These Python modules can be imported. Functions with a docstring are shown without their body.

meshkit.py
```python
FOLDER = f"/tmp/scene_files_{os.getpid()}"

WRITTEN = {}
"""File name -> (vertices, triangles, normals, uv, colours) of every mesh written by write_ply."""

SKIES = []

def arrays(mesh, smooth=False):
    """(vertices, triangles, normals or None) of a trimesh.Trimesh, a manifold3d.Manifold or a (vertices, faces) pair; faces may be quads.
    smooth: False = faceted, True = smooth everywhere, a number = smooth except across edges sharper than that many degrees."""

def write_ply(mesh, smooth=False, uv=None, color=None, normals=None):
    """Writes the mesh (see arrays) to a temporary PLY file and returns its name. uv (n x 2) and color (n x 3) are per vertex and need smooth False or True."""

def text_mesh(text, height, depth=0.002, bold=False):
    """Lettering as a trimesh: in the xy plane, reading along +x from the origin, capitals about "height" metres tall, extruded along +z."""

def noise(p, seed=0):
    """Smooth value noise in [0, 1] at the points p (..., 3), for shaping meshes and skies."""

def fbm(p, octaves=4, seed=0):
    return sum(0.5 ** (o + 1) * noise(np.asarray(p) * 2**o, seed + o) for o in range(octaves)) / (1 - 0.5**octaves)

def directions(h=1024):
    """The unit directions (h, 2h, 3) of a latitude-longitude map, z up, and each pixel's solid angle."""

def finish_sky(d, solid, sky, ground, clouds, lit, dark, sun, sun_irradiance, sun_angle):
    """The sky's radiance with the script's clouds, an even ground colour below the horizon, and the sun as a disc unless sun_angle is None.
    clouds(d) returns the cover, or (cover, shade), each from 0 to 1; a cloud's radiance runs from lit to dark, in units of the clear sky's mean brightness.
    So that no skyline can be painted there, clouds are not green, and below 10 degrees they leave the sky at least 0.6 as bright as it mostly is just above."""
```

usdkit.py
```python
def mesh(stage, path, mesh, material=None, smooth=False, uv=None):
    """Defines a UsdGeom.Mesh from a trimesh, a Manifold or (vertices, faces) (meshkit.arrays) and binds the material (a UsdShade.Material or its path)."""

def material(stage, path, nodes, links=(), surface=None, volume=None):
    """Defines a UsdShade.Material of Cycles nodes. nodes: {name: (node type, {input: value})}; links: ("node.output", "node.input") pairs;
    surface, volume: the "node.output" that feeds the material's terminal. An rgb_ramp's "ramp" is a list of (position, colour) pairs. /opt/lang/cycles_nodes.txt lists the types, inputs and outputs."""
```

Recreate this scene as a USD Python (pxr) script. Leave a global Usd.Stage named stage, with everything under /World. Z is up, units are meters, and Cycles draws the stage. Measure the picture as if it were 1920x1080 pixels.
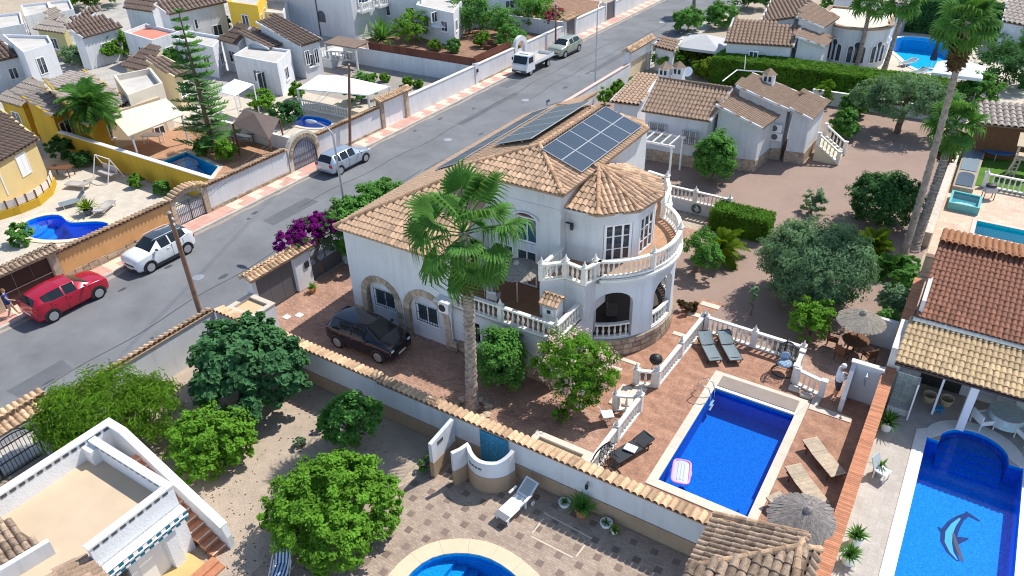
import math, random
import numpy as np
import trimesh, usdkit, meshkit
import manifold3d
from shapely.geometry import Polygon, box as sbox, Point, LineString
from shapely import contains_xy
from shapely.ops import unary_union
from pxr import Usd, UsdGeom, UsdLux, UsdShade, Gf, Sdf, Vt

stage = Usd.Stage.CreateInMemory()
UsdGeom.SetStageUpAxis(stage, "Z")
UsdGeom.Xform.Define(stage, "/World")
PI = math.pi
# ---------------------------------------------------------------- camera, sky, sun, exposure
CF, PITCH, ROLL, YAW, CH = 1403.74, 0.568773, -0.0300025, -0.580946, 22.0
_f = np.array([math.sin(YAW)*math.cos(PITCH), math.cos(YAW)*math.cos(PITCH), -math.sin(PITCH)])
_r = np.array([math.cos(YAW), -math.sin(YAW), 0.0]); _u = np.cross(_r, _f)
CR = math.cos(ROLL)*_r + math.sin(ROLL)*_u
CU = -math.sin(ROLL)*_r + math.cos(ROLL)*_u
CAM = np.array([0.0, 0.0, CH])
cam = UsdGeom.Camera.Define(stage, "/World/camera")
cam.CreateHorizontalApertureAttr(36.0); cam.CreateVerticalApertureAttr(20.25)
cam.CreateFocalLengthAttr(36.0*CF/1920)
cam.CreateClippingRangeAttr(Gf.Vec2f(0.1, 2000))
_m = np.eye(4); _m[0, :3] = CR; _m[1, :3] = CU; _m[2, :3] = -_f; _m[3, :3] = CAM
cam.AddTransformOp().Set(Gf.Matrix4d(_m.tolist()))
cam.CreateExposureAttr(0.3)
SUN = np.array([0.29, 0.69, 1.0]); SUN = SUN/np.linalg.norm(SUN)
SUN_EL = math.asin(SUN[2]); SUN_ROT = math.atan2(SUN[0], SUN[1])
dome = UsdLux.DomeLight.Define(stage, "/World/sky")
sky_m = usdkit.material(stage, "/World/Looks/sky", {
    "s": ("sky_texture", {"sky_type": "single_scattering", "sun_disc": False, "sun_elevation": SUN_EL, "sun_rotation": SUN_ROT, "altitude": 30.0, "air_density": 1.0, "aerosol_density": 0.6}),
    "b": ("background_shader", {"strength": 0.142})}, [("s.color", "b.color")], surface="b.background")
UsdShade.MaterialBindingAPI.Apply(dome.GetPrim()).Bind(sky_m)
dome.GetPrim().SetCustomDataByKey("kind", "structure")
sun = UsdLux.DistantLight.Define(stage, "/World/sun")
sun.CreateIntensityAttr(1.08); sun.CreateAngleAttr(0.53); sun.CreateColorAttr(Gf.Vec3f(1.0, 0.955, 0.885))
sun.GetPrim().CreateAttribute("inputs:normalize", Sdf.ValueTypeNames.Bool).Set(True)
_z = SUN; _x = np.cross([0, 0, 1.0], _z); _x /= np.linalg.norm(_x); _y = np.cross(_z, _x)
_m = np.eye(4); _m[0, :3] = _x; _m[1, :3] = _y; _m[2, :3] = _z; _m[3, :3] = SUN*120
sun.AddTransformOp().Set(Gf.Matrix4d(_m.tolist()))

# ---------------------------------------------------------------- measuring
def at(px, py, z=0.0):
    "the point at height z that the survey photograph shows at (px, py)"
    d = CR*(px-960)/CF - CU*(py-540)/CF + _f
    return CAM + d*((z-CH)/d[2])
def V(*a): return np.array(a, float)
def rng(seed): return np.random.default_rng(seed)

# ---------------------------------------------------------------- materials
MATS = {}
def pbr(name, col, rough=.7, var=.12, scale=1.5, fine=0.0, fscale=40.0, bump=0.0, bscale=60.0, stain=0.0, metal=0.0, island=0.0, spec=.5, tone=None, extra=None, coat=0.0, streak=0.0):
    """principled material: base colour with soft large noise, fine grain, stains, per-piece variation and bump"""
    if name in MATS: return MATS[name]
    c = np.array(col, float)
    n = {"g": ("geometry", {}), "p": ("principled_bsdf", {"roughness": rough, "metallic": metal, "specular_ior_level": spec if rough < .7 else min(spec, .18), "coat_weight": coat})}
    l = []
    t = np.array(tone if tone is not None else c*0.8, float)
    n["n1"] = ("noise_texture", {"scale": scale, "detail": 5.0, "roughness": .62}); l.append(("g.position", "n1.vector"))
    n["r1"] = ("rgb_ramp", {"ramp": [(.25, tuple(c*(1-var) if tone is None else t)), (.5, tuple(c)), (.75, tuple(np.minimum(c*(1+var), 1)))]}); l.append(("n1.fac", "r1.fac"))
    out = "r1.color"
    if fine:
        n["n2"] = ("noise_texture", {"scale": fscale, "detail": 3.0}); l.append(("g.position", "n2.vector"))
        n["r2"] = ("map_range", {"from_min": .3, "from_max": .7, "to_min": 1-fine, "to_max": 1+fine}); l.append(("n2.fac", "r2.value"))
        n["m2"] = ("vector_math", {"math_type": "scale"}); l += [(out, "m2.vector1"), ("r2.result", "m2.scale")]
        out = "m2.vector"
    if stain:
        n["n3"] = ("noise_texture", {"scale": .35, "detail": 8.0, "roughness": .7}); l.append(("g.position", "n3.vector"))
        n["r3"] = ("map_range", {"from_min": .42, "from_max": .68, "to_min": 1.0, "to_max": 1-stain, "clamp": True}); l.append(("n3.fac", "r3.value"))
        n["m3"] = ("vector_math", {"math_type": "scale"}); l += [(out, "m3.vector1"), ("r3.result", "m3.scale")]
        out = "m3.vector"
    if streak:
        n["mp5"] = ("mapping", {"scale": (2.6, 2.6, .22)}); n["n5"] = ("noise_texture", {"scale": 1.0, "detail": 6.0, "roughness": .7}); n["r5"] = ("map_range", {"from_min": .5, "from_max": .72, "to_min": 1.0, "to_max": 1-streak, "clamp": True}); n["m5"] = ("vector_math", {"math_type": "scale"})
        l += [("g.position", "mp5.vector"), ("mp5.vector", "n5.vector"), ("n5.fac", "r5.value"), (out, "m5.vector1"), ("r5.result", "m5.scale")]; out = "m5.vector"
    if island:
        n["oi"] = ("object_info", {}); n["ad"] = ("math", {"math_type": "add"}); l += [("oi.random", "ad.value1"), ("g.random_per_island", "ad.value2")]
        n["fr"] = ("math", {"math_type": "fraction"}); l.append(("ad.value", "fr.value1"))
        n["r4"] = ("map_range", {"from_min": 0.0, "from_max": 1.0, "to_min": 1-island, "to_max": 1+island*.7}); l.append(("fr.value", "r4.value"))
        n["m4"] = ("vector_math", {"math_type": "scale"}); l += [(out, "m4.vector1"), ("r4.result", "m4.scale")]
        out = "m4.vector"
    l.append((out, "p.base_color"))
    if bump:
        n["nb"] = ("noise_texture", {"scale": bscale, "detail": 4.0}); l.append(("g.position", "nb.vector"))
        n["b"] = ("bump", {"strength": min(1.0, bump), "distance": .02}); l += [("nb.fac", "b.height"), ("b.normal", "p.normal")]
    MATS[name] = usdkit.material(stage, "/World/Looks/"+name, n, l, surface="p.BSDF")
    return MATS[name]

def leafmat(name, cols, trans=.26, rough=.55):
    """foliage: colour per leaf from a ramp, a little light through the leaf"""
    if name in MATS: return MATS[name]
    k = len(cols)
    n = {"g": ("geometry", {}), "r": ("rgb_ramp", {"ramp": [(i/(k-1), tuple(c)) for i, c in enumerate(cols)]}),
         "n": ("noise_texture", {"scale": 1.3, "detail": 3.0}), "mr": ("map_range", {"from_min": .3, "from_max": .7, "to_min": .72, "to_max": 1.3}),
         "sc": ("vector_math", {"math_type": "scale"}), "p": ("principled_bsdf", {"roughness": .7, "specular_ior_level": .12}),
         "t": ("translucent_bsdf", {}), "ty": ("vector_math", {"math_type": "multiply", "vector2": (1.75, 1.6, 1.0)}), "mx": ("mix_closure", {"fac": trans})}
    l = [("g.random_per_island", "r.fac"), ("g.position", "n.vector"), ("n.fac", "mr.value"), ("r.color", "sc.vector1"), ("mr.result", "sc.scale"),
         ("sc.vector", "p.base_color"), ("sc.vector", "ty.vector1"), ("ty.vector", "t.color"), ("p.BSDF", "mx.closure1"), ("t.BSDF", "mx.closure2")]
    MATS[name] = usdkit.material(stage, "/World/Looks/"+name, n, l, surface="mx.closure")
    return MATS[name]

def panemat(name, tint=(.03, .04, .05), clear=.25, rough=.05):
    """window glass: mostly dark room behind it and a reflection"""
    if name in MATS: return MATS[name]
    n = {"f": ("fresnel", {"IOR": 1.5}), "t": ("transparent_bsdf", {"color": (.75, .8, .8)}), "d": ("diffuse_bsdf", {"color": tint}), "m0": ("mix_closure", {"fac": 1-clear}),
         "gl": ("glossy_bsdf", {"color": (1, 1, 1), "roughness": rough}), "m": ("mix_closure", {})}
    MATS[name] = usdkit.material(stage, "/World/Looks/"+name, n, [("t.BSDF", "m0.closure1"), ("d.BSDF", "m0.closure2"), ("f.fac", "m.fac"), ("m0.closure", "m.closure1"), ("gl.BSDF", "m.closure2")], surface="m.closure")
    return MATS[name]

def watermat(name, tint):
    if name in MATS: return MATS[name]
    n = {"g": ("geometry", {}), "nz": ("noise_texture", {"scale": 3.2, "detail": 3.0, "distortion": .6}), "b": ("bump", {"strength": .10, "distance": .02}), "f": ("fresnel", {"IOR": 1.3}),
         "t": ("transparent_bsdf", {"color": tint}), "gl": ("glossy_bsdf", {"color": (1, 1, 1), "roughness": .008}), "m": ("mix_closure", {})}
    l = [("g.position", "nz.vector"), ("nz.fac", "b.height"), ("b.normal", "gl.normal"), ("b.normal", "f.normal"), ("f.fac", "m.fac"), ("t.BSDF", "m.closure1"), ("gl.BSDF", "m.closure2")]
    MATS[name] = usdkit.material(stage, "/World/Looks/"+name, n, l, surface="m.closure")
    return MATS[name]

def poolmat(name, col, grid=28.0, caustic=.35):
    """glass mosaic: small squares that vary, faint dancing light drawn by a voronoi pattern in the glaze"""
    if name in MATS: return MATS[name]
    c = np.array(col, float)
    n = {"g": ("geometry", {}), "sn": ("vector_math", {"math_type": "snap", "vector2": (1/grid, 1/grid, 1/grid)}), "w": ("white_noise_texture", {"dimensions": "3D"}),
         "r": ("rgb_ramp", {"ramp": [(0, tuple(c*.72)), (.6, tuple(c)), (1, tuple(np.minimum(c*1.22+.005, 1)))]}),
         "p": ("principled_bsdf", {"roughness": .7, "specular_ior_level": .03})}
    l = [("g.position", "sn.vector1"), ("sn.vector", "w.vector"), ("w.value", "r.fac"), ("r.color", "p.base_color")]
    MATS[name] = usdkit.material(stage, "/World/Looks/"+name, n, l, surface="p.BSDF")
    return MATS[name]

def pavemat(name, cols, mortar, bw, rh, scale=1.0, rot=0.0, msize=.012, bump=.3, noise=.25, rough=.8, offset=.5, nscale=1.2):
    """laid paving: a brick or tile course with varied stones, joints and large uneven tone"""
    if name in MATS: return MATS[name]
    n = {"g": ("geometry", {}), "mp": ("mapping", {"rotation": (0, 0, rot), "scale": (scale, scale, scale)}),
         "bt": ("brick_texture", {"scale": 1.0, "brick_width": bw, "row_height": rh, "mortar_size": msize, "color1": cols[0], "color2": cols[1], "mortar": mortar, "bias": 0.0, "offset": offset, "mortar_smooth": .3}),
         "n": ("noise_texture", {"scale": nscale, "detail": 7.0, "roughness": .68}), "mr": ("map_range", {"from_min": .3, "from_max": .7, "to_min": 1-noise, "to_max": 1+noise}),
         "n2": ("noise_texture", {"scale": 14.0, "detail": 4.0}), "mr2": ("map_range", {"from_min": .3, "from_max": .7, "to_min": 1-noise*.7, "to_max": 1+noise*.7}), "mu": ("math", {"math_type": "multiply"}),
         "sc": ("vector_math", {"math_type": "scale"}), "p": ("principled_bsdf", {"roughness": rough, "specular_ior_level": .12}), "b": ("bump", {"strength": bump, "distance": .01, "invert": True})}
    l = [("g.position", "mp.vector"), ("mp.vector", "bt.vector"), ("g.position", "n.vector"), ("g.position", "n2.vector"), ("n.fac", "mr.value"), ("n2.fac", "mr2.value"), ("mr.result", "mu.value1"), ("mr2.result", "mu.value2"),
         ("bt.color", "sc.vector1"), ("mu.value", "sc.scale"), ("sc.vector", "p.base_color"), ("bt.fac", "b.height"), ("b.normal", "p.normal")]
    MATS[name] = usdkit.material(stage, "/World/Looks/"+name, n, l, surface="p.BSDF")
    return MATS[name]

# ---------------------------------------------------------------- scene tree
_cnt = {}; ORG = {}
def numbered(parent, name):
    k = parent+"/"+name; c = _cnt.get(k, 0); _cnt[k] = c+1
    return k if c == 0 else "%s_%03d" % (k, c)
def tag(path, label=None, cat=None, group=None, kind=None):
    p = stage.GetPrimAtPath(path)
    for k, v in (("label", label), ("category", cat), ("group", group), ("kind", kind)):
        if v: p.SetCustomDataByKey(k, v)
    return path
def thing(name, label, cat, group=None, loc=(0, 0, 0), rot=None, scale=None):
    """an Xform at the thing's base. rot None: its parts are given in world coordinates; else (degrees) in its own"""
    path = numbered("/World", name); x = UsdGeom.Xform.Define(stage, path)
    loc = np.array(loc, float); x.AddTranslateOp().Set(Gf.Vec3d(*map(float, loc)))
    if rot is not None: x.AddRotateZOp().Set(float(rot))
    if scale is not None: x.AddScaleOp().Set(Gf.Vec3f(*(float(s) for s in (scale if np.ndim(scale) else (scale,)*3))))
    ORG[path] = loc if rot is None else None
    return tag(path, label, cat, group)
def define(path, mesh, mat, smooth=False):
    usdkit.mesh(stage, path, mesh, mat, smooth=smooth); return path
def part(parent, name, mesh, mat, label=None, smooth=False, kind=None):
    path = numbered(parent, name); root = "/".join(parent.split("/")[:3]); o = ORG.get(root)
    v, f = arr(mesh)
    if o is not None: v = v - o
    define(path, (v, f), mat, smooth)
    if label or kind: tag(path, label, None, None, kind)
    return path
def solo(name, mesh, mat, label=None, cat=None, group=None, kind=None, smooth=False):
    path = numbered("/World", name); v, f = arr(mesh); ORG[path] = np.zeros(3)
    define(path, (v, f), mat, smooth); return tag(path, label, cat, group, kind)
def copy(src, loc, rot, label=None, group=None, scale=None):
    name = src.split("/")[-1].rstrip("0123456789").rstrip("_") if src[-1].isdigit() else src.split("/")[-1]
    path = numbered("/World", name); x = UsdGeom.Xform.Define(stage, path); p = x.GetPrim()
    p.GetReferences().AddInternalReference(src); was = stage.GetPrimAtPath(src).GetCustomData()
    p.GetAttribute("xformOp:translate").Set(Gf.Vec3d(*map(float, loc))); p.GetAttribute("xformOp:rotateZ").Set(float(rot))
    if scale is not None: p.GetAttribute("xformOp:scale").Set(Gf.Vec3f(*(float(k) for k in (scale if np.ndim(scale) else (scale,)*3))))
    x.GetPrim().SetInstanceable(True)
    return tag(path, label or was.get("label"), was.get("category"), group or was.get("group"))

# ---------------------------------------------------------------- shapes
def arr(m):
    if hasattr(m, "to_mesh"):
        q = m.to_mesh(); return np.array(q.vert_properties[:, :3], float), np.array(q.tri_verts)
    if isinstance(m, B): return m.get()
    if isinstance(m, (tuple, list)):
        v, f = np.asarray(m[0], float), np.asarray(m[1], int)
        if f.shape[1] == 4: f = np.vstack([f[:, [0, 1, 2]], f[:, [0, 2, 3]]])
        return v, f
    return np.array(m.vertices, float), np.array(m.faces)
BOXF = np.array([[0, 2, 3], [0, 3, 1], [4, 5, 7], [4, 7, 6], [0, 1, 5], [0, 5, 4], [2, 6, 7], [2, 7, 3], [0, 4, 6], [0, 6, 2], [1, 3, 7], [1, 7, 5]])
class B:
    "collects shapes into one mesh"
    def __init__(s): s.v = []; s.f = []; s.n = 0
    def add(s, m):
        v, f = arr(m); s.v.append(v); s.f.append(np.asarray(f)+s.n); s.n += len(v); return s
    def get(s): return (np.vstack(s.v), np.vstack(s.f)) if s.v else (np.zeros((0, 3)), np.zeros((0, 3), int))
    def bx(s, x0, x1, y0, y1, z0, z1): return s.add(bx(x0, x1, y0, y1, z0, z1))
    def bar(s, a, b, w, h=None, up=(0, 0, 1)): return s.add(bar(a, b, w, h, up))
    def tube(s, pts, r, n=6): return s.add(tube(pts, r, n))
def bx(x0, x1, y0, y1, z0, z1):
    x0, x1 = sorted((x0, x1)); y0, y1 = sorted((y0, y1)); z0, z1 = sorted((z0, z1))
    return np.array([[x, y, z] for z in (z0, z1) for y in (y0, y1) for x in (x0, x1)], float), BOXF
def rbx(x0, x1, y0, y1, z0, z1, r=.02):
    "box with chamfered edges (hull)"
    x0, x1 = sorted((x0, x1)); y0, y1 = sorted((y0, y1)); z0, z1 = sorted((z0, z1)); r = min(r, (x1-x0)/2.2, (y1-y0)/2.2, (z1-z0)/2.2)
    p = []
    for x, sx in ((x0, 1), (x1, -1)):
        for y, sy in ((y0, 1), (y1, -1)):
            for z, sz in ((z0, 1), (z1, -1)):
                p += [[x+sx*r, y+sy*r, z], [x+sx*r, y, z+sz*r], [x, y+sy*r, z+sz*r]]
    h = trimesh.convex.convex_hull(np.array(p)); return np.array(h.vertices), np.array(h.faces)
def bar(a, b, w, h=None, up=(0, 0, 1)):
    a, b = np.array(a, float), np.array(b, float); h = w if h is None else h
    d = b-a; L = np.linalg.norm(d); d /= L; u = np.array(up, float)
    if abs(d@u) > .98: u = np.array([1.0, 0, 0])
    s = np.cross(d, u); s /= np.linalg.norm(s); u = np.cross(s, d)
    v, f = bx(-w/2, w/2, 0, L, -h/2, h/2)
    return a + v[:, :1]*s + v[:, 1:2]*d + v[:, 2:]*u, f
def tube(pts, r, n=6):
    p = np.array(pts, float); r = np.broadcast_to(np.array(r, float), (len(p),))
    t = np.gradient(p, axis=0); t /= np.linalg.norm(t, axis=1, keepdims=True)+1e-9
    ref = np.array([0, 0, 1.0]) if abs(t[:, 2]).mean() < .8 else np.array([1.0, 0, 0])
    a = np.cross(t, ref); a /= np.linalg.norm(a, axis=1, keepdims=True)+1e-9; b = np.cross(t, a)
    an = np.arange(n)*2*PI/n
    v = p[:, None]+r[:, None, None]*(np.cos(an)[None, :, None]*a[:, None]+np.sin(an)[None, :, None]*b[:, None])
    v = np.vstack([v.reshape(-1, 3), p[0], p[-1]]); F = []
    for i in range(len(p)-1):
        for j in range(n):
            q = [i*n+j, i*n+(j+1) % n, (i+1)*n+(j+1) % n, (i+1)*n+j]; F += [[q[0], q[2], q[1]], [q[0], q[3], q[2]]]
    c0, c1 = len(p)*n, len(p)*n+1; e = (len(p)-1)*n
    for j in range(n): F += [[c0, j, (j+1) % n], [c1, e+(j+1) % n, e+j]]
    return v, np.array(F)
def lathe(prof, n=12, loc=(0, 0, 0), sx=1, sy=1):
    "prof: (radius, z) from bottom to top"
    p = np.array(prof, float); an = np.arange(n)*2*PI/n
    v = np.stack([p[:, None, 0]*np.cos(an)*sx, p[:, None, 0]*np.sin(an)*sy, np.broadcast_to(p[:, None, 1], (len(p), n))], -1).reshape(-1, 3)
    F = []
    for i in range(len(p)-1):
        for j in range(n):
            q = [i*n+j, i*n+(j+1) % n, (i+1)*n+(j+1) % n, (i+1)*n+j]; F += [[q[0], q[1], q[2]], [q[0], q[2], q[3]]]
    v = np.vstack([v, [0, 0, p[0, 1]], [0, 0, p[-1, 1]]]); c0, c1 = len(v)-2, len(v)-1; e = (len(p)-1)*n
    for j in range(n): F += [[c0, (j+1) % n, j], [c1, e+j, e+(j+1) % n]]
    return v+np.array(loc, float), np.array(F)
def prism(poly, z0, z1):
    "upright prism over a 2D outline (list of points or shapely polygon)"
    P = poly if hasattr(poly, "exterior") else Polygon(poly)
    m = trimesh.creation.extrude_polygon(P, z1-z0); v = np.array(m.vertices); v[:, 2] += z0; return v, np.array(m.faces)
def sheet(poly, z):
    P = poly if hasattr(poly, "exterior") else Polygon(poly)
    v, f = trimesh.creation.triangulate_polygon(P); v = np.column_stack([v, np.full(len(v), z)])
    a = v[f]; s = np.cross(a[:, 1]-a[:, 0], a[:, 2]-a[:, 0])[:, 2] < 0; f = np.array(f); f[s] = f[s][:, ::-1]; return v, f
def face3(pts):
    "flat polygon in space as a thin fan (convex)"
    p = np.array(pts, float); return p, np.array([[0, i, i+1] for i in range(1, len(p)-1)])
def slab3(pts, t):
    "flat convex polygon in space with thickness t below it (measured straight down)"
    p = np.array(pts, float); n = len(p)
    a = np.cross(p[1]-p[0], p[2]-p[0])
    if a[2] < 0: p = p[::-1]
    q = p-np.array([0, 0, t]); F = [[0, i, i+1] for i in range(1, n-1)]+[[n, n+i+1, n+i] for i in range(1, n-1)]
    for i in range(n):
        j = (i+1) % n; F += [[i, n+i, n+j], [i, n+j, j]]
    return np.vstack([p, q]), np.array(F)
def loft(rings, close=True, caps=True):
    r = np.array(rings, float); k, n = r.shape[:2]; F = []
    for i in range(k-1):
        for j in range(n if close else n-1):
            a, b, c, d = i*n+j, i*n+(j+1) % n, (i+1)*n+(j+1) % n, (i+1)*n+j; F += [[a, b, c], [a, c, d]]
    v = r.reshape(-1, 3)
    if caps:
        v = np.vstack([v, r[0].mean(0), r[-1].mean(0)]); c0, c1 = len(v)-2, len(v)-1
        for j in range(n): F += [[c0, (j+1) % n, j], [c1, (k-1)*n+j, (k-1)*n+(j+1) % n]]
    return v, np.array(F)
def xf(m, loc=(0, 0, 0), rz=0.0, s=1.0):
    v, f = arr(m); c, n = math.cos(rz), math.sin(rz); v = v*s
    return np.column_stack([v[:, 0]*c-v[:, 1]*n, v[:, 0]*n+v[:, 1]*c, v[:, 2]])+np.array(loc, float), f
def frame_xf(m, o, x, y, z):
    v, f = arr(m); return np.array(o)+v[:, :1]*np.array(x)+v[:, 1:2]*np.array(y)+v[:, 2:]*np.array(z), f
def panel(p0, p1, z0, z1, holes=(), t=.2):
    "wall from p0 to p1 (outer face on that line, body to the left of the direction p0->p1), with openings given as shapely polygons in (s, z)"
    p0, p1 = np.array(p0[:2], float), np.array(p1[:2], float); L = np.linalg.norm(p1-p0); d = (p1-p0)/L; nrm = np.array([-d[1], d[0]])
    P = sbox(0, z0, L, z1)
    for h in holes: P = P.difference(h)
    o = B()
    for g in ([P] if hasattr(P, "exterior") else list(P.geoms)):
        m = trimesh.creation.extrude_polygon(g, t); v = np.array(m.vertices)
        w = np.column_stack([p0[0]+v[:, 0]*d[0]+v[:, 2]*nrm[0], p0[1]+v[:, 0]*d[1]+v[:, 2]*nrm[1], v[:, 1]])
        o.add((w, np.array(m.faces)[:, ::-1]))
    return o
def archpoly(s0, s1, z0, z1, rise=None, n=14):
    "opening with an arched head; rise None: half round"
    w = (s1-s0)/2; c = (s0+s1)/2; rise = w if rise is None else rise; zs = z1-rise
    a = np.linspace(0, PI, n); return Polygon([(s0, z0), (s1, z0)]+[(c+w*math.cos(t), zs+rise*math.sin(t)) for t in a])

# ---------------------------------------------------------------- pieces: tiles, caps, balusters
def tile_mesh(p, row, kind="barrel"):
    n = 6; x = np.linspace(-p/2, p/2, n)
    if kind == "barrel": z = p*.30*np.array([-.25, .55, .95, .95, .55, -.25])
    else: z = p*.16*np.array([.1, -.25, -.15, .5, .8, .25])
    lo = np.column_stack([x, np.full(n, -row*.06), z+row*.085]); hi = np.column_stack([x*.93, np.full(n, row*1.02), z])
    bt = lo-np.array([0, -.01, row*.085]); v = np.vstack([lo, hi, bt]); F = []
    for i in range(n-1):
        F += [[i, i+1, n+i+1], [i, n+i+1, n+i], [2*n+i, 2*n+i+1, i+1], [2*n+i, i+1, i]]
    return v, np.array(F)
def emit_pieces(parent, name, base, frames, mat, most=300, stuffname=None):
    """frames: list of (origin, x, y, z). The nearest ones become parts of their own, the rest one part"""
    if not frames: return
    v0, f0 = base; fr = sorted(frames, key=lambda q: np.linalg.norm(np.array(q[0])-CAM))
    for o, x, y, z in fr[:most]:
        part(parent, name, (np.array(o)+v0[:, :1]*x+v0[:, 1:2]*y+v0[:, 2:]*z, f0), mat)
    if len(fr) > most:
        b = B()
        for o, x, y, z in fr[most:]: b.add((np.array(o)+v0[:, :1]*x+v0[:, 1:2]*y+v0[:, 2:]*z, f0))
        part(parent, stuffname or name+"s", b, mat, kind="stuff")
def roof(parent, pts, mat, under, pitch=.3, row=.4, most=0, name="roof", thick=.1, kind="barrel", seed=1, over=0.0):
    """a tiled roof plane. pts: outline in space, the first edge is the eave; returns the path of the roof part"""
    P = np.array(pts, float); u = P[1]-P[0]; u /= np.linalg.norm(u)
    n = np.cross(u, P[2]-P[0]); n /= np.linalg.norm(n)
    if n[2] < 0: n = -n
    v = np.cross(n, u)
    if v[2] < 0: v = -v
    if np.cross(u, v)@n < 0: u = -u
    r = part(parent, name, slab3(P-n*.02, thick), under)
    q = np.column_stack([(P-P[0])@u, (P-P[0])@v]); poly = Polygon(q).buffer(.02)
    x0, y0, x1, y1 = poly.bounds; nx = max(1, round((x1-x0)/pitch)); px = (x1-x0)/nx
    g = rng(seed); fr = []
    for j in range(int((y1-y0)/row)+1):
        for i in range(nx):
            cx, cy = x0+(i+.5)*px, y0+j*row
            if poly.contains(Point(cx, min(cy+row*.45, y1-.01))):
                a = g.normal(0, .012); fr.append((P[0]+u*(cx+g.normal(0, .004))+v*(cy+g.normal(0, .006))+n*(.01+g.uniform(0, .008)), u*math.cos(a)+v*math.sin(a), v*math.cos(a)-u*math.sin(a), n))
    emit_pieces(r, "tile", tile_mesh(px*1.0, row, kind), fr, mat, most, "tiles")
    return r
def ridge(parent, a, b, mat, r=.13, seg=.42, parts=True, name="ridge_tile"):
    a, b = np.array(a, float), np.array(b, float); L = np.linalg.norm(b-a); n = max(1, round(L/seg)); d = (b-a)/L
    s = np.cross(d, [0, 0, 1.0]); s /= np.linalg.norm(s); up = np.cross(s, d); al = np.linspace(-.15, PI+.15, 7)
    bb = B()
    for i in range(n):
        p, q = a+d*(L*i/n-.02), a+d*(L*(i+1)/n+.03); R = []
        for o, rr in ((p, r*1.0), (q, r*.86)): R.append([o+s*rr*math.cos(t)+up*(rr*math.sin(t)-.02) for t in al])
        inn = [[x-up*.02 for x in R[0]], R[0], R[1]]
        m = loft(inn, close=False, caps=False)
        if parts: part(parent, name, m, mat)
        else: bb.add(m)
    if not parts: part(parent, name+"s", bb, mat, kind="stuff")
def cap_tiles(parent, a, b, mat, width=.5, pitch=.25, tilt=0.0, z=None, most=300, both=False, side=1, name="cap_tile"):
    """a wall top of barrel tiles laid across the wall from a to b; tilt: slope across (to the left positive)"""
    a, b = np.array(a, float), np.array(b, float); L = np.linalg.norm(b-a); n = max(1, round(L/pitch)); d = (b-a)/L; px = L/n
    s = np.cross([0, 0, 1.0], d); g = rng(int(L*1000) % 9973); fr = []; base = None
    for i in range(n):
        c = a+d*(i+.5)*px+V(0, 0, g.uniform(0, .012))
        for w, sg in (((width/2, 1), (width/2, -1)) if both else ((width, side),)):
            y = (-sg*s)*math.cos(.45 if both else tilt)+V(0, 0, math.sin(.45 if both else tilt)); x = np.cross(y, V(0, 0, 1.0)); x /= np.linalg.norm(x); zz = np.cross(x, y)
            o = c+sg*s*(w if both else width/2) - V(0, 0, w*math.sin(.45) if both else width/2*math.sin(tilt))
            fr.append((o, x, y, zz))
    emit_pieces(parent, name, tile_mesh(px*1.02, (width/2 if both else width)*1.0, "barrel"), fr, mat, most, name+"s")
BAL = [(.055, 0), (.055, .05), (.03, .08), (.045, .16), (.07, .27), (.045, .42), (.028, .52), (.05, .56), (.05, .62)]
def baluster(h, n=8): p = np.array(BAL); p = p.copy(); p[:, 1] *= h/.62; return lathe(p, n)
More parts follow.
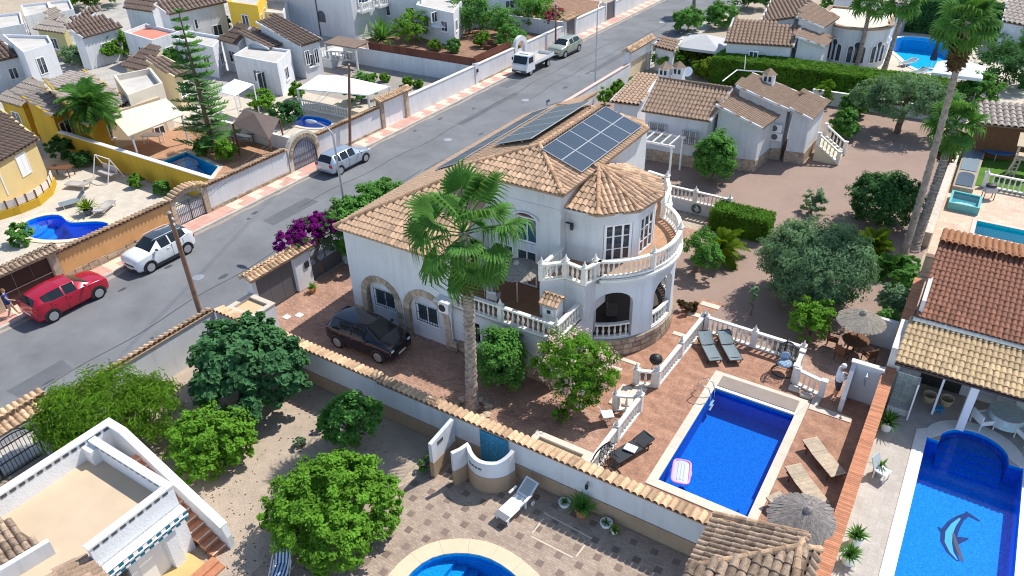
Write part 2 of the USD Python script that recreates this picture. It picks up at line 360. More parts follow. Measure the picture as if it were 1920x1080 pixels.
def post_mesh(h, w=.22, fin=True):
    b = B().add(rbx(-w/2, w/2, -w/2, w/2, 0, h, .015)).add(rbx(-w/2-.03, w/2+.03, -w/2-.03, w/2+.03, h, h+.06, .015))
    if fin: b.add(lathe([(.07, h+.06), (.1, h+.12), (.05, h+.2), (.03, h+.3), (.0, h+.36)], 8))
    return b
def balustrade(owner, pts, z, mat, h=.85, step=.24, posts=None, fin=True, most=300, plinth=.1, name=None):
    """white balustrade along pts (2D or 3D): plinth, rail, balusters and posts, each a part of owner"""
    pts = [np.array(p if len(p) == 3 else (*p, z), float) for p in pts]
    pl, rl = B(), B(); bal = baluster(h-plinth-.09); fr = []
    for a, b in zip(pts[:-1], pts[1:]):
        d = b-a; L = np.linalg.norm(d[:2]); d = d/L
        pl.bar(a+V(0, 0, plinth/2), b+V(0, 0, plinth/2), .2, plinth); rl.bar(a+V(0, 0, h-.045), b+V(0, 0, h-.045), .19, .09)
        n = max(1, int(L/step))
        for i in range(n): fr.append(a+d*(L*(i+.5)/n)+V(0, 0, plinth))
    part(owner, "plinth", pl, mat); part(owner, "handrail", rl, mat)
    emit_pieces(owner, "baluster", bal, [(o, V(1, 0, 0), V(0, 1, 0), V(0, 0, 1)) for o in fr], mat, most)
    pm = arr(post_mesh(h+.03, fin=fin))
    for i in (range(len(pts)) if posts is None else posts): part(owner, "post", (pm[0]+pts[i], pm[1]), mat)
def window(owner, p0, p1, z0, z1, fm, pm, cols=2, rows=1, out=.05, fw=.07, grille=None, shutter=None, sill=None, name="window", arch=False):
    """window standing on the wall line p0->p1 (outer face, outside to the right): frame with pane, bars and grille as sub-parts"""
    p0, p1 = np.array(p0[:2], float), np.array(p1[:2], float); L = np.linalg.norm(p1-p0); d = (p1-p0)/L; n = np.array([d[1], -d[0]])
    def W(m):
        v, f = arr(m); return np.column_stack([p0[0]+v[:, 0]*d[0]+v[:, 1]*n[0], p0[1]+v[:, 0]*d[1]+v[:, 1]*n[1], v[:, 2]]), np.asarray(f)[:, ::-1]
    b = B(); lo = -.06
    b.bx(0, fw, lo, out, z0, z1); b.bx(L-fw, L, lo, out, z0, z1); b.bx(fw, L-fw, lo, out, z1-fw, z1); b.bx(fw, L-fw, lo, out, z0, z0+fw)
    for c in range(1, cols): b.bx(L*c/cols-fw*.4, L*c/cols+fw*.4, lo, out-.008, z0+fw, z1-fw)
    for c in range(1, rows): b.bx(fw, L-fw, lo, out-.014, z0+(z1-z0)*c/rows-.02, z0+(z1-z0)*c/rows+.02)
    w = part(owner, name, W(b), fm)
    part(w, "pane", W(bx(fw, L-fw, -.05, .012, z0+fw, z1-fw)), pm)
    if shutter: part(w, "roller_shutter", W(bx(fw*.7, L-fw*.7, -.02, out-.02, z1-(z1-z0)*shutter[0], z1-fw*.6)), shutter[1])
    if grille is not None:
        g = B(); k = max(3, int(L/.14))
        for i in range(k+1): g.bx(L*i/k-.009, L*i/k+.009, out+.06, out+.078, z0-.04, z1+.04)
        for zz in (z0+.02, (z0+z1)/2, z1-.02): g.bx(-.02, L+.02, out+.05, out+.062, zz-.01, zz+.01)
        part(w, "grille", W(g), grille)
    if sill is not None: part(w, "sill", W(bx(-.08, L+.08, -.05, .12, z0-.07, z0-.002)), sill)
    return w
def hexa(x0, x1, y0, y1, z0, tops):
    "block with its own height at each corner: tops = (x0y0, x1y0, x0y1, x1y1)"
    v = np.array([[x, y, z0] for y in (y0, y1) for x in (x0, x1)]+[[x0, y0, tops[0]], [x1, y0, tops[1]], [x0, y1, tops[2]], [x1, y1, tops[3]]], float); return v, BOXF
# ---------------------------------------------------------------- plants
L_CITRUS = lambda: leafmat("leaf_citrus", [(0.146, 0.318, 0.0319), (0.265, 0.585, 0.0425), (0.398, 0.76, 0.0664), (0.559, 0.76, 0.106)])
L_DARK = lambda: leafmat("leaf_dark", [(0.0542, 0.152, 0.0434), (0.108, 0.308, 0.0722), (0.198, 0.469, 0.0903), (0.308, 0.614, 0.108)])
L_MID = lambda: leafmat("leaf_mid", [(0.112, 0.279, 0.0559), (0.205, 0.486, 0.0746), (0.336, 0.672, 0.112), (0.447, 0.76, 0.149)])
L_FIG = lambda: leafmat("leaf_fig", [(.08, .2, .08), (.15, .35, .12), (.23, .47, .17), (.33, .58, .24)])
L_FEATHER = lambda: leafmat("leaf_feather", [(0.132, 0.265, 0.024), (0.217, 0.408, 0.0289), (0.314, 0.529, 0.0482), (0.408, 0.601, 0.0722)])
L_OLIVE = lambda: leafmat("leaf_olive", [(0.17, 0.289, 0.152), (0.289, 0.426, 0.238), (0.409, 0.545, 0.323), (0.581, 0.682, 0.442)])
L_HEDGE = lambda: leafmat("leaf_hedge", [(0.0972, 0.222, 0.0222), (0.167, 0.361, 0.0278), (0.25, 0.5, 0.0416), (0.333, 0.611, 0.0555)])
L_PALM = lambda: leafmat("leaf_palm", [(0.0861, 0.213, 0.0431), (0.171, 0.372, 0.0572), (0.287, 0.545, 0.0861), (0.458, 0.623, 0.143)])
L_PALMY = lambda: leafmat("leaf_palm_yellow", [(0.141, 0.23, 0.0177), (0.248, 0.371, 0.0354), (0.354, 0.496, 0.0531), (0.478, 0.567, 0.0885)])
L_PINE = lambda: leafmat("leaf_pine", [(0.0946, 0.237, 0.0567), (0.19, 0.404, 0.0852), (0.307, 0.592, 0.118), (0.473, 0.76, 0.19)])
L_PURPLE = lambda: leafmat("bract_purple", [(0.22, 0.008, 0.2), (0.4, 0.016, 0.34), (0.52, 0.04, 0.45), (0.6, 0.1, 0.52)])
L_PINK = lambda: leafmat("bract_pink", [(0.385, 0.055, 0.132), (0.55, 0.11, 0.22), (0.66, 0.22, 0.308)])
L_BLOOM = lambda: leafmat("bloom_pale", [(0.7, 0.5, 0.48), (0.76, 0.64, 0.6), (0.76, 0.74, 0.69), (0.76, 0.76, 0.76)])
L_DRY = lambda: leafmat("leaf_dry", [(0.12, 0.085, 0.04), (0.2, 0.14, 0.07), (0.28, 0.2, 0.1)])
BARK = lambda: pbr("bark", (.16, .115, .075), .9, .3, 4.0, bump=.6, bscale=30)
def leafquads(c, nrm, size, g, elong=1.7, bend=.15):
    "one bent four-sided leaf at each point c, facing nrm"
    n = len(c); nrm = nrm/(np.linalg.norm(nrm, axis=1, keepdims=True)+1e-9)
    t = g.normal(size=(n, 3)); t -= (t*nrm).sum(1, keepdims=True)*nrm; t /= np.linalg.norm(t, axis=1, keepdims=True)+1e-9
    s = np.cross(nrm, t); L = size*g.uniform(.7, 1.35, (n, 1)); W = L/elong
    v = np.stack([c-t*L*.5, c+s*W*.5+nrm*L*bend*.5-t*L*.05, c+t*L*.5-nrm*L*bend, c-s*W*.5+nrm*L*bend*.5-t*L*.05], 1).reshape(-1, 3)
    k = np.arange(n)[:, None]*4; f = np.concatenate([k+[[0, 1, 2]], k+[[0, 2, 3]]])
    return v, f
def crown(blobs, n, size, seed, clump=.28, nclump=None, droop=0.0, elong=1.7, shell=.72, up=.7, bend=.15):
    """leaf-sized faces in clumps through the volume of ellipsoids (x,y,z,rx,ry,rz)"""
    g = rng(seed); bl = np.array(blobs, float); vol = bl[:, 3]*bl[:, 4]+bl[:, 4]*bl[:, 5]; K = nclump or max(20, n//45)
    which = g.choice(len(bl), K, p=vol/vol.sum()); d = g.normal(size=(K, 3)); d /= np.linalg.norm(d, axis=1, keepdims=True)
    d[:, 2] = np.where(d[:, 2] < -.72, -d[:, 2]*.6, d[:, 2])
    r = shell+(1-shell)*g.uniform(0, 1, (K, 1))**.6; r *= g.uniform(.86, 1.12, (K, 1))
    cc = bl[which, :3]+d*r*bl[which, 3:]; w = g.integers(0, K, n); rad = clump*bl[which[w], 3:].mean(1, keepdims=True)
    o = g.normal(size=(n, 3)); o /= np.linalg.norm(o, axis=1, keepdims=True); o *= g.uniform(0, 1, (n, 1))**.5
    c = cc[w]+o*rad*np.array([1, 1, .75]); c[:, 2] -= droop*np.abs(o[:, 0])*rad[:, 0]
    nrm = o*.45+d[w]*.7+g.normal(size=(n, 3))*.38+np.array([0.08, .1, up]); c[:, 2] = np.maximum(c[:, 2], .05)
    return leafquads(c, nrm, size, g, elong, bend)
def trunk_mesh(base, top, r0, r1, g, wob=.08, n=8):
    k = 6; t = np.linspace(0, 1, k)[:, None]; p = np.array(base)*(1-t)+np.array(top)*t; p[1:-1, :2] += g.normal(0, wob, (k-2, 2))
    return tube(p, np.linspace(r0, r1, k), n), p
def tree(name, label, cat, base, blobs, n, size, mat, seed, trunk=(.16, .08), th=None, limbs=5, group=None, flowers=None, **kw):
    """blobs are relative to the base: (dx, dy, z, rx, ry, rz)"""
    base = np.array([base[0], base[1], base[2] if len(base) > 2 else 0.0]); g = rng(seed)
    t = thing(name, label, cat, group, base); bl = np.array(blobs, float); bl[:, :3] += base; top = bl[:, :3].mean(0)
    th = top[2] if th is None else base[2]+th
    tm, p = trunk_mesh(base, [base[0]*.5+top[0]*.5, base[1]*.5+top[1]*.5, max(base[2]+.15, min(th, top[2]))], *trunk, g); b = B().add(tm)
    for i in range(limbs):
        q = bl[g.integers(len(bl))]; e = q[:3]+g.normal(0, .35, 3)*q[3:]; s = p[g.integers(2, len(p))]
        m = (s+e)/2+V(0, 0, -.1); b.tube([s, m, e], [trunk[1]*.8, trunk[1]*.5, trunk[1]*.2], 5)
    part(t, "trunk", b, BARK(), smooth=60)
    part(t, "crown", crown(bl, n, size, seed, **kw), mat)
    if flowers: part(t, "blossom", crown(bl*np.array([1, 1, 1, 1.04, 1.04, 1.04]), flowers[0], flowers[1], seed+7, clump=.2, nclump=flowers[3], shell=.9), flowers[2])
    return t
def bush(name, label, base, r, h, n, size, mat, seed, cat="shrub", group=None, **kw):
    k = 4; g = rng(seed); bl = [(0, 0, h*.5, r*.85, r*.85, h*.5)]+[(r*.45*math.cos(a), r*.45*math.sin(a), h*g.uniform(.35, .6), r*.55, r*.55, h*.38) for a in g.uniform(0, 6.28, k)]
    return tree(name, label, cat, base, bl, n, size, mat, seed, trunk=(.06, .03), limbs=4, group=group, **kw)
def fan_frond(L, R, nb, g, droop=.5, cup=.25):
    """a fan-palm leaf in its own frame: petiole along +x from the origin, blade of nb pointed segments that droop at their ends"""
    b = B(); b.tube([(0, 0, 0), (L*.5, 0, .04*L), (L, 0, 0)], [.035, .025, .016], 4)
    for i in range(nb):
        a = (i/(nb-1)-.5)*PI*1.2; R_ = R*g.uniform(.85, 1.05)*(1-.18*abs(a)/2.2); c, s = math.cos(a), math.sin(a); w = R*1.2*PI/nb*.40
        def P(r, off, z): return [L+r*c-off*s, r*s+off*c, z]
        z1, z2, z3 = cup*R*.25, cup*R*.1-droop*R*.12, -droop*R*.62
        v = [P(.02, 0, 0), P(R_*.5, w*.85, z1-.06), P(R_*.5, -w*.85, z1-.06), P(R_*.5, 0, z1), P(R_*.78, w*.40, z2), P(R_*.78, -w*.40, z2), P(R_*(.93-.1*droop), 0, z3)]
        b.add((np.array(v), np.array([[0, 3, 1], [0, 2, 3], [1, 3, 4], [3, 5, 4], [3, 2, 5], [4, 5, 6]])))
    return b
def feather_frond(L, nl, g, arch=.5, w=.35, leaf=.05):
    "a feather-palm leaf: arching midrib along +x with leaflets on both sides"
    t = np.linspace(0, 1, 8); x = L*t*(1-.18*arch*t); z = L*(.32*t-.75*arch*t*t); b = B(); b.tube(np.column_stack([x, 0*x, z]), np.linspace(.03, .006, 8), 4)
    for i in range(nl):
        u = .12+.86*i/nl; px_, pz = np.interp(u, t, x), np.interp(u, t, z); ll = w*L*math.sin(PI*min(.98, u*.85+.12))**.6*g.uniform(.85, 1.1)
        for s in (-1, 1):
            e = np.array([px_+ll*.55, s*ll*.8, pz-ll*.28+ll*.12*g.normal()]); m = np.array([px_+ll*.3, s*ll*.42, pz+ll*.05]); o = np.array([px_, 0, pz]); d = np.array([leaf, 0, 0])
            b.add((np.array([o-d*.5, o+d*.5, m+d*.6, m-d*.6, e]), np.array([[0, 1, 2], [0, 2, 3], [3, 2, 4]])))
    return b
def place_frond(m, at_, az, el, roll=0.0):
    v, f = arr(m); c, s = math.cos(roll), math.sin(roll); v = np.column_stack([v[:, 0], v[:, 1]*c-v[:, 2]*s, v[:, 1]*s+v[:, 2]*c])
    c, s = math.cos(el), math.sin(el); v = np.column_stack([v[:, 0]*c-v[:, 2]*s, v[:, 1], v[:, 0]*s+v[:, 2]*c])
    c, s = math.cos(az), math.sin(az); v = np.column_stack([v[:, 0]*c-v[:, 1]*s, v[:, 0]*s+v[:, 1]*c, v[:, 2]])
    return v+np.array(at_), f
def palm_trunk(base, top, r0, r1, rings=40, bulge=.25, seed=1, n=12):
    "ringed trunk with old leaf bases"
    g = rng(seed); base, top = np.array(base, float), np.array(top, float); t = np.linspace(0, 1, rings*2+1); R = []
    for i, u in enumerate(t):
        r = r0+(r1-r0)*u+bulge*r0*math.exp(-u*14)+(.10*r0 if i % 2 else -.05*r0); a = np.arange(n)*2*PI/n+(PI/n if i % 4 > 1 else 0)
        rr = r*(1+g.normal(0, .05, n)); p = base+(top-base)*u+V(.12*math.sin(u*3), .08*math.sin(u*2.4), 0)*np.linalg.norm(top-base)*.06
        R.append(np.column_stack([p[0]+rr*np.cos(a), p[1]+rr*np.sin(a), np.full(n, p[2])]))
    return loft(R), np.array(R[-1]).mean(0)
def fan_palm(name, label, base, top, r, nf, L, R, mat, seed, nb=22, skirt=0, group=None, droop=.7, parts=True):
    g = rng(seed); t = thing(name, label, "palm tree", group, base); m, tp = palm_trunk(base, top, r, r*.72, seed=seed)
    part(t, "trunk", m, pbr("palm_bark", (.30, .25, .205), .95, .35, 5.0, bump=.7, bscale=25, tone=(.12, .095, .075)), smooth=25)
    allb = B()
    for i in range(nf):
        u = i/nf; az = i*2.39996+g.normal(0, .2); el = 1.25-2.2*u**.95+g.normal(0, .14); dr = droop*(.45+.9*u)
        f = place_frond(fan_frond(L*g.uniform(.85, 1.15), R*g.uniform(.85, 1.1), nb, g, dr), tp+V(0, 0, .1-.35*u), az, el, g.normal(0, .35))
        if parts: part(t, "frond", f, mat)
        else: allb.add(f)
    if not parts: part(t, "fronds", allb, mat)
    if skirt:
        s = B()
        for i in range(skirt): s.add(place_frond(fan_frond(L*.5, R*.7, 10, g, .9), tp-V(0, 0, .35+g.uniform(0, 1.2)), g.uniform(0, 6.28), -1.25+g.normal(0, .12)))
        part(t, "dry_skirt", s, L_DRY())
    return t
def feather_palm(name, label, base, h, nf, L, mat, seed, r=.2, nl=26, cat="palm tree", group=None, leaf=.07, arch=.75, el0=1.35, el1=-.3, parts=True, w=.35):
    g = rng(seed); base = np.array(base if len(base) == 3 else (*base, 0), float); t = thing(name, label, cat, group, base)
    m, tp = palm_trunk(base, base+V(0, 0, h), r, r*.85, rings=max(3, int(h*5)), seed=seed); part(t, "trunk", m, pbr("palm_bark", (.27, .2, .145), .95), smooth=25)
    b = B()
    for i in range(nf):
        u = i/nf; f = place_frond(feather_frond(L*g.uniform(.85, 1.1), nl, g, arch, w, leaf), tp, i*2.39996+g.normal(0, .12), el0+(el1-el0)*u**.9+g.normal(0, .06), g.normal(0, .2))
        if parts: part(t, "frond", f, mat)
        else: b.add(f)
    if not parts: part(t, "fronds", b, mat)
    return t
def spiky(name, label, base, n, L, mat, seed, cat="plant", w=.07, el=(.15, 1.4), pot=None, group=None, z=None):
    "agave, yucca or grass-like plant: pointed bent blades from one crown"
    g = rng(seed); base = np.array(base if len(base) == 3 else (*base, 0), float); t = thing(name, label, cat, group, base); h = 0
    if pot: part(t, "pot", lathe([(pot[0]*.7, 0), (pot[0]*.8, .02), (pot[0], pot[1]-.04), (pot[0]*1.08, pot[1]-.04), (pot[0]*1.08, pot[1]), (pot[0]*.9, pot[1]), (pot[0]*.88, pot[1]-.06)], 14, base), pot[2], smooth=40); h = pot[1]-.05
    b = B()
    for i in range(n):
        a, e, l = g.uniform(0, 6.28), g.uniform(*el), L*g.uniform(.7, 1.1); c, s = math.cos(a), math.sin(a)
        P = lambda r, o, zz: [base[0]+r*c-o*s, base[1]+r*s+o*c, base[2]+h+zz]
        r1, z1, r2, z2 = l*.55*math.cos(e), l*.55*math.sin(e), l*math.cos(e)*1.05, l*math.sin(e)-l*.22*math.cos(e)
        b.add((np.array([P(0, -w*.4, 0), P(0, w*.4, 0), P(r1, w*.6, z1), P(r1, -w*.6, z1), P(r2, 0, z2)]), np.array([[0, 1, 2], [0, 2, 3], [3, 2, 4]])))
    part(t, "leaves", b, mat); return t
def hedge_box(name, label, x0, x1, y0, y1, h, n, size, mat, seed, z=0.0):
    "clipped hedge: dense leaf-sized faces over a box with a dark twiggy core"
    g = rng(seed); t = thing(name, label, "hedge", None, (x0, y0, z)); part(t, "twigs", bx(x0+.12, x1-.12, y0+.12, y1-.12, z, z+h-.12), pbr("twig_core", (.025, .035, .012), 1.0))
    d = np.array([x1-x0, y1-y0, h]); ar = [d[1]*d[2], d[0]*d[2], d[0]*d[1]*1.2]; ax = g.choice(3, n, p=np.array(ar)/sum(ar)); u = g.uniform(0, 1, (n, 3)); sd = g.integers(0, 2, n)
    sd[ax == 2] = 1; sd[ax == 0] = 1; k = g.uniform(0, 1, n)
    sd[(ax == 1)] = np.where(k[ax == 1] < .85, 0, 1); sd[(ax == 0)] = np.where(k[ax == 0] < .85, 1, 0)
    u[np.arange(n), ax] = sd; nr = np.zeros((n, 3)); nr[np.arange(n), ax] = sd*2-1
    c = np.array([x0, y0, z])+u*d+g.normal(0, .06, (n, 3)); c[:, 2] = np.maximum(c[:, 2], z+.02)
    part(t, "foliage", leafquads(c, nr+g.normal(0, .5, (n, 3))+V(0, 0, .3), size, g), mat); return t
# ---------------------------------------------------------------- common materials
WHITE = pbr("white_render", (.665, .675, .69), .85, .05, .8, bump=.25, bscale=35, stain=.10, streak=.16)
CREAM = pbr("cream_render", (.72, .62, .42), .85, .06, .8, stain=.08)
BEIGE = pbr("beige_render", (.62, .50, .34), .85, .06, .8, bump=.2, bscale=40, stain=.1)
MUSTARD = pbr("mustard_render", (.55, .34, .035), .85, .08, .8, bump=.2, bscale=40, stain=.14, streak=.2)
YELLOW = pbr("yellow_render", (.68, .52, .25), .85, .06, .8, stain=.08)
BALW = pbr("cast_stone_white", (.80, .77, .70), .8, .08, 2.5, stain=.1)
TILE = pbr("roof_tile", (.56, .385, .255), .8, .22, 3.5, fine=.18, fscale=25, island=.32)
TILED = pbr("roof_tile_dark", (.205, .15, .12), .85, .2, 3.0, fine=.2, fscale=20, island=.3)
TILEG = pbr("roof_tile_grey", (.36, .31, .27), .85, .2, 2.5, fine=.2, fscale=20, island=.25)
TILEB = pbr("roof_tile_brown", (.375, .265, .19), .85, .2, 2.5, fine=.2, fscale=20, island=.25)
TILER = pbr("roof_tile_red", (.29, .14, .092), .8, .16, 2.5, fine=.18, fscale=20, island=.25)
TILEY = pbr("roof_tile_straw", (.55, .41, .245), .8, .16, 2.5, fine=.15, fscale=20, island=.2)
TILEW = pbr("roof_tile_weathered", (.36, .265, .19), .9, .32, 5.0, fine=.25, fscale=16, island=.35, tone=(.16, .115, .085))
UNDER = pbr("roof_mortar", (.40, .28, .19), .9, .2, 3.0)
UNDERD = pbr("roof_mortar_dark", (.2, .14, .1), .9, .2, 3.0)
STONE = pbr("rubble_stone", (.42, .33, .24), .9, .3, 5.0, bump=.5, bscale=14, island=.35)
STONEJ = pbr("stone_joint", (.38, .32, .25), .95, .15, 3.0)
DADO = pbr("brown_plinth_render", (.40, .285, .195), .9, .1, 1.0, stain=.14, streak=.15)
BRICK = pbr("terracotta_brick", (.54, .235, .13), .8, .15, 5.0, fine=.12, island=.22)
PVC = pbr("white_frame", (.82, .82, .81), .35, .02)
ALU = pbr("aluminium", (.62, .63, .64), .35, .03, metal=.9)
STEEL = pbr("galvanised_steel", (.45, .47, .48), .5, .1, 4.0, metal=.6)
IRON = pbr("black_iron", (.02, .02, .022), .5, .1)
GREYM = pbr("grey_metal_sheet", (.10, .105, .115), .45, .06, 2.0)
BROWNM = pbr("brown_metal_sheet", (.045, .022, .018), .5, .1, 2.0)
WOOD = pbr("weathered_wood", (.52, .42, .31), .8, .2, 6.0, fine=.15, island=.12)
WOODD = pbr("dark_wood", (.16, .075, .04), .7, .25, 6.0, island=.15)
POLEW = pbr("pole_wood", (.21, .12, .08), .9, .3, 3.0)
CONC = pbr("concrete", (.50, .47, .42), .9, .12, 2.0, fine=.1, stain=.15)
TRAV = pbr("pale_coping", (.66, .58, .48), .75, .07, 3.0, fine=.06, stain=.08, island=.08)
WPLAST = pbr("white_plastic", (.82, .83, .83), .4, .02)
TERRA = pbr("terracotta_pot", (.48, .19, .09), .85, .15, 6.0)
RUBBER = pbr("tyre_rubber", (.018, .018, .019), .85, .1)
RIM = pbr("alloy_rim", (.55, .56, .58), .3, .03, metal=.85)
BLACKP = pbr("black_plastic", (.02, .02, .022), .5, .1)
GREYF = pbr("grey_sling", (.20, .25, .27), .8, .08, 8.0)
THATCH = pbr("thatch", (.42, .38, .325), .95, .3, 8.0, fine=.3, fscale=30, island=.4, tone=(.25, .22, .18))
CANVAS = pbr("cream_awning", (.78, .70, .54), .85, .06, 2.0, stain=.1)
WCANV = pbr("white_canvas", (.82, .83, .84), .8, .03)
GRAYC = pbr("grey_canvas", (.50, .50, .50), .8, .05)
SKIN = pbr("skin", (.50, .30, .21), .6, .05)
GLASS = panemat("window_glass"); CARG = panemat("car_glass", (.012, .016, .018), .04, .03); BLUEG = panemat("blue_glass", (.03, .07, .13), .1)
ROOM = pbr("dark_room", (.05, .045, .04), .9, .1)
LAMPR = pbr("red_lens", (.45, .01, .015), .2, .02); LAMPW = pbr("clear_lens", (.75, .75, .72), .12, .02)
PLATE = pbr("number_plate", (.75, .74, .6), .4, .02)

def wheel(owner, x, y, r, w, rimmat=RIM, spokes=5):
    s = 1 if y > 0 else -1
    def T(m):
        v, f = arr(m); return np.column_stack([v[:, 0], -v[:, 2]*s, v[:, 1]])+V(x, y, r), f
    t = part(owner, "wheel", T(lathe([(r*.62, -w/2), (r*.95, -w/2), (r, -w*.3), (r, w*.3), (r*.95, w/2), (r*.66, w/2), (r*.62, w*.2)], 22)), RUBBER, smooth=40)
    b = B().add(lathe([(r*.66, -w*.54), (r*.68, -w*.52), (r*.6, -w*.38), (r*.2, -w*.36)], 22))
    for i in range(spokes):
        a = i*2*PI/spokes; b.add(bar((0, 0, -w*.5), (r*.62*math.cos(a), r*.62*math.sin(a), -w*.5), r*.17, .02))
    b.add(lathe([(r*.14, -w*.56), (r*.15, -w*.5)], 10))
    part(t, "rim", T(b), rimmat)
def car(name, label, loc, rot, paint, L=4.1, W=1.78, H=1.52, hood=.98, belt=.95, kind="hatch", roofmat=None, cladding=False, group=None, rails=False, seam=(0.45, .63)):
    t = thing(name, label, "car", group, loc, rot); hw = W/2; k = H/1.52
    if kind == "suv": st = [(0, .38, .66, .72, .76, .60, 'h'), (.012, .30, .84, .90, .86, .68, 'h'), (.05, .26, .93, .99, .94, .75, 'h'), (.13, .24, .98, 1.05, .99, .79, 'h'), (.25, .24, 1.02, 1.09, 1, .79, 'w'), (.41, .24, 1.04, 1.47, 1, .65, 'p'), (.425, .24, 1.04, 1.49, 1, .66, 's'), (.58, .24, 1.06, 1.535, 1, .67, 'p'), (.60, .24, 1.065, 1.535, 1, .67, 's'), (.77, .24, 1.10, 1.50, 1, .65, 's'), (.86, .24, 1.19, 1.45, .99, .63, 'p'), (.90, .25, 1.19, 1.42, .98, .62, 'p'), (.925, .26, 1.17, 1.40, .97, .61, 'r'), (.985, .32, 1.08, 1.14, .91, .7, 'h'), (1, .42, .8, .86, .82, .66, 'h')]
    elif kind == "wagon": st = [(0, .36, .58, .62, .80, .62, 'h'), (.012, .26, .72, .76, .90, .70, 'h'), (.06, .22, .82, .87, .97, .76, 'h'), (.23, .22, .93, 1.0, 1, .79, 'w'), (.40, .22, .96, 1.44, 1, .64, 'p'), (.415, .22, .96, 1.46, 1, .65, 's'), (.56, .22, .97, 1.5, 1, .66, 'p'), (.58, .22, .97, 1.5, 1, .66, 's'), (.74, .22, .99, 1.49, 1, .65, 'p'), (.76, .22, 1.0, 1.485, 1, .65, 's'), (.87, .23, 1.01, 1.45, .99, .63, 'p'), (.90, .24, 1.02, 1.43, .98, .62, 'r'), (.985, .30, .98, 1.03, .94, .7, 'h'), (1, .40, .72, .78, .85, .66, 'h')]
    else: st = [(0, .36, .60, .64, .80, .60, 'h'), (.015, .26, .78, .83, .90, .70, 'h'), (.07, .22, .88, .94, .97, .74, 'h'), (.20, .22, .97, 1.05, 1, .78, 'w'), (.38, .22, 1.0, 1.48, 1, .65, 'p'), (.395, .22, 1.0, 1.5, 1, .66, 's'), (.57, .22, 1.01, 1.53, 1, .67, 'p'), (.59, .22, 1.01, 1.53, 1, .67, 's'), (.76, .22, 1.03, 1.51, 1, .66, 'p'), (.785, .22, 1.04, 1.505, 1, .66, 's'), (.87, .23, 1.06, 1.48, .99, .64, 'p'), (.91, .24, 1.06, 1.45, .98, .62, 'r'), (.985, .30, 1.02, 1.07, .94, .7, 'h'), (1, .40, .74, .8, .85, .66, 'h')]
    R = []
    for xf_, zb, zl, zt, wf, rf, _ in st:
        x = L/2-xf_*L; w = hw*wf; r = hw*rf; zl *= k; zt *= k
        h = [(0, zb), (w*.9, zb), (w*.99, zb+.16), (w, (zb+zl)/2+.06), (w*.985, zl-.05), (w*.95, zl), (r, zt-.05), (r*.86, zt-.012), (0, zt+.015)]
        R.append([(x, y, z) for y, z in h]+[(x, -y, z) for y, z in h[-2:0:-1]])
    R = np.array(R); n = R.shape[1]; body, gl = B(), {}
    for i in range(len(R)-1):
        for j in range(n):
            q = np.array([R[i, j], R[i, (j+1) % n], R[i+1, (j+1) % n], R[i+1, j]]); seg = j if j < 8 else n-1-j; c = st[i][6]
            key = None
            if c == 's' and seg == 5: key = ("side_window", i, j < 8)
            elif c == 'w' and seg in (6, 7): key = ("windscreen", 0, 0)
            elif c == 'r' and seg in (6, 7): key = ("rear_window", 0, 0)
            if key: gl.setdefault(key, B()).add((q, np.array([[0, 2, 1], [0, 3, 2]])))
            elif roofmat is not None and seg in (6, 7) and c in 'ps': gl.setdefault(("roof_panel", 0, 0), B()).add((q, np.array([[0, 2, 1], [0, 3, 2]])))
            else: body.add((q, np.array([[0, 2, 1], [0, 3, 2]])))
    for i, s in ((0, 1), (-1, -1)):
        c = R[i].mean(0); v = np.vstack([R[i], c]); body.add((v, np.array([[j, (j+1) % n, n] if s > 0 else [(j+1) % n, j, n] for j in range(n)])))
    m = trimesh.Trimesh(*body.get(), process=True); part(t, "body", m, paint, smooth=55)
    for (nm, i, s), b in sorted(gl.items(), key=str):
        mm = trimesh.Trimesh(*b.get(), process=True); part(t, nm, mm, roofmat if nm == "roof_panel" else CARG, smooth=40)
    wr = .335*k if kind != "suv" else .36; xf1, xr1 = L/2-.185*L, L/2-.815*L
    ab = B()
    for x in (xf1, xr1):
        for s in (1, -1):
            m = lathe([(wr*1.2, -.03), (wr*1.2, .03)], 20); v, f = m; ab.add((np.column_stack([v[:, 0], v[:, 2]+s*(hw-.022), np.maximum(v[:, 1]+wr, .2)])+V(x, 0, 0), f))
            wheel(t, x, s*(hw-.085), wr, .2)
    part(t, "wheel_arch", ab, BLACKP)
    if cladding:
        c = B().bx(xr1+wr, xf1-wr, -hw-.012, hw+.012, .2, .38).bx(L/2-.03, L/2+.005, -hw*.7, hw*.7, .28, .45).bx(-L/2-.005, -L/2+.03, -hw*.7, hw*.7, .36, .55)
        part(t, "cladding", c, BLACKP)
    sb = B()
    for xs in (.27, .59, .785):
        for s in (1, -1): sb.bx(L/2-xs*L-.006, L/2-xs*L+.006, s*(hw-.012), s*(hw+.003), .34, belt*k-.02)
    part(t, "door_seam", sb, BLACKP)
    for s in (1, -1):
        z = .70*k if kind != "suv" else .82
        part(t, "headlight", xf(trimesh.creation.icosphere(2, 1.0).apply_scale([.16, .17, .075]), (L/2-.14, s*hw*.66, z)), LAMPW, smooth=True)
        part(t, "tail_light", rbx(-L/2-.005, -L/2+.13, s*hw*.60, s*hw*.925, z, z+.24, .04), LAMPR)
        part(t, "mirror", xf(trimesh.creation.icosphere(1, 1.0).apply_scale([.09, .12, .07]), (L/2-.33*L, s*(hw+.09), belt*k+.1)), roofmat or paint, smooth=True)
        hb = B()
        for xx in (seam[0]+.08, seam[1]+.1): hb.bx(L/2-xx*L-.08, L/2-xx*L+.08, s*(hw-.02), s*(hw+.025), belt*k-.17, belt*k-.14)
        part(t, "door_handle", hb, paint)
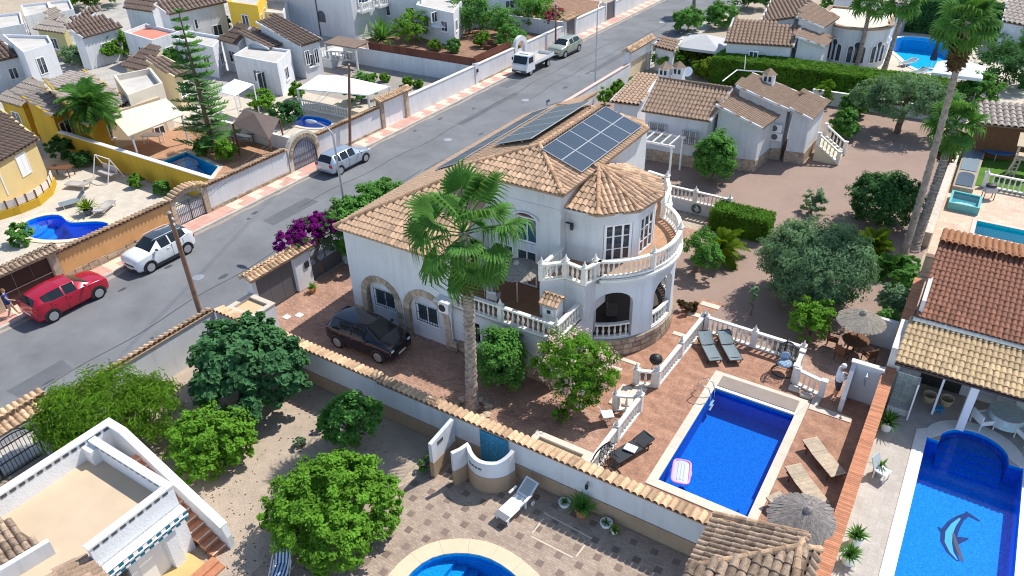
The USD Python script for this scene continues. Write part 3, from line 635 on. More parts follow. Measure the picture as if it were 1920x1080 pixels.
        if rails: part(t, "roof_rail", tube([(L*.14, s*hw*.60, H-.02), (L*.1, s*hw*.61, H+.035), (-L*.25, s*hw*.61, H+.035), (-L*.34, s*hw*.58, H-.03)], .018, 5), ALU)
    part(t, "grille", rbx(L/2-.06, L/2+.012, -hw*.5, hw*.5, .5*k, .62*k, .02), BLACKP)
    part(t, "number_plate", bx(L/2+.01, L/2+.02, -.26, .26, .38, .49), PLATE); part(t, "number_plate", bx(-L/2-.02, -L/2-.004, -.26, .26, .6, .71), PLATE)
    return t
def paint(name, c, rough=.25, metal=.3): return pbr(name, c, rough, .03, 1.0, metal=metal, coat=.6)

def person(label, loc, rot, joints, skin, clothes, hair, scale=1.0):
    """one continuous body from joints {name: (x, y, z, r)} and bones; clothes: list of (name, bones, extra radius, material)"""
    t = thing("person", label, "person", None, loc, rot)
    def solid(bones, grow=0.0):
        m = None
        for ch in bones.split():
            ks = ch.split("-"); sp = []
            for k in ks:
                x, y, z, r = joints[k]; sp.append(manifold3d.Manifold.sphere(r+grow, 14).translate((x, y, z)))
            h = manifold3d.Manifold.batch_hull(sp); m = h if m is None else m+h
        m = m.refine_to_length(.035); v, f = arr(m); q = trimesh.Trimesh(v, f); trimesh.smoothing.filter_taubin(q, iterations=6); return q
    body = "hl-hr-bl-br bl-br-sl-sr sl-sr-nk nk-hd hd-fc hl-kl kl-al al-tl hr-kr kr-ar ar-tr sl-el el-wl wl-pl sr-er er-wr wr-pr"
    body += " "+" ".join("pl-f%dl pr-f%dr" % (i, i) for i in range(5))
    part(t, "body", solid(body), skin, smooth=True)
    for nm, bones, gr, m in clothes: part(t, nm, solid(bones, gr), m, smooth=True)
    x, y, z, r = joints["hd"]; v, f = arr(manifold3d.Manifold.sphere(r*1.1, 18).translate((x-.012, y, z+.018))); keep = v[f].mean(1); msk = (keep[:, 2] > z+.0*r) | (keep[:, 0] < x-.25*r)
    part(t, "hair", (v, f[msk]), hair, smooth=True)
    for s in (-1, 1): part(t, "eye", lathe([(.0, -.008), (.012, 0), (.0, .008)], 6, (x+r*.95, y+s*.03, z)), IRON)
    return t
def hand(j, side, p, d, spread):
    "palm p and five short finger tips along d"
    p, d, s = np.array(p), np.array(d, float), np.array(spread, float); j["p"+side] = (*p, .026)
    for i, (o, l) in enumerate(((-.045, .05), (-.025, .085), (-.008, .095), (.01, .09), (.027, .07))): j["f%d%s" % (i, side)] = (*(p+s*o+d*l), .009)

def lounger(name, label, loc, rot, fabric, frame, L=1.95, W=.62, h=.34, back=.6, ang=38, slats=0, group=None, wheels=False):
    """sun lounger, head towards +x"""
    t = thing(name, label, "sun lounger", group, loc, rot, 1.0); xb = L/2-back*1.15; c, s = math.cos(math.radians(ang)), math.sin(math.radians(ang)); e = (xb+back*1.15*c, h+back*1.15*s)
    f = B()
    for y in (-W/2, W/2):
        f.bar((-L/2, y, h-.03), (L/2-.15, y, h-.03), .04, .05); f.bar((xb, y, h+.01), (e[0], y, e[1]), .035)
        for x in (-L/2+.2, L/2-.35): f.bar((x, y, 0), (x, y, h-.05), .04)
    for x in (-L/2+.2, L/2-.35, -L/2, xb): f.bar((x, -W/2, h-.03), (x, W/2, h-.03), .035)
    f.bar((e[0], -W/2, e[1]), (e[0], W/2, e[1]), .035); f.bar((e[0]-.2*c, 0, e[1]-.2*s), (L/2-.2, 0, h-.05), .03)
    part(t, "frame", f, frame)
    if slats:
        for i in range(slats):
            x = -L/2+(xb+L/2)*(i+.5)/slats; part(t, "slat", bx(x-.032, x+.032, -W/2-.01, W/2+.01, h, h+.022), fabric)
        nb = int(slats*.6)
        for i in range(nb):
            u = back*1.15*(i+.6)/nb; part(t, "slat", bar((xb+u*c, -W/2-.01, h+.025+u*s), (xb+u*c, W/2+.01, h+.025+u*s), .065, .022, up=(-s, 0, c)), fabric)
    else:
        a = np.linspace(-W/2+.02, W/2-.02, 5); sag = -.035*np.cos(a/(W/2)*PI/2); R = []
        for x, z in ((-L/2+.01, h), (-L/4, h), (xb-.03, h)): R.append([(x, y, z+q) for y, q in zip(a, sag)]+[(x, y, z+q-.012) for y, q in zip(a[::-1], sag)])
        part(t, "seat", loft(R), fabric, smooth=40); R = []
        for u in (.02, back*.5, back*1.15-.01): R.append([(xb+u*c-q*s, y, h+.02+u*s+q*c) for y, q in zip(a, sag)]+[(xb+u*c-(q-.012)*s, y, h+.02+u*s+(q-.012)*c) for y, q in zip(a[::-1], sag)])
        part(t, "backrest", loft(R), fabric, smooth=40)
    return t
def thatch_umbrella(label, loc, R, h, rise=.45, seed=1, pole=WOODD, group=None, mat=None):
    mat = mat or THATCH
    t = thing("thatched_parasol", label, "parasol", group, loc, 0); g = rng(seed)
    part(t, "pole", tube([(0, 0, 0), (0, 0, h)], .04, 8), pole); part(t, "canopy", lathe([(R*.97, h-rise), (R, h-rise+.03), (R*.5, h-rise*.38), (.08, h+.02)], 28), mat, smooth=40)
    b = B(); n = int(420*R)
    for i in range(n):
        a = g.uniform(0, 6.283); r0 = R*g.uniform(0, .75)**.8; r1 = min(R*1.06, r0+R*g.uniform(.25, .5)); w = .028*g.uniform(.6, 1.5); c, s = math.cos(a), math.sin(a)
        z = lambda r: h-rise*(r/R)**1.05+.035+g.uniform(0, .03)
        o = V(-s, c, 0)*w; d = V(-s, c, 0)*g.normal(0, .03); p, q = V(r0*c, r0*s, z(r0)), V(r1*c, r1*s, z(r1)-.02)+d
        b.add((np.array([p-o*.6, p+o*.6, q+o, q-o]), np.array([[0, 1, 2], [0, 2, 3]])))
    part(t, "straw", b, mat, kind="stuff"); part(t, "straw_cap", lathe([(.16, h-.02), (.13, h+.1), (.05, h+.17), (.0, h+.18)], 10), mat)
    for i in range(8): a = i*PI/4; part(t, "rib", bar((.05*math.cos(a), .05*math.sin(a), h-.1), (R*.92*math.cos(a), R*.92*math.sin(a), h-rise-.03), .025), pole)
    return t
def chair(name, label, loc, rot, mat, seat=None, w=.48, h=.44, group=None, wicker=False):
    t = thing(name, label, "chair", group, loc, rot, 1.0)
    for x in (-w/2+.03, w/2-.03):
        for y in (-w/2+.03, w/2-.03): part(t, "leg", bar((x, y, 0), (x, y, h), .035), mat)
    part(t, "seat", rbx(-w/2, w/2, -w/2, w/2, h, h+(.14 if wicker else .05)), seat or mat)
    part(t, "backrest", rbx(-w/2-.02, -w/2+.05, -w/2, w/2, h+.05, h+.48, .02), mat)
    for s in (-1, 1): part(t, "armrest", rbx(-w/2, w/2, s*w/2-.03, s*w/2+.03, h+(.0 if wicker else .18), h+.24, .015), mat)
    return t
def table(name, label, loc, R, h, mat, cloth=None, group=None):
    t = thing(name, label, "table", group, loc, 0); part(t, "tabletop", lathe([(R, h-.04), (R, h), (R*.98, h+.005)], 20), mat)
    for i in range(4): a = PI/4+i*PI/2; part(t, "leg", bar((R*.6*math.cos(a), R*.6*math.sin(a), 0), (R*.6*math.cos(a), R*.6*math.sin(a), h-.04), .045), mat)
    return t
def egg_chair(label, loc, rot, cushion=True, basket=True):
    t = thing("hanging_egg_chair", label, "hanging chair", "hanging egg chairs by the pool", loc, rot); a = np.linspace(0, 2*PI, 25)
    part(t, "base_ring", tube([(.5*math.cos(q), .5*math.sin(q), .025) for q in a], .025, 6), IRON)
    q = np.linspace(0, 1, 12); part(t, "stand", tube([(-.5+(-.22)*math.sin(PI*u)+.52*u**2.2, 0, .03+1.9*u-.12*max(0, u-.8)**2*20) for u in q], .03, 7), IRON)
    for s in (-1, 1): part(t, "strut", tube([(-.05, s*.48, .03), (-.5, 0, .45)], .018, 5), IRON)
    part(t, "chain", tube([(.02, 0, 1.86), (.02, 0, 1.66)], .012, 4), ALU)
    b = B(); ex = lambda th, ph: (.42*math.sin(th)*math.cos(ph)+.02, .42*math.sin(th)*math.sin(ph), .98-.68*math.cos(th))
    for i in range(18):
        ph = i*2*PI/18
        if abs((ph+PI) % (2*PI)-PI) < .75: ths = np.linspace(PI*.0, PI*.30, 5)
        else: ths = np.linspace(0, PI, 12)
        b.tube([ex(z, ph) for z in ths], .011, 4)
    for th in np.linspace(PI*.12, PI*.92, 9):
        lo = .75 if th > PI*.3 else 0; b.tube([ex(th, z) for z in np.linspace(lo, 2*PI-lo, 20)], .011, 4)
    part(t, "basket", b, IRON)
    if cushion:
        part(t, "cushion", xf(trimesh.creation.icosphere(2, 1.0).apply_scale([.33, .34, .11]), (.05, 0, .52)), pbr("blue_cushion", (.36, .48, .62), .9, .1), smooth=True)
        part(t, "pillow", xf(trimesh.creation.icosphere(2, 1.0).apply_scale([.1, .24, .2]), (-.2, 0, .78)), pbr("blue_cushion", (.36, .48, .62)), smooth=True)
    return t
def lamp_post(label, base, h, arm, az):
    t = thing("street_lamp", label, "street lamp", "street lamps along the road", base); b = V(*base); d = V(math.cos(az), math.sin(az), 0)
    part(t, "post", tube([b, b+V(0, 0, h*.5), b+V(0, 0, h-.6)], [.085, .07, .055], 8), STEEL, smooth=50)
    part(t, "arm", tube([b+V(0, 0, h-.65)]+[b+V(0, 0, h-.6+.6*math.sin(q))+d*arm*(1-math.cos(q)) for q in np.linspace(0, PI/2, 6)], .045, 7), STEEL, smooth=50)
    e = b+V(0, 0, h)+d*arm; part(t, "base_plate", bx(b[0]-.2, b[0]+.2, b[1]-.2, b[1]+.2, b[2], b[2]+.05), STEEL)
    hd = trimesh.creation.icosphere(2, 1.0).apply_scale([.42, .17, .085]); v, f = arr(xf(hd, (0, 0, 0), az)); hp = part(t, "lamp_head", (v+e+d*.25, f), STEEL, smooth=True)
    v, f = arr(xf(trimesh.creation.icosphere(2, 1.0).apply_scale([.26, .13, .05]), (0, 0, 0), az)); part(hp, "lens", (v+e+d*.3-V(0, 0, .06), f), LAMPW, smooth=True)
    return t
def wood_pole(label, base, top, r=.13):
    t = thing("wooden_pole", label, "utility pole", "wooden wire poles", base); b, e = V(*base), V(*top); part(t, "pole", tube([b, (b+e)/2, e], [r, r*.9, r*.75], 9), POLEW, smooth=50)
    part(t, "cap", lathe([(r*.8, 0), (r*.4, .08), (0, .1)], 8, e), STEEL)
    for i in range(2): part(t, "insulator", lathe([(.03, 0), (.05, .05), (.02, .12)], 6, e+V(.14, 0, -.3-.3*i)), PVC)
    part(t, "bracket", bar(e+V(-.3, 0, -.28), e+V(.3, 0, -.28), .05), STEEL); return t
def pool(name, label, outline, coping_outline, z=0.0, depth=1.5, col=(.02, .16, .42), tint=(.72, .9, 1.0), cop=None, water=-.14, prefix="", cop_mat=None, seg=.5):
    """swimming pool: basin with mosaic walls and floor, coping stones, water sheet. Outlines are 2D polygons"""
    t = thing(name, label, "swimming pool", None, (*np.mean(np.array(outline), 0), z)); P, C = Polygon(outline).buffer(0), Polygon(coping_outline).buffer(0)
    m = poolmat("mosaic_"+prefix, col); b = B(); pts = np.array(P.exterior.coords)
    if not P.exterior.is_ccw: pts = pts[::-1]
    for a, c in zip(pts[:-1], pts[1:]):
        b.add((np.array([[*a, z-depth], [*c, z-depth], [*c, z], [*a, z]]), np.array([[0, 2, 1], [0, 3, 2]])))
    part(t, "basin_wall", b, m); part(t, "basin_floor", sheet(P, z-depth), m)
    part(t, "water", sheet(P.buffer(-.003), z+water), watermat("water_"+prefix, tint))
    ring = C.difference(P); cm = cop_mat or TRAV
    cuts = []; co = LineString(C.exterior.coords); ci = LineString(P.exterior.coords); n = max(8, int(co.length/seg)); c0 = np.array(P.representative_point().coords[0])
    for i in range(n):
        a, b_ = [np.array(co.interpolate((i+k)/n, normalized=True).coords[0]) for k in (0, 1)]
        # cells cut by rays from the inner outline, a few mm open as joints
        ia, ib = [np.array(ci.interpolate(ci.project(Point(q))).coords[0]) for q in (a, b_)]
        oa, ob = a+(a-ia)*.6, b_+(b_-ib)*.6; mid = np.array(co.interpolate((i+.5)/n, normalized=True).coords[0]); om = mid+(mid-np.array(ci.interpolate(ci.project(Point(mid))).coords[0]))*.8
        cell = Polygon([ia-(a-ia)*.2, oa, om, ob, ib-(b_-ib)*.2]).buffer(0).intersection(ring).buffer(-.004)
        for g_ in ([cell] if cell.geom_type == "Polygon" else [q for q in getattr(cell, "geoms", []) if q.geom_type == "Polygon"]):
            if g_.area > .01: part(t, "coping_stone", prism(g_.simplify(.004), z-.05, z+.045), cm)
    part(t, "coping_bed", prism(ring.buffer(-.002), z-.06, z+.03) if ring.geom_type == "Polygon" else prism(list(ring.geoms)[0], z-.06, z+.03), CONC)
    return t
def gate_bars(owner, p0, p1, z0, z1, mat, step=.14, solid=None, top=None, arch=0.0, name="gate_leaf", t=.02):
    "iron gate leaf: frame, upright bars (curved top by arch), optional sheet on the lower part"
    p0, p1 = V(*p0[:2], 0), V(*p1[:2], 0); d = p1-p0; L = np.linalg.norm(d[:2]); d /= L; b = B(); n = max(3, int(L/step))
    tz = lambda s: z1+arch*(1-(2*s/L-1)**2)
    for i in range(n+1): s = L*i/n; b.bar(p0+d*s+V(0, 0, z0), p0+d*s+V(0, 0, tz(s)), t)
    for z in (z0+.03, z0+(z1-z0)*.45, z1-.12): b.bar(p0+V(0, 0, z), p1+V(0, 0, z), .035, .04)
    for i in range(8): b.bar(p0+d*L*i/8+V(0, 0, tz(L*i/8)), p0+d*L*(i+1)/8+V(0, 0, tz(L*(i+1)/8)), .035)
    for q in (p0, p1): b.bar(q+V(0, 0, z0), q+V(0, 0, z1), .05)
    l = part(owner, name, b, mat)
    if solid: part(l, "sheet", bar(p0+V(0, 0, (z0+solid[0])/2+.02), p1+V(0, 0, (z0+solid[0])/2+.02), .012, solid[0]-z0), solid[1])
    return l
# ---------------------------------------------------------------- pools first: the ground sheets are cut around them
def smooth_outline(pts, k=40, closed=True):
    from scipy.interpolate import splprep, splev
    p = np.array(pts+[pts[0]], float); tck, _ = splprep(p.T, s=0, per=True); return np.column_stack(splev(np.linspace(0, 1, k, endpoint=False), tck))
def arc_pts(cx, cy, r, a0, a1, n=14): return [(cx+r*math.cos(a), cy+r*math.sin(a)) for a in np.linspace(a0, a1, n)]
MAINP = [(-6.6, 19.95), (-3.12, 19.95), (-3.12, 26.25), (-6.6, 26.25)]; MAINC = [(-6.98, 19.55), (-2.75, 19.55), (-2.75, 27.5), (-6.98, 27.5)]
DOLP = [(1.82, 17.0), (5.2, 17.0), (5.2, 27.72), (4.72, 27.72), (4.66, 28.2)]+arc_pts(3.48, 27.75, 1.27, .45, PI-.45, 12)+[(2.30, 28.2), (2.28, 27.72), (1.82, 27.72)]
DOLC = [(1.38, 16.5), (5.75, 16.5), (5.75, 28.0)]+arc_pts(3.48, 27.75, 1.82, .3, PI-.3, 14)+[(1.38, 28.0)]
FRONT = [(-12.15, 11.3), (-11.9, 12.55), (-11.2, 13.2), (-10.2, 13.55), (-9.3, 13.5), (-8.3, 13.2), (-6.9, 12.3), (-6.3, 10.8), (-7.0, 9.2), (-9, 8.6), (-11.2, 9.4)]
FRONT = [tuple(p) for p in smooth_outline(FRONT)]; FRONTC = [tuple(p) for p in np.array(Polygon(FRONT).buffer(.62).exterior.coords)[:-1]]
KID = [tuple(p) for p in smooth_outline([(-50.7, 19.35), (-50.7, 20.4), (-49.8, 21.2), (-48.2, 20.95), (-46.7, 21.9), (-45.4, 22.0), (-45.1, 21.2), (-46.4, 19.2), (-48.8, 18.5)], 34)]
KIDC = [tuple(p) for p in np.array(Polygon(KID).buffer(.4).exterior.coords)[:-1]]
LBLUE = [(-51.6, 29.7), (-51.5, 32.6), (-46.9, 31.9), (-45.3, 29.5)]; LBLUEC = [tuple(p) for p in np.array(Polygon(LBLUE).buffer(.35, join_style=2).exterior.coords)[:-1]]
ROUNDP = [(-47.7+2.1*math.cos(a), 42.3+1.2*math.sin(a)) for a in np.linspace(0, 2*PI, 22, endpoint=False)]; ROUNDC = [tuple(p) for p in np.array(Polygon(ROUNDP).buffer(.35).exterior.coords)[:-1]]
URP = [tuple(p) for p in smooth_outline([(-10, 89.5), (-8.6, 93.4), (-4.2, 92.2), (-3.4, 88), (-4.0, 83.0), (-5.2, 80.6), (-6.6, 81.8), (-8.0, 84.6)], 34)]; URC = [tuple(p) for p in np.array(Polygon(URP).buffer(.45).exterior.coords)[:-1]]
TEAL = [(1.75, 47.6), (7.0, 47.4), (7.0, 49.4), (1.75, 49.5)]; TEALC = [tuple(p) for p in np.array(Polygon(TEAL).buffer(.25, join_style=2).exterior.coords)[:-1]]
HOLES = unary_union([Polygon(p) for p in (MAINP, DOLP, FRONT, KID, LBLUE, ROUNDP, URP, TEAL)]).buffer(.004)
def ground(name, poly, z, mat):
    P = poly if hasattr(poly, "exterior") else Polygon(poly)
    b = B(); D = P.difference(HOLES)
    for g in ([D] if D.geom_type == "Polygon" else D.geoms): b.add(sheet(g, z))
    return solo(name, b, mat, kind="structure")
EARTH = pbr("dry_earth", (.46, .38, .29), .95, .1, .8, fine=.25, fscale=9, bump=.4, bscale=20, stain=.15)
ASPH = pbr("asphalt", (.203, .208, .218), .9, .16, .22, fine=.10, fscale=18, bump=.25, bscale=120, stain=.22)
PINKP = pavemat("pavement_tiles", ((.60, .40, .32), (.70, .58, .46)), (.46, .36, .3), .4, .4, noise=.12, offset=0.0, msize=.008)
RAMPP = pavemat("ramp_tiles", ((.48, .25, .2), (.56, .31, .25)), (.42, .28, .24), .4, .2, noise=.15)
DRIVE = pavemat("driveway_pavers", ((.35, .20, .145), (.46, .28, .20)), (.28, .185, .145), .22, .11, noise=.28, msize=.01, nscale=.8)
TERR = pavemat("terrace_stone", ((.345, .185, .125), (.41, .23, .155)), (.33, .185, .13), .55, .33, noise=.3, msize=.012, nscale=2.2)
YARD = pbr("pink_gravel", (.34, .245, .20), .95, .08, 2.5, fine=.3, fscale=22, bump=.6, bscale=40, stain=.12)
GRAVEL = pbr("beige_gravel", (.46, .37, .29), .95, .10, 2.2, fine=.32, fscale=24, bump=.6, bscale=40, stain=.22)
PAVB = pavemat("plot_pavers", ((.345, .265, .21), (.425, .335, .265)), (.30, .235, .19), .2, .1, noise=.2, msize=.008)
RPAT = pavemat("right_patio", ((.44, .40, .36), (.50, .455, .41)), (.40, .365, .32), .3, .3, noise=.14, offset=0.0, msize=.006)
PALE = pavemat("pale_tiles", ((.55, .485, .395), (.60, .535, .44)), (.48, .42, .35), .5, .5, noise=.1, offset=0.0)
ORANGE = pavemat("orange_tiles", ((.42, .235, .14), (.48, .28, .17)), (.34, .22, .15), .33, .33, noise=.12, offset=0.0)
LAWN = pbr("lawn", (.085, .19, .025), .95, .2, 1.0, fine=.3, fscale=40, bump=.5, bscale=60)
ground("ground", sbox(-420, -120, 320, 620), -.03, EARTH)
ground("far_pavement", [(-110, 12), (-60, 12), (-60, 95), (-110, 140)], -.012, pbr("far_paving", (.46, .43, .39), .95, .12, .3, fine=.15, fscale=5, stain=.25))
ground("road", sbox(-39.6, -60, -30.3, 300), 0.0, ASPH)
pv = solo("pavement", B().bx(-41.15, -39.75, -60, 300, -.02, .115), PINKP, kind="structure")
for y in np.arange(6, 104, 1.0): part(pv, "kerb_stone", bx(-39.742, -39.585, y+.006, y+.994, -.02, .118), CONC)
part(pv, "far_kerb", bx(-39.742, -39.585, 104.01, 300, -.02, .118), CONC); part(pv, "near_kerb", bx(-39.742, -39.585, -60, 5.99, -.02, .118), CONC)
ramps = [(13.2, 16.2), (23.8, 26.6), (33.9, 36.8), (43.8, 47.3), (74.7, 77.3), (84.7, 87.5)]
# alternate bands of deeper and paler slabs, as laid in the photograph
PK, PC = pavemat("pavement_pink", ((.56, .32, .26), (.62, .38, .31)), (.46, .31, .26), .4, .4, noise=.12, offset=0.0, msize=.008), pavemat("pavement_cream", ((.70, .55, .42), (.76, .62, .5)), (.56, .45, .36), .4, .4, noise=.12, offset=0.0, msize=.008)
for i, y in enumerate(np.arange(6, 104, .6)):
    k = 0
    for x in np.arange(-40.98, -39.8, .6):
        part(pv, "slab", bx(x+.006, min(x+.594, -39.76), y+.006, y+.594, .1, .121), (PK, PC)[0 if any(a < y < b for a, b in ramps) else (1 if (i % 3 == 0) or (i % 3 == 1 and k != 1) else 0)]); k += 1
np_ = solo("near_pavement", B().bx(-30.3, -28.95, -60, 300, -.02, .11), CONC, kind="structure")
for y in np.arange(0, 30, 1.0): part(np_, "kerb_stone", bx(-30.45, -30.304, y+.006, y+.994, -.02, .113), CONC)
ground("driveway", [(-28.8, 17.5), (-9.3, 17.5), (-9.3, 26.6), (-12.6, 26.6), (-12.6, 40), (-28.8, 40)], 0.0, DRIVE)
ground("pool_terrace", [(-9.3, 17.5), (-.45, 17.5), (-.45, 30.2), (-9.3, 30.2)], .004, TERR)
ground("garden_path", [(-12.6, 22.2), (-9.3, 22.2), (-9.3, 30.2), (-8.4, 33), (-9.6, 33), (-10.6, 30), (-12.6, 26.7)], .009, TERR)
ground("yard", [(-12.6, 30.2), (-.45, 30.2), (-.45, 66.8), (-28.6, 66.8), (-28.6, 42), (-12.6, 42)], 0.0, YARD)
ground("patio", [(-4.0, 29.3), (-.45, 29.3), (-.45, 31.8), (-1.2, 33), (-3.2, 33), (-4.0, 31.5)], .012, pavemat("patio_stone", ((.36, .23, .18), (.44, .29, .22)), (.3, .2, .17), .4, .25, noise=.22))
ground("front_gravel", [(-28.8, -20), (-15.2, -20), (-15.2, 17.2), (-28.8, 17.2)], .002, GRAVEL)
ground("front_paving", [(-16.6, -20), (-.3, -20), (-.3, 17.2), (-14.0, 17.2), (-15.0, 14.5), (-16.9, 12.8)], .006, PAVB)
ground("right_patio", sbox(-.05, -20, 60, 34), 0.0, RPAT)
ground("upper_patio", sbox(-.3, 41, 40, 54.6), .004, pavemat("peach_patio", ((.62, .43, .32), (.7, .52, .4)), (.52, .38, .3), .4, .4, noise=.14, offset=.5))
ground("lawn", sbox(1.1, 55.2, 30, 62), .006, LAWN)
ground("lawn", sbox(-.3, 62, 1.3, 75), .006, LAWN)
ground("villa_patio", sbox(-14, 72, 3, 96), .0, PALE)
ground("left_patio", [(-62, 12), (-41.1, 12), (-41.1, 27.5), (-60, 27.5)], .004, PALE)
ground("left_patio", [(-57, 27.9), (-41.1, 27.9), (-41.1, 36.5), (-57, 36.5)], .008, ORANGE)
ground("left_patio", [(-60, 36.7), (-41.1, 36.7), (-41.1, 48), (-60, 48)], .004, PALE)
ground("left_patio", [(-60, 48), (-41.1, 48), (-41.1, 57.3), (-60, 57.3)], .002, pbr("grey_gravel", (.36, .32, .28), .95, .15, .6, fine=.2, fscale=20, stain=.15))
ground("left_patio", [(-62, 57.6), (-41.1, 57.6), (-41.1, 95), (-62, 95)], .004, pavemat("brown_patio", ((.26, .15, .1), (.33, .2, .13)), (.22, .15, .11), .33, .33, noise=.25))
# manhole lids and tar seams on the road
for i, (px_, py_) in enumerate([(840, 262), (985, 188), (1240, 42), (372, 520)]):
    p = at(px_, py_); solo("manhole_cover", xf(lathe([(.33, .0), (.33, .006), (.3, .008)], 18), (p[0], p[1], .001)), STEEL, ["round iron lid in the road beside the silver car's lane", "round iron lid in the road level with the solar roof", "round iron lid far up the road", "round iron lid in the road below the white car"][i], "manhole cover")
tar = B()
g_ = rng(5)
for x0, y0, y1 in [(-33.2, 4, 40), (-36.4, 30, 78), (-34.4, 55, 100)]:
    p = [(x0+.12*math.sin(y*.9)+.2*math.sin(y*.17), y) for y in np.arange(y0, y1, 1.0)]
    for (a, b), (c, d) in zip(p[:-1], p[1:]): tar.add((np.array([[a-.03, b, .004], [a+.03, b, .004], [c+.03, d, .004], [c-.03, d, .004]]), np.array([[0, 1, 2], [0, 2, 3]])))
solo("tar_seam", tar, pbr("tar", (.06, .06, .062), .7, .1), kind="structure")
g_ = rng(21); PATCH = pbr("asphalt_patch", (.135, .14, .15), .9, .15, .8, fine=.15, fscale=18); DUST = pbr("gutter_dust", (.36, .31, .26), .95, .2, 1.0, fine=.25, fscale=14)
def blob(x, y, rx, ry, n=16): return [(x+rx*math.cos(a)*g_.uniform(.75, 1.15), y+ry*math.sin(a)*g_.uniform(.75, 1.15)) for a in np.linspace(0, 2*PI, n, endpoint=False)]
b = B()
for x0, x1, y0, y1 in [(-37.2, -36.1, 27.5, 31.4), (-33.0, -31.6, 39, 41.2), (-36.6, -35.9, 48, 57), (-34.4, -33.2, 9.6, 12.2), (-38.9, -37.9, 58, 60.4), (-33.6, -32.9, 66, 78)]: b.add(sheet([(x0+g_.normal(0, .05), y0), (x1+g_.normal(0, .05), y0+g_.normal(0, .08)), (x1+g_.normal(0, .05), y1), (x0, y1+g_.normal(0, .08))], .0025))
solo("road_patch", b, PATCH, kind="structure")
b = B()
for y in np.arange(4, 104, 1.3): b.add(sheet(Polygon(blob(-39.42+g_.normal(0, .05), y, .17, 1.0)).intersection(sbox(-39.58, -10, -38, 200)), .003+.00002*y)).add(sheet(Polygon(blob(-30.62+g_.normal(0, .05), y, .16, 1.0)).intersection(sbox(-36, -10, -30.47, 200)), .003+.00002*y))
solo("gutter_dust", b, DUST, kind="structure")
b = B()
for i in range(26): b.add(sheet(Polygon(blob(g_.choice([-38.5, -37.2, -33.4, -32.0])+g_.normal(0, .2), g_.uniform(4, 70), g_.uniform(.06, .2), g_.uniform(.08, .4), 10)), .0042+.0001*i))
solo("oil_stain", b, pbr("oil_stain", (.075, .077, .08), .6, .15), kind="structure")
# dark squares laid into the front paving
dk = pbr("dark_paver", (.22, .165, .135), .9, .15, 4.0, fine=.15, island=.15)
fp = "/World/front_paving"
for i in range(-1, 24):
    for j in range(-1, 14):
        x, y = -16.2+i*.8+(.0 if j % 2 else .4), 16.8-j*.62
        q = Point(x, y)
        if Polygon([(-16.2, -2), (-.6, -2), (-.6, 16.9), (-13.9, 16.9), (-16.2, 13)]).contains(q) and not Polygon(FRONTC).buffer(.2).contains(q):
            part(fp, "dark_paver", bx(x-.13, x+.13, y-.13, y+.13, .006, .012), dk)
pool("swimming_pool", "long rectangular blue pool with cream coping and a pink float in the red terrace", MAINP, MAINC, .004, 0.98, (.002, .165, .60), cop=None, prefix="deep", seg=.75)
mp = "/World/swimming_pool"
part(mp, "cover_box", rbx(-6.55, -3.15, 26.45, 27.25, .04, .085, .01), pbr("cover_slats", (.30, .25, .22), .8, .1)); part(mp, "white_edge", bx(-6.62, -3.1, 26.27, 26.42, .04, .07), PVC)
st = B()
for k in range(3): st.bx(-5.9-.0, -5.1-k*.25+.25, 20.0, 20.85-k*.25, -.97+k*.22, -.75+k*.22)
part(mp, "steps", st, poolmat("mosaic_deep", (0, 0, 0))); part(mp, "bench", bx(-3.55, -3.13, 20.0, 21.3, -.97, -.45), poolmat("mosaic_deep", (0, 0, 0)))
pool("swimming_pool", "white-rimmed blue pool with the dolphin mosaic and rounded steps end", DOLP, DOLC, 0.0, 0.95, (.002, .25, .78), tint=(.82, .96, 1), prefix="azure", cop_mat=pbr("white_coping", (.80, .78, .74), .7, .05, 3.0, island=.05), seg=.9)
dp = "/World/swimming_pool_001"; az = poolmat("mosaic_azure", (0, 0, 0)); stp = B()
for k in range(4): stp.add(prism(Polygon([(2.32+.02, 27.2-.0)]+[(4.64, 27.2)]+arc_pts(3.48, 27.75-.0, 1.2, .1, PI-.1, 10)).intersection(sbox(0, 27.2+.32*k, 9, 40)), -.94 if k == 0 else -.80+.13*(k-1), -.80+.13*k))
part(dp, "steps", stp, az)
# the dolphin on the floor of the pool: flat mosaic pieces
def ribbon(pts, w):
    p = np.array(pts, float); t = np.gradient(p, axis=0); t /= np.linalg.norm(t, axis=1, keepdims=True); n = np.column_stack([-t[:, 1], t[:, 0]]); w = np.array(w)[:, None]
    return Polygon(np.vstack([p+n*w, (p-n*w)[::-1]])).buffer(0)
DZ = -.95; q = lambda x, y: at(x, y, DZ)[:2]
sp = [q(*p) for p in [(1815, 964), (1800, 972), (1788, 984), (1779, 1000), (1778, 1018), (1784, 1035), (1795, 1050)]]
dol = ribbon(sp, [.035, .09, .17, .23, .22, .14, .03])
fl = [Polygon([q(1815, 964), q(1803, 950), q(1811, 960), q(1835, 976), q(1818, 968)]).buffer(0), Polygon([q(1778, 1002), q(1760, 990), q(1776, 1014)]).buffer(0), Polygon([q(1790, 1008), q(1813, 1010), q(1793, 1020)]).buffer(0)]
part(dp, "dolphin_mosaic", sheet(unary_union([dol]+fl).buffer(.05), DZ+.004), pbr("mosaic_navy", (.006, .035, .16), .4, .1, spec=.03))
part(dp, "dolphin_mosaic", sheet(ribbon(sp[1:], [.03, .08, .12, .12, .07, .02]), DZ+.008), pbr("mosaic_pale", (.10, .45, .62), .4, .1, spec=.03))
part(dp, "dolphin_mosaic", sheet(ribbon([q(*p) for p in [(1788, 1000), (1792, 1018), (1798, 1035), (1806, 1054)]], [.03, .07, .07, .03]), DZ+.012), pbr("mosaic_grey", (.14, .10, .12), .4, .1, spec=.03))
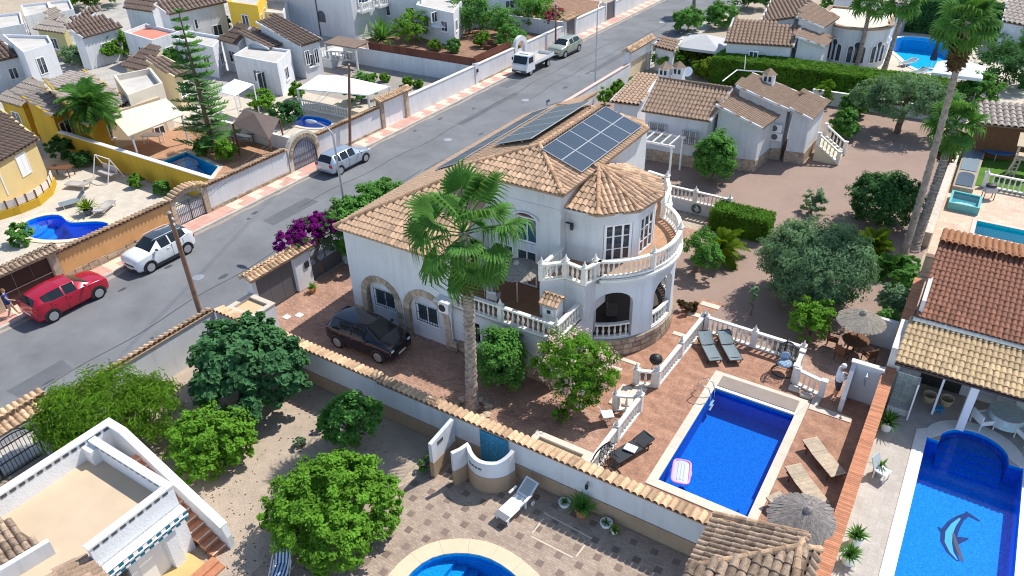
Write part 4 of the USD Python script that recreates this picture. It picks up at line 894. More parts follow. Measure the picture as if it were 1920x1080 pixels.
pool("swimming_pool", "freeform blue pool with broad steps and beige rim at the bottom of the picture", FRONT, FRONTC, .006, 1.3, (.006, .30, .66), tint=(.82, .96, 1), prefix="mid", cop_mat=pbr("beige_coping", (.70, .54, .38), .8, .06, 3.0, fine=.06, island=.04), seg=1.1)
fpz = "/World/swimming_pool_002"; stp = B()
for k in range(4): stp.add(prism(Polygon(FRONT).buffer(-.01).intersection(sbox(-13, 8, -11.15+.42*(2.6-k), 20).intersection(Polygon([(-14, 14), (-14, 8), (-9.9-.4*k, 8), (-9.5-.4*k, 11.5), (-10.4-.4*k, 14)]))), -1.29, -1.0+.22*k))
part(fpz, "steps", stp, poolmat("mosaic_mid", (0, 0, 0)))
pool("swimming_pool", "kidney-shaped blue pool with curved steps behind the orange wall", KID, KIDC, .008, 1.3, (.003, .24, .8), tint=(.82, .96, 1), prefix="kidney", cop_mat=pbr("sand_coping", (.74, .6, .43), .8, .06, 3.0, island=.04), seg=1.0)
stp = B()
for k in range(4): stp.add(prism(Polygon(KID).buffer(-.01).intersection(Point(-51.0, 19.3).buffer(2.2-.42*k)), -1.29, -1.0+.2*k))
part("/World/swimming_pool_003", "steps", stp, poolmat("mosaic_kidney", (0, 0, 0)))
pool("swimming_pool", "four-sided turquoise pool beside the mustard garden wall", LBLUE, LBLUEC, .012, 1.2, (.012, .38, .62), tint=(.82, .96, 1), prefix="teal1", seg=.9)
stp = B()
for k in range(3): stp.bx(-51.3+.0*k, -49.9-.4*k+.4, 31.0+.0, 32.3, -1.19, -.95+.24*k)
part("/World/swimming_pool_004", "steps", stp, poolmat("mosaic_teal1", (0, 0, 0)))
pool("swimming_pool", "small round blue pool beneath the leaning street lamp across the road", ROUNDP, ROUNDC, .008, 1.2, (.006, .28, .75), tint=(.82, .96, 1), prefix="round", seg=.9)
pool("swimming_pool", "large free-form light blue pool behind the white villa at the top right", URP, URC, .004, 1.4, (.015, .5, .85), tint=(.82, .96, 1), prefix="sky1", cop_mat=PVC, seg=1.5)
pool("swimming_pool", "narrow turquoise pool on the peach patio at the right edge", TEAL, TEALC, .008, 1.2, (.015, .5, .6), tint=(.82, .96, 1), prefix="teal2", seg=.8)
# ---------------------------------------------------------------- the main villa
vl = thing("villa", "white two-storey villa with terracotta roofs, round tower and curved balcony", "house", None, (-18.5, 29, 0))
SLATE = pbr("solar_cell", (.035, .06, .095), .3, .06, 1.0, spec=.25); 
FY, TX = 22.6, -18.3                    # front of the garage wing and its right end
wing = B().add(panel((-24.6, FY), (TX, FY), 0, 5.1, [archpoly(.95, 2.95, 0, 2.55), archpoly(3.7, 5.9, 0, 2.65)], .3))
wing.bx(-24.6, -24.3, FY+.3, 39.6, 0, 5.15).bx(TX-.3, TX, FY+.3, 26.0, 0, 5.1).bx(-24.3, -19.7, 39.3, 39.6, 0, 5.15)
wing.add((np.array([[TX-.3, FY, 5.1], [TX-.3, 26.0, 5.1], [TX-.3, 26.0, 6.85], [TX, FY, 5.1], [TX, 26.0, 5.1], [TX, 26.0, 6.85]]), np.array([[0, 2, 1], [3, 4, 5], [0, 1, 4], [0, 4, 3], [1, 2, 5], [1, 5, 4], [2, 0, 3], [2, 3, 5]])))
part(vl, "wall", wing, WHITE)
back = B().bx(-23.5, -21.5, FY+.16, FY+.22, 0, 2.7).bx(-20.95, -18.7, FY+.16, FY+.22, 0, 2.8); part(vl, "arch_infill", back, WHITE)
# stone surrounds of the two blind arches, block by block
for s0, s1, top in ((.95, 2.95, 2.55), (3.7, 5.9, 2.65)):
    r = (s1-s0)/2; c = -24.6+(s0+s1)/2; zs = top-r
    for i in range(11):
        a0, a1 = PI*i/11+.008, PI*(i+1)/11-.008
        part(vl, "arch_stone", (lambda P: frame_xf(prism(P, 0, .34), (0, FY-.035, 0), V(1, 0, 0), V(0, 0, 1), V(0, 1, 0)))([(c+rr*math.cos(a), zs+rr*math.sin(a)) for rr, aa in ((r-.02, (a0, a1)), (r+.33, (a1, a0))) for a in aa]), STONE)
    for k in range(4):
        z0, z1 = zs*k/4+.006, zs*(k+1)/4-.006
        for sx in (-1, 1): part(vl, "arch_stone", bx(c+sx*(r-.02), c+sx*(r+.33), FY-.035, FY+.3, z0, z1), STONE)
for x0, x1 in ((-24.58, -24.02), (-18.62, -12.62)):
    g_ = rng(9); x = x0
    while x < x1-.05:
        w = min(g_.uniform(.3, .6), x1-x); z = 0.0
        while z < .62:
            h = min(g_.uniform(.18, .32), .66-z); part(vl, "plinth_stone", rbx(x+.008, x+w-.008, FY-.05 if x < -18.5 else 22.69, (FY+.0 if x < -18.5 else 22.76), z+.006, z+h-.006, .02), STONE); z += h
        x += w
window(vl, (-23.15, FY+.155), (-21.85, FY+.155), 1.05, 2.05, PVC, GLASS, 2, 1, grille=IRON, sill=PVC)
window(vl, (-20.45, FY+.155), (-19.2, FY+.155), 1.05, 2.05, PVC, GLASS, 2, 1, grille=IRON, sill=PVC)
# lower terrace block, landing and chimney
tb = B().add(panel((TX, 22.75), (-12.6, 22.75), 0, 2.5, [sbox(.9, 1.0, 1.5, 2.0)], .3)).bx(-12.9, -12.6, 23.05, 26.3, 0, 2.5).bx(TX, -12.62, 23.06, 27.0, 2.3, 2.5)
part(vl, "terrace_wall", tb, WHITE); part(vl, "terrace_floor", bx(TX+.02, -12.65, 22.8, 26.0, 2.505, 2.58), pbr("terrace_tile_red", (.36, .185, .11), .8, .12, 2.0, fine=.1))
window(vl, (-17.45, 22.75), (-16.85, 22.75), .95, 1.9, IRON, GLASS, 1, 1, sill=PVC)
part(vl, "terrace_edge", bx(TX, -12.5, 22.62, 22.9, 2.505, 2.585), CONC)
land = Polygon([(-14.35, 24.1), (-13.5, 24.85), (-12.45, 24.7), (-12.3, 26.6), (-14.35, 26.6)]); part(vl, "landing", prism(land, 2.585, 4.36), WHITE); part(vl, "landing_floor", prism(land.buffer(-.02), 4.362, 4.4), ORANGE)
bq = part(vl, "chimney", B().add(rbx(-13.75, -13.05, 23.3, 23.9, 2.59, 4.0, .02)).add(rbx(-13.65, -13.15, 23.24, 23.3, 3.4, 3.75, .01)), WHITE); part(bq, "smoke_hole", bx(-13.48, -13.3, 23.225, 23.238, 3.5, 3.68), ROOM)
for s in (-1, 1): roof(bq, [(-13.85, 23.6+s*.42, 3.98), (-12.95, 23.6+s*.42, 3.98), (-12.95, 23.6, 4.25), (-13.85, 23.6, 4.25)], TILE, UNDER, .2, .3, 50, "chimney_roof")
def vbal(name_, pts, z, **k):
    p = part(vl, "balustrade", bar((*pts[0][:2], (pts[0][2] if len(pts[0]) > 2 else z)+.01), (*pts[1][:2], (pts[1][2] if len(pts[1]) > 2 else z)+.01), .16, .02), BALW); balustrade(p, pts, z, BALW, **k); return p
vbal("f", [(TX+.1, 22.77), (-15.6, 22.77), (-12.72, 22.77)], 2.59); vbal("r", [(-12.72, 23.0), (-12.72, 25.3)], 2.59, posts=[1])
vbal("l", [(-14.3, 24.18), (-13.5, 24.93), (-12.5, 24.78)], 4.4); vbal("b", [(-14.27, 26.0), (-14.27, 24.5)], 4.4, posts=[])
vbal("u", [(-12.5, 24.8), (-12.2, 25.8)], 4.4, posts=[])
# upper block
UX0, UX1, UY0, UY1, UE = -19.7, -14.4, 26.0, 35.3, 7.95
ub = B().add(panel((UX0, UY0), (UX1, UY0), 2.5, UE, [archpoly(2.95, 4.05, 4.9, 6.45, .25)], .3)).bx(UX1-.3, UX1, UY0+.3, UY1, 0, UE).bx(UX0, UX0+.3, UY0+.3, UY1, 5, UE).bx(UX0+.3, UX1-.3, UY1-.3, UY1, 4, UE)
part(vl, "upper_wall", ub, WHITE); part(vl, "dado", bx(TX+.0, UX1+.0, UY0-.015, UY0-.001, 2.585, 3.3), pbr("red_dado", (.30, .15, .09), .85, .1, 3.0)); part(vl, "wall_band", bx(UX0, UX1+.004, UY0-.03, UY0-.002, 6.95, 7.05), WHITE)
window(vl, (-16.75, UY0+.14), (-15.65, UY0+.14), 4.9, 6.2, PVC, BLUEG, 2, 1, sill=PVC); 
hood = part(vl, "window_hood", (lambda P: frame_xf(prism(P, 0, .12), (0, UY0-.1, 0), V(1, 0, 0), V(0, 0, 1), V(0, 1, 0)))([(-16.2+r*math.cos(a), 6.2+.5*r*math.sin(a)) for r, aa in ((.58, np.linspace(0, PI, 9)), (.72, np.linspace(PI, 0, 9))) for a in aa]), WHITE)
part(vl, "wall_lamp", B().add(lathe([(.05, 0), (.09, .06), (.09, .25), (.03, .32)], 8, (-14.0, 26.35, 6.0))).bx(-14.3, -13.95, 26.3, 26.4, 6.3, 6.34), IRON)
# first-floor room over the terrace: door openings on the terrace
for x0, x1 in ((-18.0, -16.9), (-16.7, -15.6)): window(vl, (x0, UY0), (x1, UY0), 2.62, 4.55, PVC, GLASS, 2, 1, name="terrace_door")
# roofs
S1 = .45; A = lambda x: 5.2+S1*(x+24.85)
hd = 2.9; hip0, hip1 = V(-24.85, 22.3, 5.2), V(-24.85+5.2, 22.3+5.2, 5.2+S1*5.2)
RP = dict(pitch=.25, row=.37)
roof(vl, [(-24.85, 22.3, 5.2), (TX+.12, 22.3, 5.2), (TX+.12, 26.0, 5.2+S1*3.7), (-21.15, 26.0, 5.2+S1*3.7)], TILE, UNDER, most=130, seed=2, **RP)
roof(vl, [(-24.85, 39.9, 5.2), (-24.85, 22.3, 5.2), (-21.1, 26.05, A(-21.1)), (-19.68, 27.5, A(-19.68)), (-19.68, 39.9, A(-19.68))], TILE, UNDER, most=0, seed=3, **RP)
rz = 8.85; rx = -16.75; ry0, ry1 = UY0-.3+2.5, 34.0
E0, E1 = UX0-.25, UX1+.3; ey0, ey1 = UY0-.3, UY1+.3
roof(vl, [(E0, ey0, UE), (E1, ey0, UE), (rx, ry0, rz)], TILE, UNDER, most=110, seed=4, **RP)
roof(vl, [(E1, ey0, UE), (E1, ey1-.9, UE), (rx, ry1, rz), (rx, ry0, rz)], TILE, UNDER, most=60, seed=5, **RP)
roof(vl, [(E0, ey1, UE), (E0, ey0, UE), (rx, ry0, rz), (rx, ry1, rz)], TILE, UNDER, most=0, seed=6, **RP)
roof(vl, [(E1, ey1-.9, UE), (E1-.9, ey1+.1, UE), (rx, ry1, rz)], TILE, UNDER, most=20, seed=7, **RP); roof(vl, [(E1-.9, ey1+.1, UE), (E0, ey1, UE), (rx, ry1, rz)], TILE, UNDER, most=0, seed=8, **RP)
RT = pbr("ridge_tile", (.50, .31, .19), .85, .2, 3.0, fine=.15, island=.3)
for a, b in [((-24.85, 22.3, 5.25), (-21.1, 26.05, A(-21.1)+.05)), ((-21.1, 26.05, A(-21.1)+.03), (-19.75, 27.4, A(-19.75)+.05)), ((E0, ey0, UE+.04), (rx, ry0, rz+.05)), ((E1, ey0, UE+.04), (rx, ry0, rz+.05)), ((rx, ry0, rz+.04), (rx, ry1, rz+.04)), ((E1, ey1-.9, UE+.04), (rx, ry1, rz+.05)), ((E0, ey1, UE+.04), (rx, ry1, rz+.05))]: ridge(vl, a, b, RT)
part(vl, "eave_cornice", B().bx(E0+.12, E1-.12, ey0+.12, ey0+.32, UE-.22, UE-.11).bx(E1-.32, E1-.12, ey0+.33, ey1-1, UE-.22, UE-.11).bx(-24.75, TX+.02, 22.42, 22.6, 4.98, 5.09), WHITE)
# tower: ground room, balcony, upper room, cone roof
TC = np.array([-13.95, 29.1])
def ring_wall(r, a0, a1, z0, z1, holes=(), t=.28, step=.13):
    "curved wall, outer face at radius r, openings given along the outer face in (s, z)"
    L = r*(a1-a0); P = sbox(0, z0, L, z1)
    for h in holes: P = P.difference(h)
    b = B()
    for k in range(int(math.ceil(L/step))):
        g = P.intersection(sbox(k*step, z0, min(L, (k+1)*step), z1))
        for q in ([g] if g.geom_type == "Polygon" else [w for w in getattr(g, "geoms", []) if w.geom_type == "Polygon"]):
            if q.area < 1e-5: continue
            v, f = arr(trimesh.creation.extrude_polygon(q, t)); a = a0+v[:, 0]/r; rr = r-v[:, 2]
            b.add((np.column_stack([TC[0]+rr*np.cos(a), TC[1]+rr*np.sin(a), v[:, 1]]), f))
    return b
D2 = PI/180; GR = 3.78; ga0, ga1 = -72*D2, 62*D2; gs = lambda deg: GR*(deg*D2-ga0)
ho = [archpoly(gs(-66), gs(-38), 1.0, 3.55, .75), archpoly(gs(-20), gs(6), 1.0, 3.55, .75), archpoly(gs(22), gs(46), 1.0, 3.55, .75)]
part(vl, "tower_wall", ring_wall(GR, ga0, ga1, .95, 4.05, ho), WHITE)
part(vl, "tower_plinth", ring_wall(GR+.06, ga0, ga1, 0, .93, (), .34), STONEJ)
g_ = rng(4); z = .0
while z < .9:
    h = min(g_.uniform(.2, .34), .94-z); s = 0.0; L = (GR+.1)*(ga1-ga0)
    while s < L-.1:
        w = min(g_.uniform(.3, .62), L-s); a = ga0+(s+w/2)/(GR+.1); n = V(math.cos(a), math.sin(a), 0)
        part(vl, "plinth_stone", frame_xf(rbx(-w/2+.01, w/2-.01, -.05, .05, z+.008, z+h-.008, .025), (TC[0]+(GR+.045)*n[0], TC[1]+(GR+.045)*n[1], 0), V(-n[1], n[0], 0), n, V(0, 0, 1)), STONE); s += w
    z += h
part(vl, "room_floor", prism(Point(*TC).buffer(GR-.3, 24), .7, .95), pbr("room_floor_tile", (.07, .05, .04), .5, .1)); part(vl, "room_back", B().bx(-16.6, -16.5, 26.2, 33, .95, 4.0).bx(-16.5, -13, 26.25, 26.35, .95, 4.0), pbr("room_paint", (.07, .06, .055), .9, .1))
for a0_, a1_ in ((-65, -39), (-19, 5), (23, 45)):
    q_ = [(TC[0]+(GR-.14)*math.cos(a*D2), TC[1]+(GR-.14)*math.sin(a*D2)) for a in np.linspace(a0_, a1_, 4)]; vbal("g", q_, 1.0, h=.75, posts=[], step=.2, plinth=.06)
for x, y, r in ((-12.6, 28.0, 30), (-11.6, 30.0, 200)): part(vl, "room_chair", xf(B().add(rbx(-.3, .3, -.3, .3, .95, 1.4, .05)).add(rbx(-.3, -.18, -.3, .3, 1.4, 1.85, .04)), (x, y, 0), r*D2), pbr("room_wicker", (.2, .17, .14), .9, .1))
bs = [(-12.3, 25.9)]+[(TC[0]+3.95*math.cos(a), TC[1]+3.95*math.sin(a)) for a in np.linspace(-62*D2, 60*D2, 26)]+[(-12.3, 34.2), (-13.0, 35.6), (-14.45, 35.8), (-14.45, 26.1)]
part(vl, "balcony_slab", prism(Polygon(bs).buffer(0), 4.06, 4.36), WHITE); part(vl, "balcony_floor", prism(Polygon(bs).buffer(-.05), 4.362, 4.395), ORANGE); part(vl, "balcony_band", B().add(prism(Polygon(bs).buffer(.07).difference(Polygon(bs).buffer(.003)), 4.22, 4.33)), BALW)
bp = [(TC[0]+3.82*math.cos(a), TC[1]+3.82*math.sin(a)) for a in np.linspace(-66*D2, 60*D2, 19)]+[(-12.42, 34.1), (-13.1, 35.4), (-14.3, 35.65)]
vbal("t", bp, 4.4, posts=[0, 6, 12, 18, 20], step=.23)
RW = 2.6; wa0, wa1 = -110*D2, 100*D2; ws = lambda deg: RW*(deg*D2-wa0)
wins = [(-60, -29, 4.4, 6.35, 3), (-20, 12, 4.4, 6.35, 3), (32, 60, 4.4, 6.35, 3)]
part(vl, "tower_upper_wall", ring_wall(RW, wa0, wa1, 4.4, 7.05, [sbox(ws(a), z0, ws(b), z1) for a, b, z0, z1, _ in wins]), WHITE)
for a, b, z0, z1, c in wins:
    p0, p1 = [TC+(RW-.06)*np.array([math.cos(q*D2), math.sin(q*D2)]) for q in (a, b)]; n = (p1-p0)/np.linalg.norm(p1-p0)
    window(vl, p0+n*.02, p1-n*.02, z0+.02, z1, PVC, GLASS, c, 3, fw=.12, name="french_window")
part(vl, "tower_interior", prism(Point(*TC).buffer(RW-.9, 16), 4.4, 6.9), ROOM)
ap = V(-14.1, 29.05, 8.05); eav = [V(TC[0]+2.92*math.cos(a*D2), TC[1]+2.92*math.sin(a*D2), 7.02) for a in (-112, -66, -28, 8, 44, 92)]
for i in range(5):
    mid = TC+2.97*np.array([math.cos((( -112, -66, -28, 8, 44, 92)[i]+(-112, -66, -28, 8, 44, 92)[i+1])/2*D2), math.sin(((-112, -66, -28, 8, 44, 92)[i]+(-112, -66, -28, 8, 44, 92)[i+1])/2*D2)])
    roof(vl, [eav[i], eav[i+1], ap], TILE, UNDER, most=70, seed=20+i, **RP)
for e in eav[1:-1]: ridge(vl, e+V(0, 0, .04), ap+V(0, 0, .06), RT, r=.12)
part(vl, "tower_cornice", ring_wall(RW+.16, wa0, wa1, 6.82, 6.98, (), .16), WHITE)
b = B()
for x in (-19.5,): b.bar((UX1+.0, UY0-.0, 7.95), (UX1, 30, 7.0), .1)
# air conditioner and lamp on the front wall
ac = part(vl, "air_conditioner", rbx(-18.75, -17.95-.2, FY-.38+.0, FY-.02, 2.35, 2.95, .03), PVC); part(ac, "fan_grille", frame_xf(lathe([(.2, 0), (.2, .012), (.05, .016)], 16), (-18.5, FY-.385, 2.65), V(1, 0, 0), V(0, 0, 1), V(0, -1, 0)), IRON); part(ac, "canopy", rbx(-18.85, -18.0, FY-.55, FY-.01, 3.02, 3.1, .02), WHITE)
# solar arrays
def solar(label, corners, n, m, lift=.12):
    c = [V(*p) for p in corners]      # along the long side c0->c1, across c0->c3
    t = thing("solar_array", label, "solar panels", None, c[0]); u, v = c[1]-c[0], c[3]-c[0]; nn = np.cross(u, v); nn /= np.linalg.norm(nn); nn = nn if nn[2] > 0 else -nn; lu, lv = np.linalg.norm(u), np.linalg.norm(v); u, v = u/lu, v/lv
    for i in range(n):
        for j in range(m):
            o = c[0]+u*lu*i/n+v*lv*j/m+nn*lift; w, h = lu/n-.012, lv/m-.012
            p = part(t, "panel", frame_xf(bx(.022, w-.022, .022, h-.022, 0, .034), o, u, v, nn), SLATE)
            f = B().bx(0, w, 0, .021, 0, .04).bx(0, w, h-.021, h, 0, .04).bx(0, .021, .022, h-.022, 0, .04).bx(w-.021, w, .022, h-.022, 0, .04); part(p, "frame", frame_xf(f, o, u, v, nn), pbr("panel_frame", (.40, .43, .46), .4, .03))
            ce = B()
            for k in range(1, 6): ce.bx(.035+(w-.07)*k/6-.003, .035+(w-.07)*k/6+.003, .036, h-.036, .034, .0355)
            for k in range(1, 10): ce.bx(.036, w-.036, .035+(h-.07)*k/10-.002, .035+(h-.07)*k/10+.002, .034, .0352)
            part(p, "cell_lines", frame_xf(ce, o, u, v, nn), pbr("cell_line", (.10, .13, .17), .4, .02))
    for k in (.25, .75): part(t, "rail", bar(c[0]+v*lv*k+nn*(lift-.05), c[0]+u*lu+v*lv*k+nn*(lift-.05), .04), ALU)
    return t
zr = lambda x: UE+(rz-UE)*(E1-x)/(E1-rx); zl = lambda x: UE+(rz-UE)*(x-E0)/(rx-E0)
solar("blue-grey array of ten solar panels on the right slope, sunlit white joints", [(-14.35, 27.75, zr(-14.35)), (-14.35, 34.3, zr(-14.35)), (-16.45, 34.3, zr(-16.45)), (-16.45, 27.75, zr(-16.45))], 5, 2, .16)
solar("tilted solar array on the upper left slope next to the ridge", [(-17.2, 28.3, zl(-17.2)+.1), (-17.2, 34.4, zl(-17.2)+.1), (-19.3, 34.4, zl(-19.3)), (-19.3, 28.3, zl(-19.3))], 5, 1, .22)
solar("single long row of solar panels on the lower roof by the street", [(-22.1, 28.8, A(-22.1)), (-22.1, 38.8, A(-22.1)), (-23.5, 38.8, A(-23.5)), (-23.5, 28.8, A(-23.5))], 6, 1, .16)
# ---------------------------------------------------------------- walls, gates and vehicles along the street
CT = pbr("cap_tile", (.58, .40, .25), .85, .25, 4.0, fine=.2, fscale=20, island=.35)
def wall(label, a, b, h, mat, t=.25, cap="tile", capmat=None, dado=None, dadomat=None, z0=0.0, name="garden_wall", pitch=.26, capw=.5, group=None, most=300, stones=None, side=1, tilt=.25):
    "garden wall on the line a->b, its face to the right of the direction: body, dado, coping pieces"
    a, b = np.array(a, float), np.array(b, float); d = (b-a)/np.linalg.norm(b-a); n = np.array([d[1], -d[0]]); L = np.linalg.norm(b-a)
    t_ = thing(name, label, "wall", group, (*a, z0)); W = lambda s0, s1, o0, o1, za, zb: (lambda v: (np.column_stack([a[0]+v[:, 0]*d[0]+v[:, 1]*n[0], a[1]+v[:, 0]*d[1]+v[:, 1]*n[1], v[:, 2]]), BOXF[:, ::-1]))(bx(s0, s1, o0, o1, za, zb)[0])
    part(t_, "wall_body", W(0, L, -t, 0, z0-.1, z0+h), mat)
    if dado: part(t_, "dado", W(0, L, .003, .045, z0-.1, z0+dado), dadomat or DADO)
    if stones:
        g = rng(int(L*77)); s = 0.0
        part(t_, "dado", W(0, L, .003, .02, z0-.1, z0+stones), STONEJ)
        while s < L-.08:
            w = min(g.uniform(.35, .7), L-s); z = 0.0; top = stones*g.uniform(.85, 1.15)
            while z < top-.06: hh = min(g.uniform(.2, .36), top-z); part(t_, "stone", W(s+.012, s+w-.012, .003, .05+g.uniform(0, .03), z0+z+.01, z0+z+hh-.01), STONE); z += hh
            s += w
    m = a-n*t/2; e = b-n*t/2
    if cap == "tile":
        part(t_, "cap_bed", W(0, L, -t-.06, .06, z0+h, z0+h+.05), UNDER); cap_tiles(t_, (*m, z0+h+.10), (*e, z0+h+.10), capmat or CT, capw, pitch, tilt=tilt, most=most, side=side)
    elif cap == "brick":
        k = int(L/.09)
        for i in range(min(k, 300)): part(t_, "cap_brick", W(i*L/k+.005, (i+1)*L/k-.005, -t-.09, .09, z0+h+.002, z0+h+.07), BRICK)
    elif cap == "slab":
        k = max(1, int(L/1.2))
        for i in range(k): part(t_, "cap_slab", W(i*L/k+.004, (i+1)*L/k-.004, -t-.05, .05, z0+h+.002, z0+h+.06), capmat or BALW)
    return t_
def gable_cap(owner, a, b, z, mat, w=.9, rise=.28, pitch=.24):
    "small pitched tile roof over a gateway from a to b"
    a, b = np.array(a, float), np.array(b, float); d = (b-a)/np.linalg.norm(b-a); n = np.array([d[1], -d[0]])
    for s in (1, -1):
        e0, e1 = (a+n*w/2*s), (b+n*w/2*s); roof(owner, [(*e0, z), (*e1, z), (*b, z+rise), (*a, z+rise)], mat, UNDER, pitch, .32, 60, "gate_roof", seed=int(z*100)+s)
    ridge(owner, (*a, z+rise+.03), (*b, z+rise+.03), mat, r=.1, seg=.35)
# boundary wall between the two plots
wall("long boundary wall with barrel-tile coping between the villa drive and the front plot, white over brown", (-28.6, 17.32), (-18.3, 17.32), 1.88, WHITE, .25, dado=.7, capw=.55)
wall("lower stepped boundary wall with tile coping running past the pool to the tiled pavilion", (-18.28, 17.32), (-3.5, 17.32), 1.78, WHITE, .25, dado=.7, capw=.55)
wall("white street wall with thin tile coping below the leaning wooden pole", (-28.75, 17.2), (-28.75, 9.15), 2.0, WHITE, .22, capw=.38, side=-1, tilt=.35)
pier = thing("gate_pier", "white gate pier with hipped tile cap at the lower left street wall", "pier", None, (-28.8, 8.7, 0)); part(pier, "shaft", bx(-29.1, -28.5, 8.35, 9.1, 0, 2.3), WHITE)
gable_cap(pier, (-28.8, 5.0), (-28.8, 9.2), 2.32, CT, 1.1, .3); part(pier, "lintel", bx(-29.0, -28.6, 5.0, 8.34, 2.05, 2.3), WHITE)
g = thing("iron_gate", "black iron arched double gate in the lower left street wall", "gate", None, (-28.8, 6.5, 0)); gate_bars(g, (-28.8, 8.3), (-28.8, 6.65), .05, 1.5, IRON, arch=.25); gate_bars(g, (-28.8, 6.6), (-28.8, 4.95), .05, 1.5, IRON, arch=.25)
part(g, "arch_bar", tube([(-28.8, 6.6+1.6*math.cos(a), 1.4+.62*math.sin(a)) for a in np.linspace(0, PI, 14)], .025, 5), IRON)
wall("white street wall with tile coping in the bottom left corner", (-28.75, 4.9), (-28.75, -8), 2.0, WHITE, .22, capw=.38, side=-1, tilt=.35)
# planter in the corner and the grey gate
pl = thing("brick_planter", "square white planter with cream coping in the corner by the grey gate", "planter", None, (-28.2, 19, 0)); part(pl, "walls", B().bx(-29.0, -27.2, 18.2, 18.4, 0, 1.4).bx(-29.0, -27.2, 19.5, 19.7, 0, 1.4).bx(-29.0, -28.8, 18.4, 19.5, 0, 1.4).bx(-27.4, -27.2, 18.4, 19.5, 0, 1.4), WHITE)
part(pl, "coping", B().bx(-29.04, -27.16, 18.16, 18.44, 1.402, 1.46).bx(-29.04, -27.16, 19.46, 19.74, 1.402, 1.46).bx(-29.04, -28.76, 18.442, 19.458, 1.402, 1.46).bx(-27.44, -27.16, 18.442, 19.458, 1.402, 1.46), TRAV); part(pl, "soil", bx(-28.8, -27.4, 18.4, 19.5, .9, 1.3), pbr("sand", (.60, .46, .28), .95, .1, 3.0, fine=.15))
gg = thing("gateway", "grey sheet-metal gate under a long tiled lintel by the street", "gate", None, (-28.9, 21.3, 0)); part(gg, "post", bx(-29.15, -28.75, 19.75, 20.0, 0, 2.1), WHITE); part(gg, "lintel", bx(-29.1, -28.8, 19.75, 23.7, 2.1, 2.32), WHITE); gable_cap(gg, (-28.95, 19.55), (-28.95, 24.1), 2.36, CT, .85, .22)
for i in range(3): part(gg, "sheet_panel", bx(-28.86, -28.82, 20.02+i*.83, 20.83+i*.83, .04, 2.08), GREYM)
gp = thing("gate_pier", "white rough-rendered pier with a black letter box between grey gate and iron gate", "pier", None, (-28.9, 23.1, 0)); part(gp, "shaft", rbx(-29.15, -28.7, 22.55, 23.7, 0, 2.09, .03), WHITE); part(gp, "letter_box", bx(-28.695, -28.64, 23.2, 23.5, 1.2, 1.55), IRON)
g = thing("iron_gate", "grey double iron gate with upright bars under the purple bougainvillea", "gate", None, (-28.9, 24.8, 0)); gate_bars(g, (-28.9, 23.75), (-28.9, 24.9), .06, 2.0, GREYM, .1, solid=(.95, GREYM)); gate_bars(g, (-28.9, 24.95), (-28.9, 26.1), .06, 2.0, GREYM, .1, solid=(.95, GREYM))
wall("white street wall hidden behind the tall green hedge", (-28.75, 51.8), (-28.75, 26.15), 1.7, WHITE, .22, cap="slab", side=-1)
wall("white wall with pale pink coping along the near side of the road beyond the solar roof", (-28.75, 64.4), (-28.75, 51.85), 1.8, WHITE, .22, cap="slab", capmat=pbr("pink_coping", (.68, .5, .42), .8, .08))
gt = thing("gateway", "tall cream gateway with tiled lintel over a driveway far along the road", "gate", None, (-28.8, 66.8, 0))
for y in (64.5, 69.2): part(gt, "post", bx(-29.05, -28.6, y, y+.4, 0, 2.9), WHITE)
gable_cap(gt, (-28.8, 64.2), (-28.8, 69.9), 2.95, CT, .9, .3); part(gt, "leaf", bx(-28.83, -28.79, 64.92, 69.18, .1, 1.7), CREAM); part(gt, "lintel", bx(-29.0, -28.65, 64.9, 69.2, 2.6, 2.9), WHITE)
# far side of the road
FX = -41.0
def fwall(label, y0, y1, h, mat, **k): return wall(label, (FX, y0), (FX, y1), h, mat, **k)
g = thing("gateway", "dark brown sheet gate between stone pillars under a tiled lintel behind the red car", "gate", None, (FX, 14.7, 0))
for y in (12.7, 16.1): part(g, "pillar", rbx(FX-.35, FX+.1, y, y+.45, 0, 2.15, .03), STONE)
gable_cap(g, (FX-.12, 12.5), (FX-.12, 16.75), 2.2, TILEW, .85, .2)
for i in range(3): part(g, "sheet_panel", bx(FX-.14, FX-.1, 13.17+i*.975, 14.13+i*.975, .15, 2.05), BROWNM)
part(g, "bar", bx(FX-.095, FX-.06, 13.2, 16.05, .95, 1.0), ALU); part(g, "lintel", bx(FX-.3, FX+.0, 13.16, 16.09, 2.06, 2.19), STONEJ)
fwall("wall section of rough stone and pale render at the left picture edge", 4.0, 12.65, 2.0, pbr("sand_render", (.66, .54, .42), .9, .1), stones=.8)
ORW = pbr("orange_render", (.66, .37, .16), .85, .08, 1.5, stain=.15)
fwall("orange wall with thick tile coping and rubble stone base", 16.6, 23.85, 1.85, ORW, stones=.55, capw=.75, tilt=.3)
g = thing("arched_gate", "white and grey double gate under a curved tile-topped arch", "gate", None, (FX, 25.2, 0))
for i, (y0, y1) in enumerate(((24.2, 25.2), (25.22, 26.22))):
    l = gate_bars(g, (FX-.1, y0), (FX-.1, y1), .12, 1.55+.0, GREYM, .12, arch=.0); part(l, "panel", bx(FX-.125, FX-.112, y0+.04, y1-.04, .2, 1.2), PVC)
part(g, "pier", bx(FX-.25, FX+.05, 23.87, 24.18, 0, 1.9), STONE); part(g, "pier", bx(FX-.25, FX+.05, 26.24, 26.6, 0, 1.9), STONE)
ar = archpoly(.31, 2.37, 0, 2.05, .5)
part(g, "arch", frame_xf(arr(trimesh.creation.extrude_polygon(sbox(.31, 1.4, 2.37, 2.3).intersection(Polygon([(0, 1.4), (2.7, 1.4), (2.7, 1.9), (1.34, 2.36), (0, 1.9)])).difference(ar), .3)), (FX-.25, 23.87, 0), V(0, 1, 0), V(0, 0, 1), V(1, 0, 0)), STONEJ)
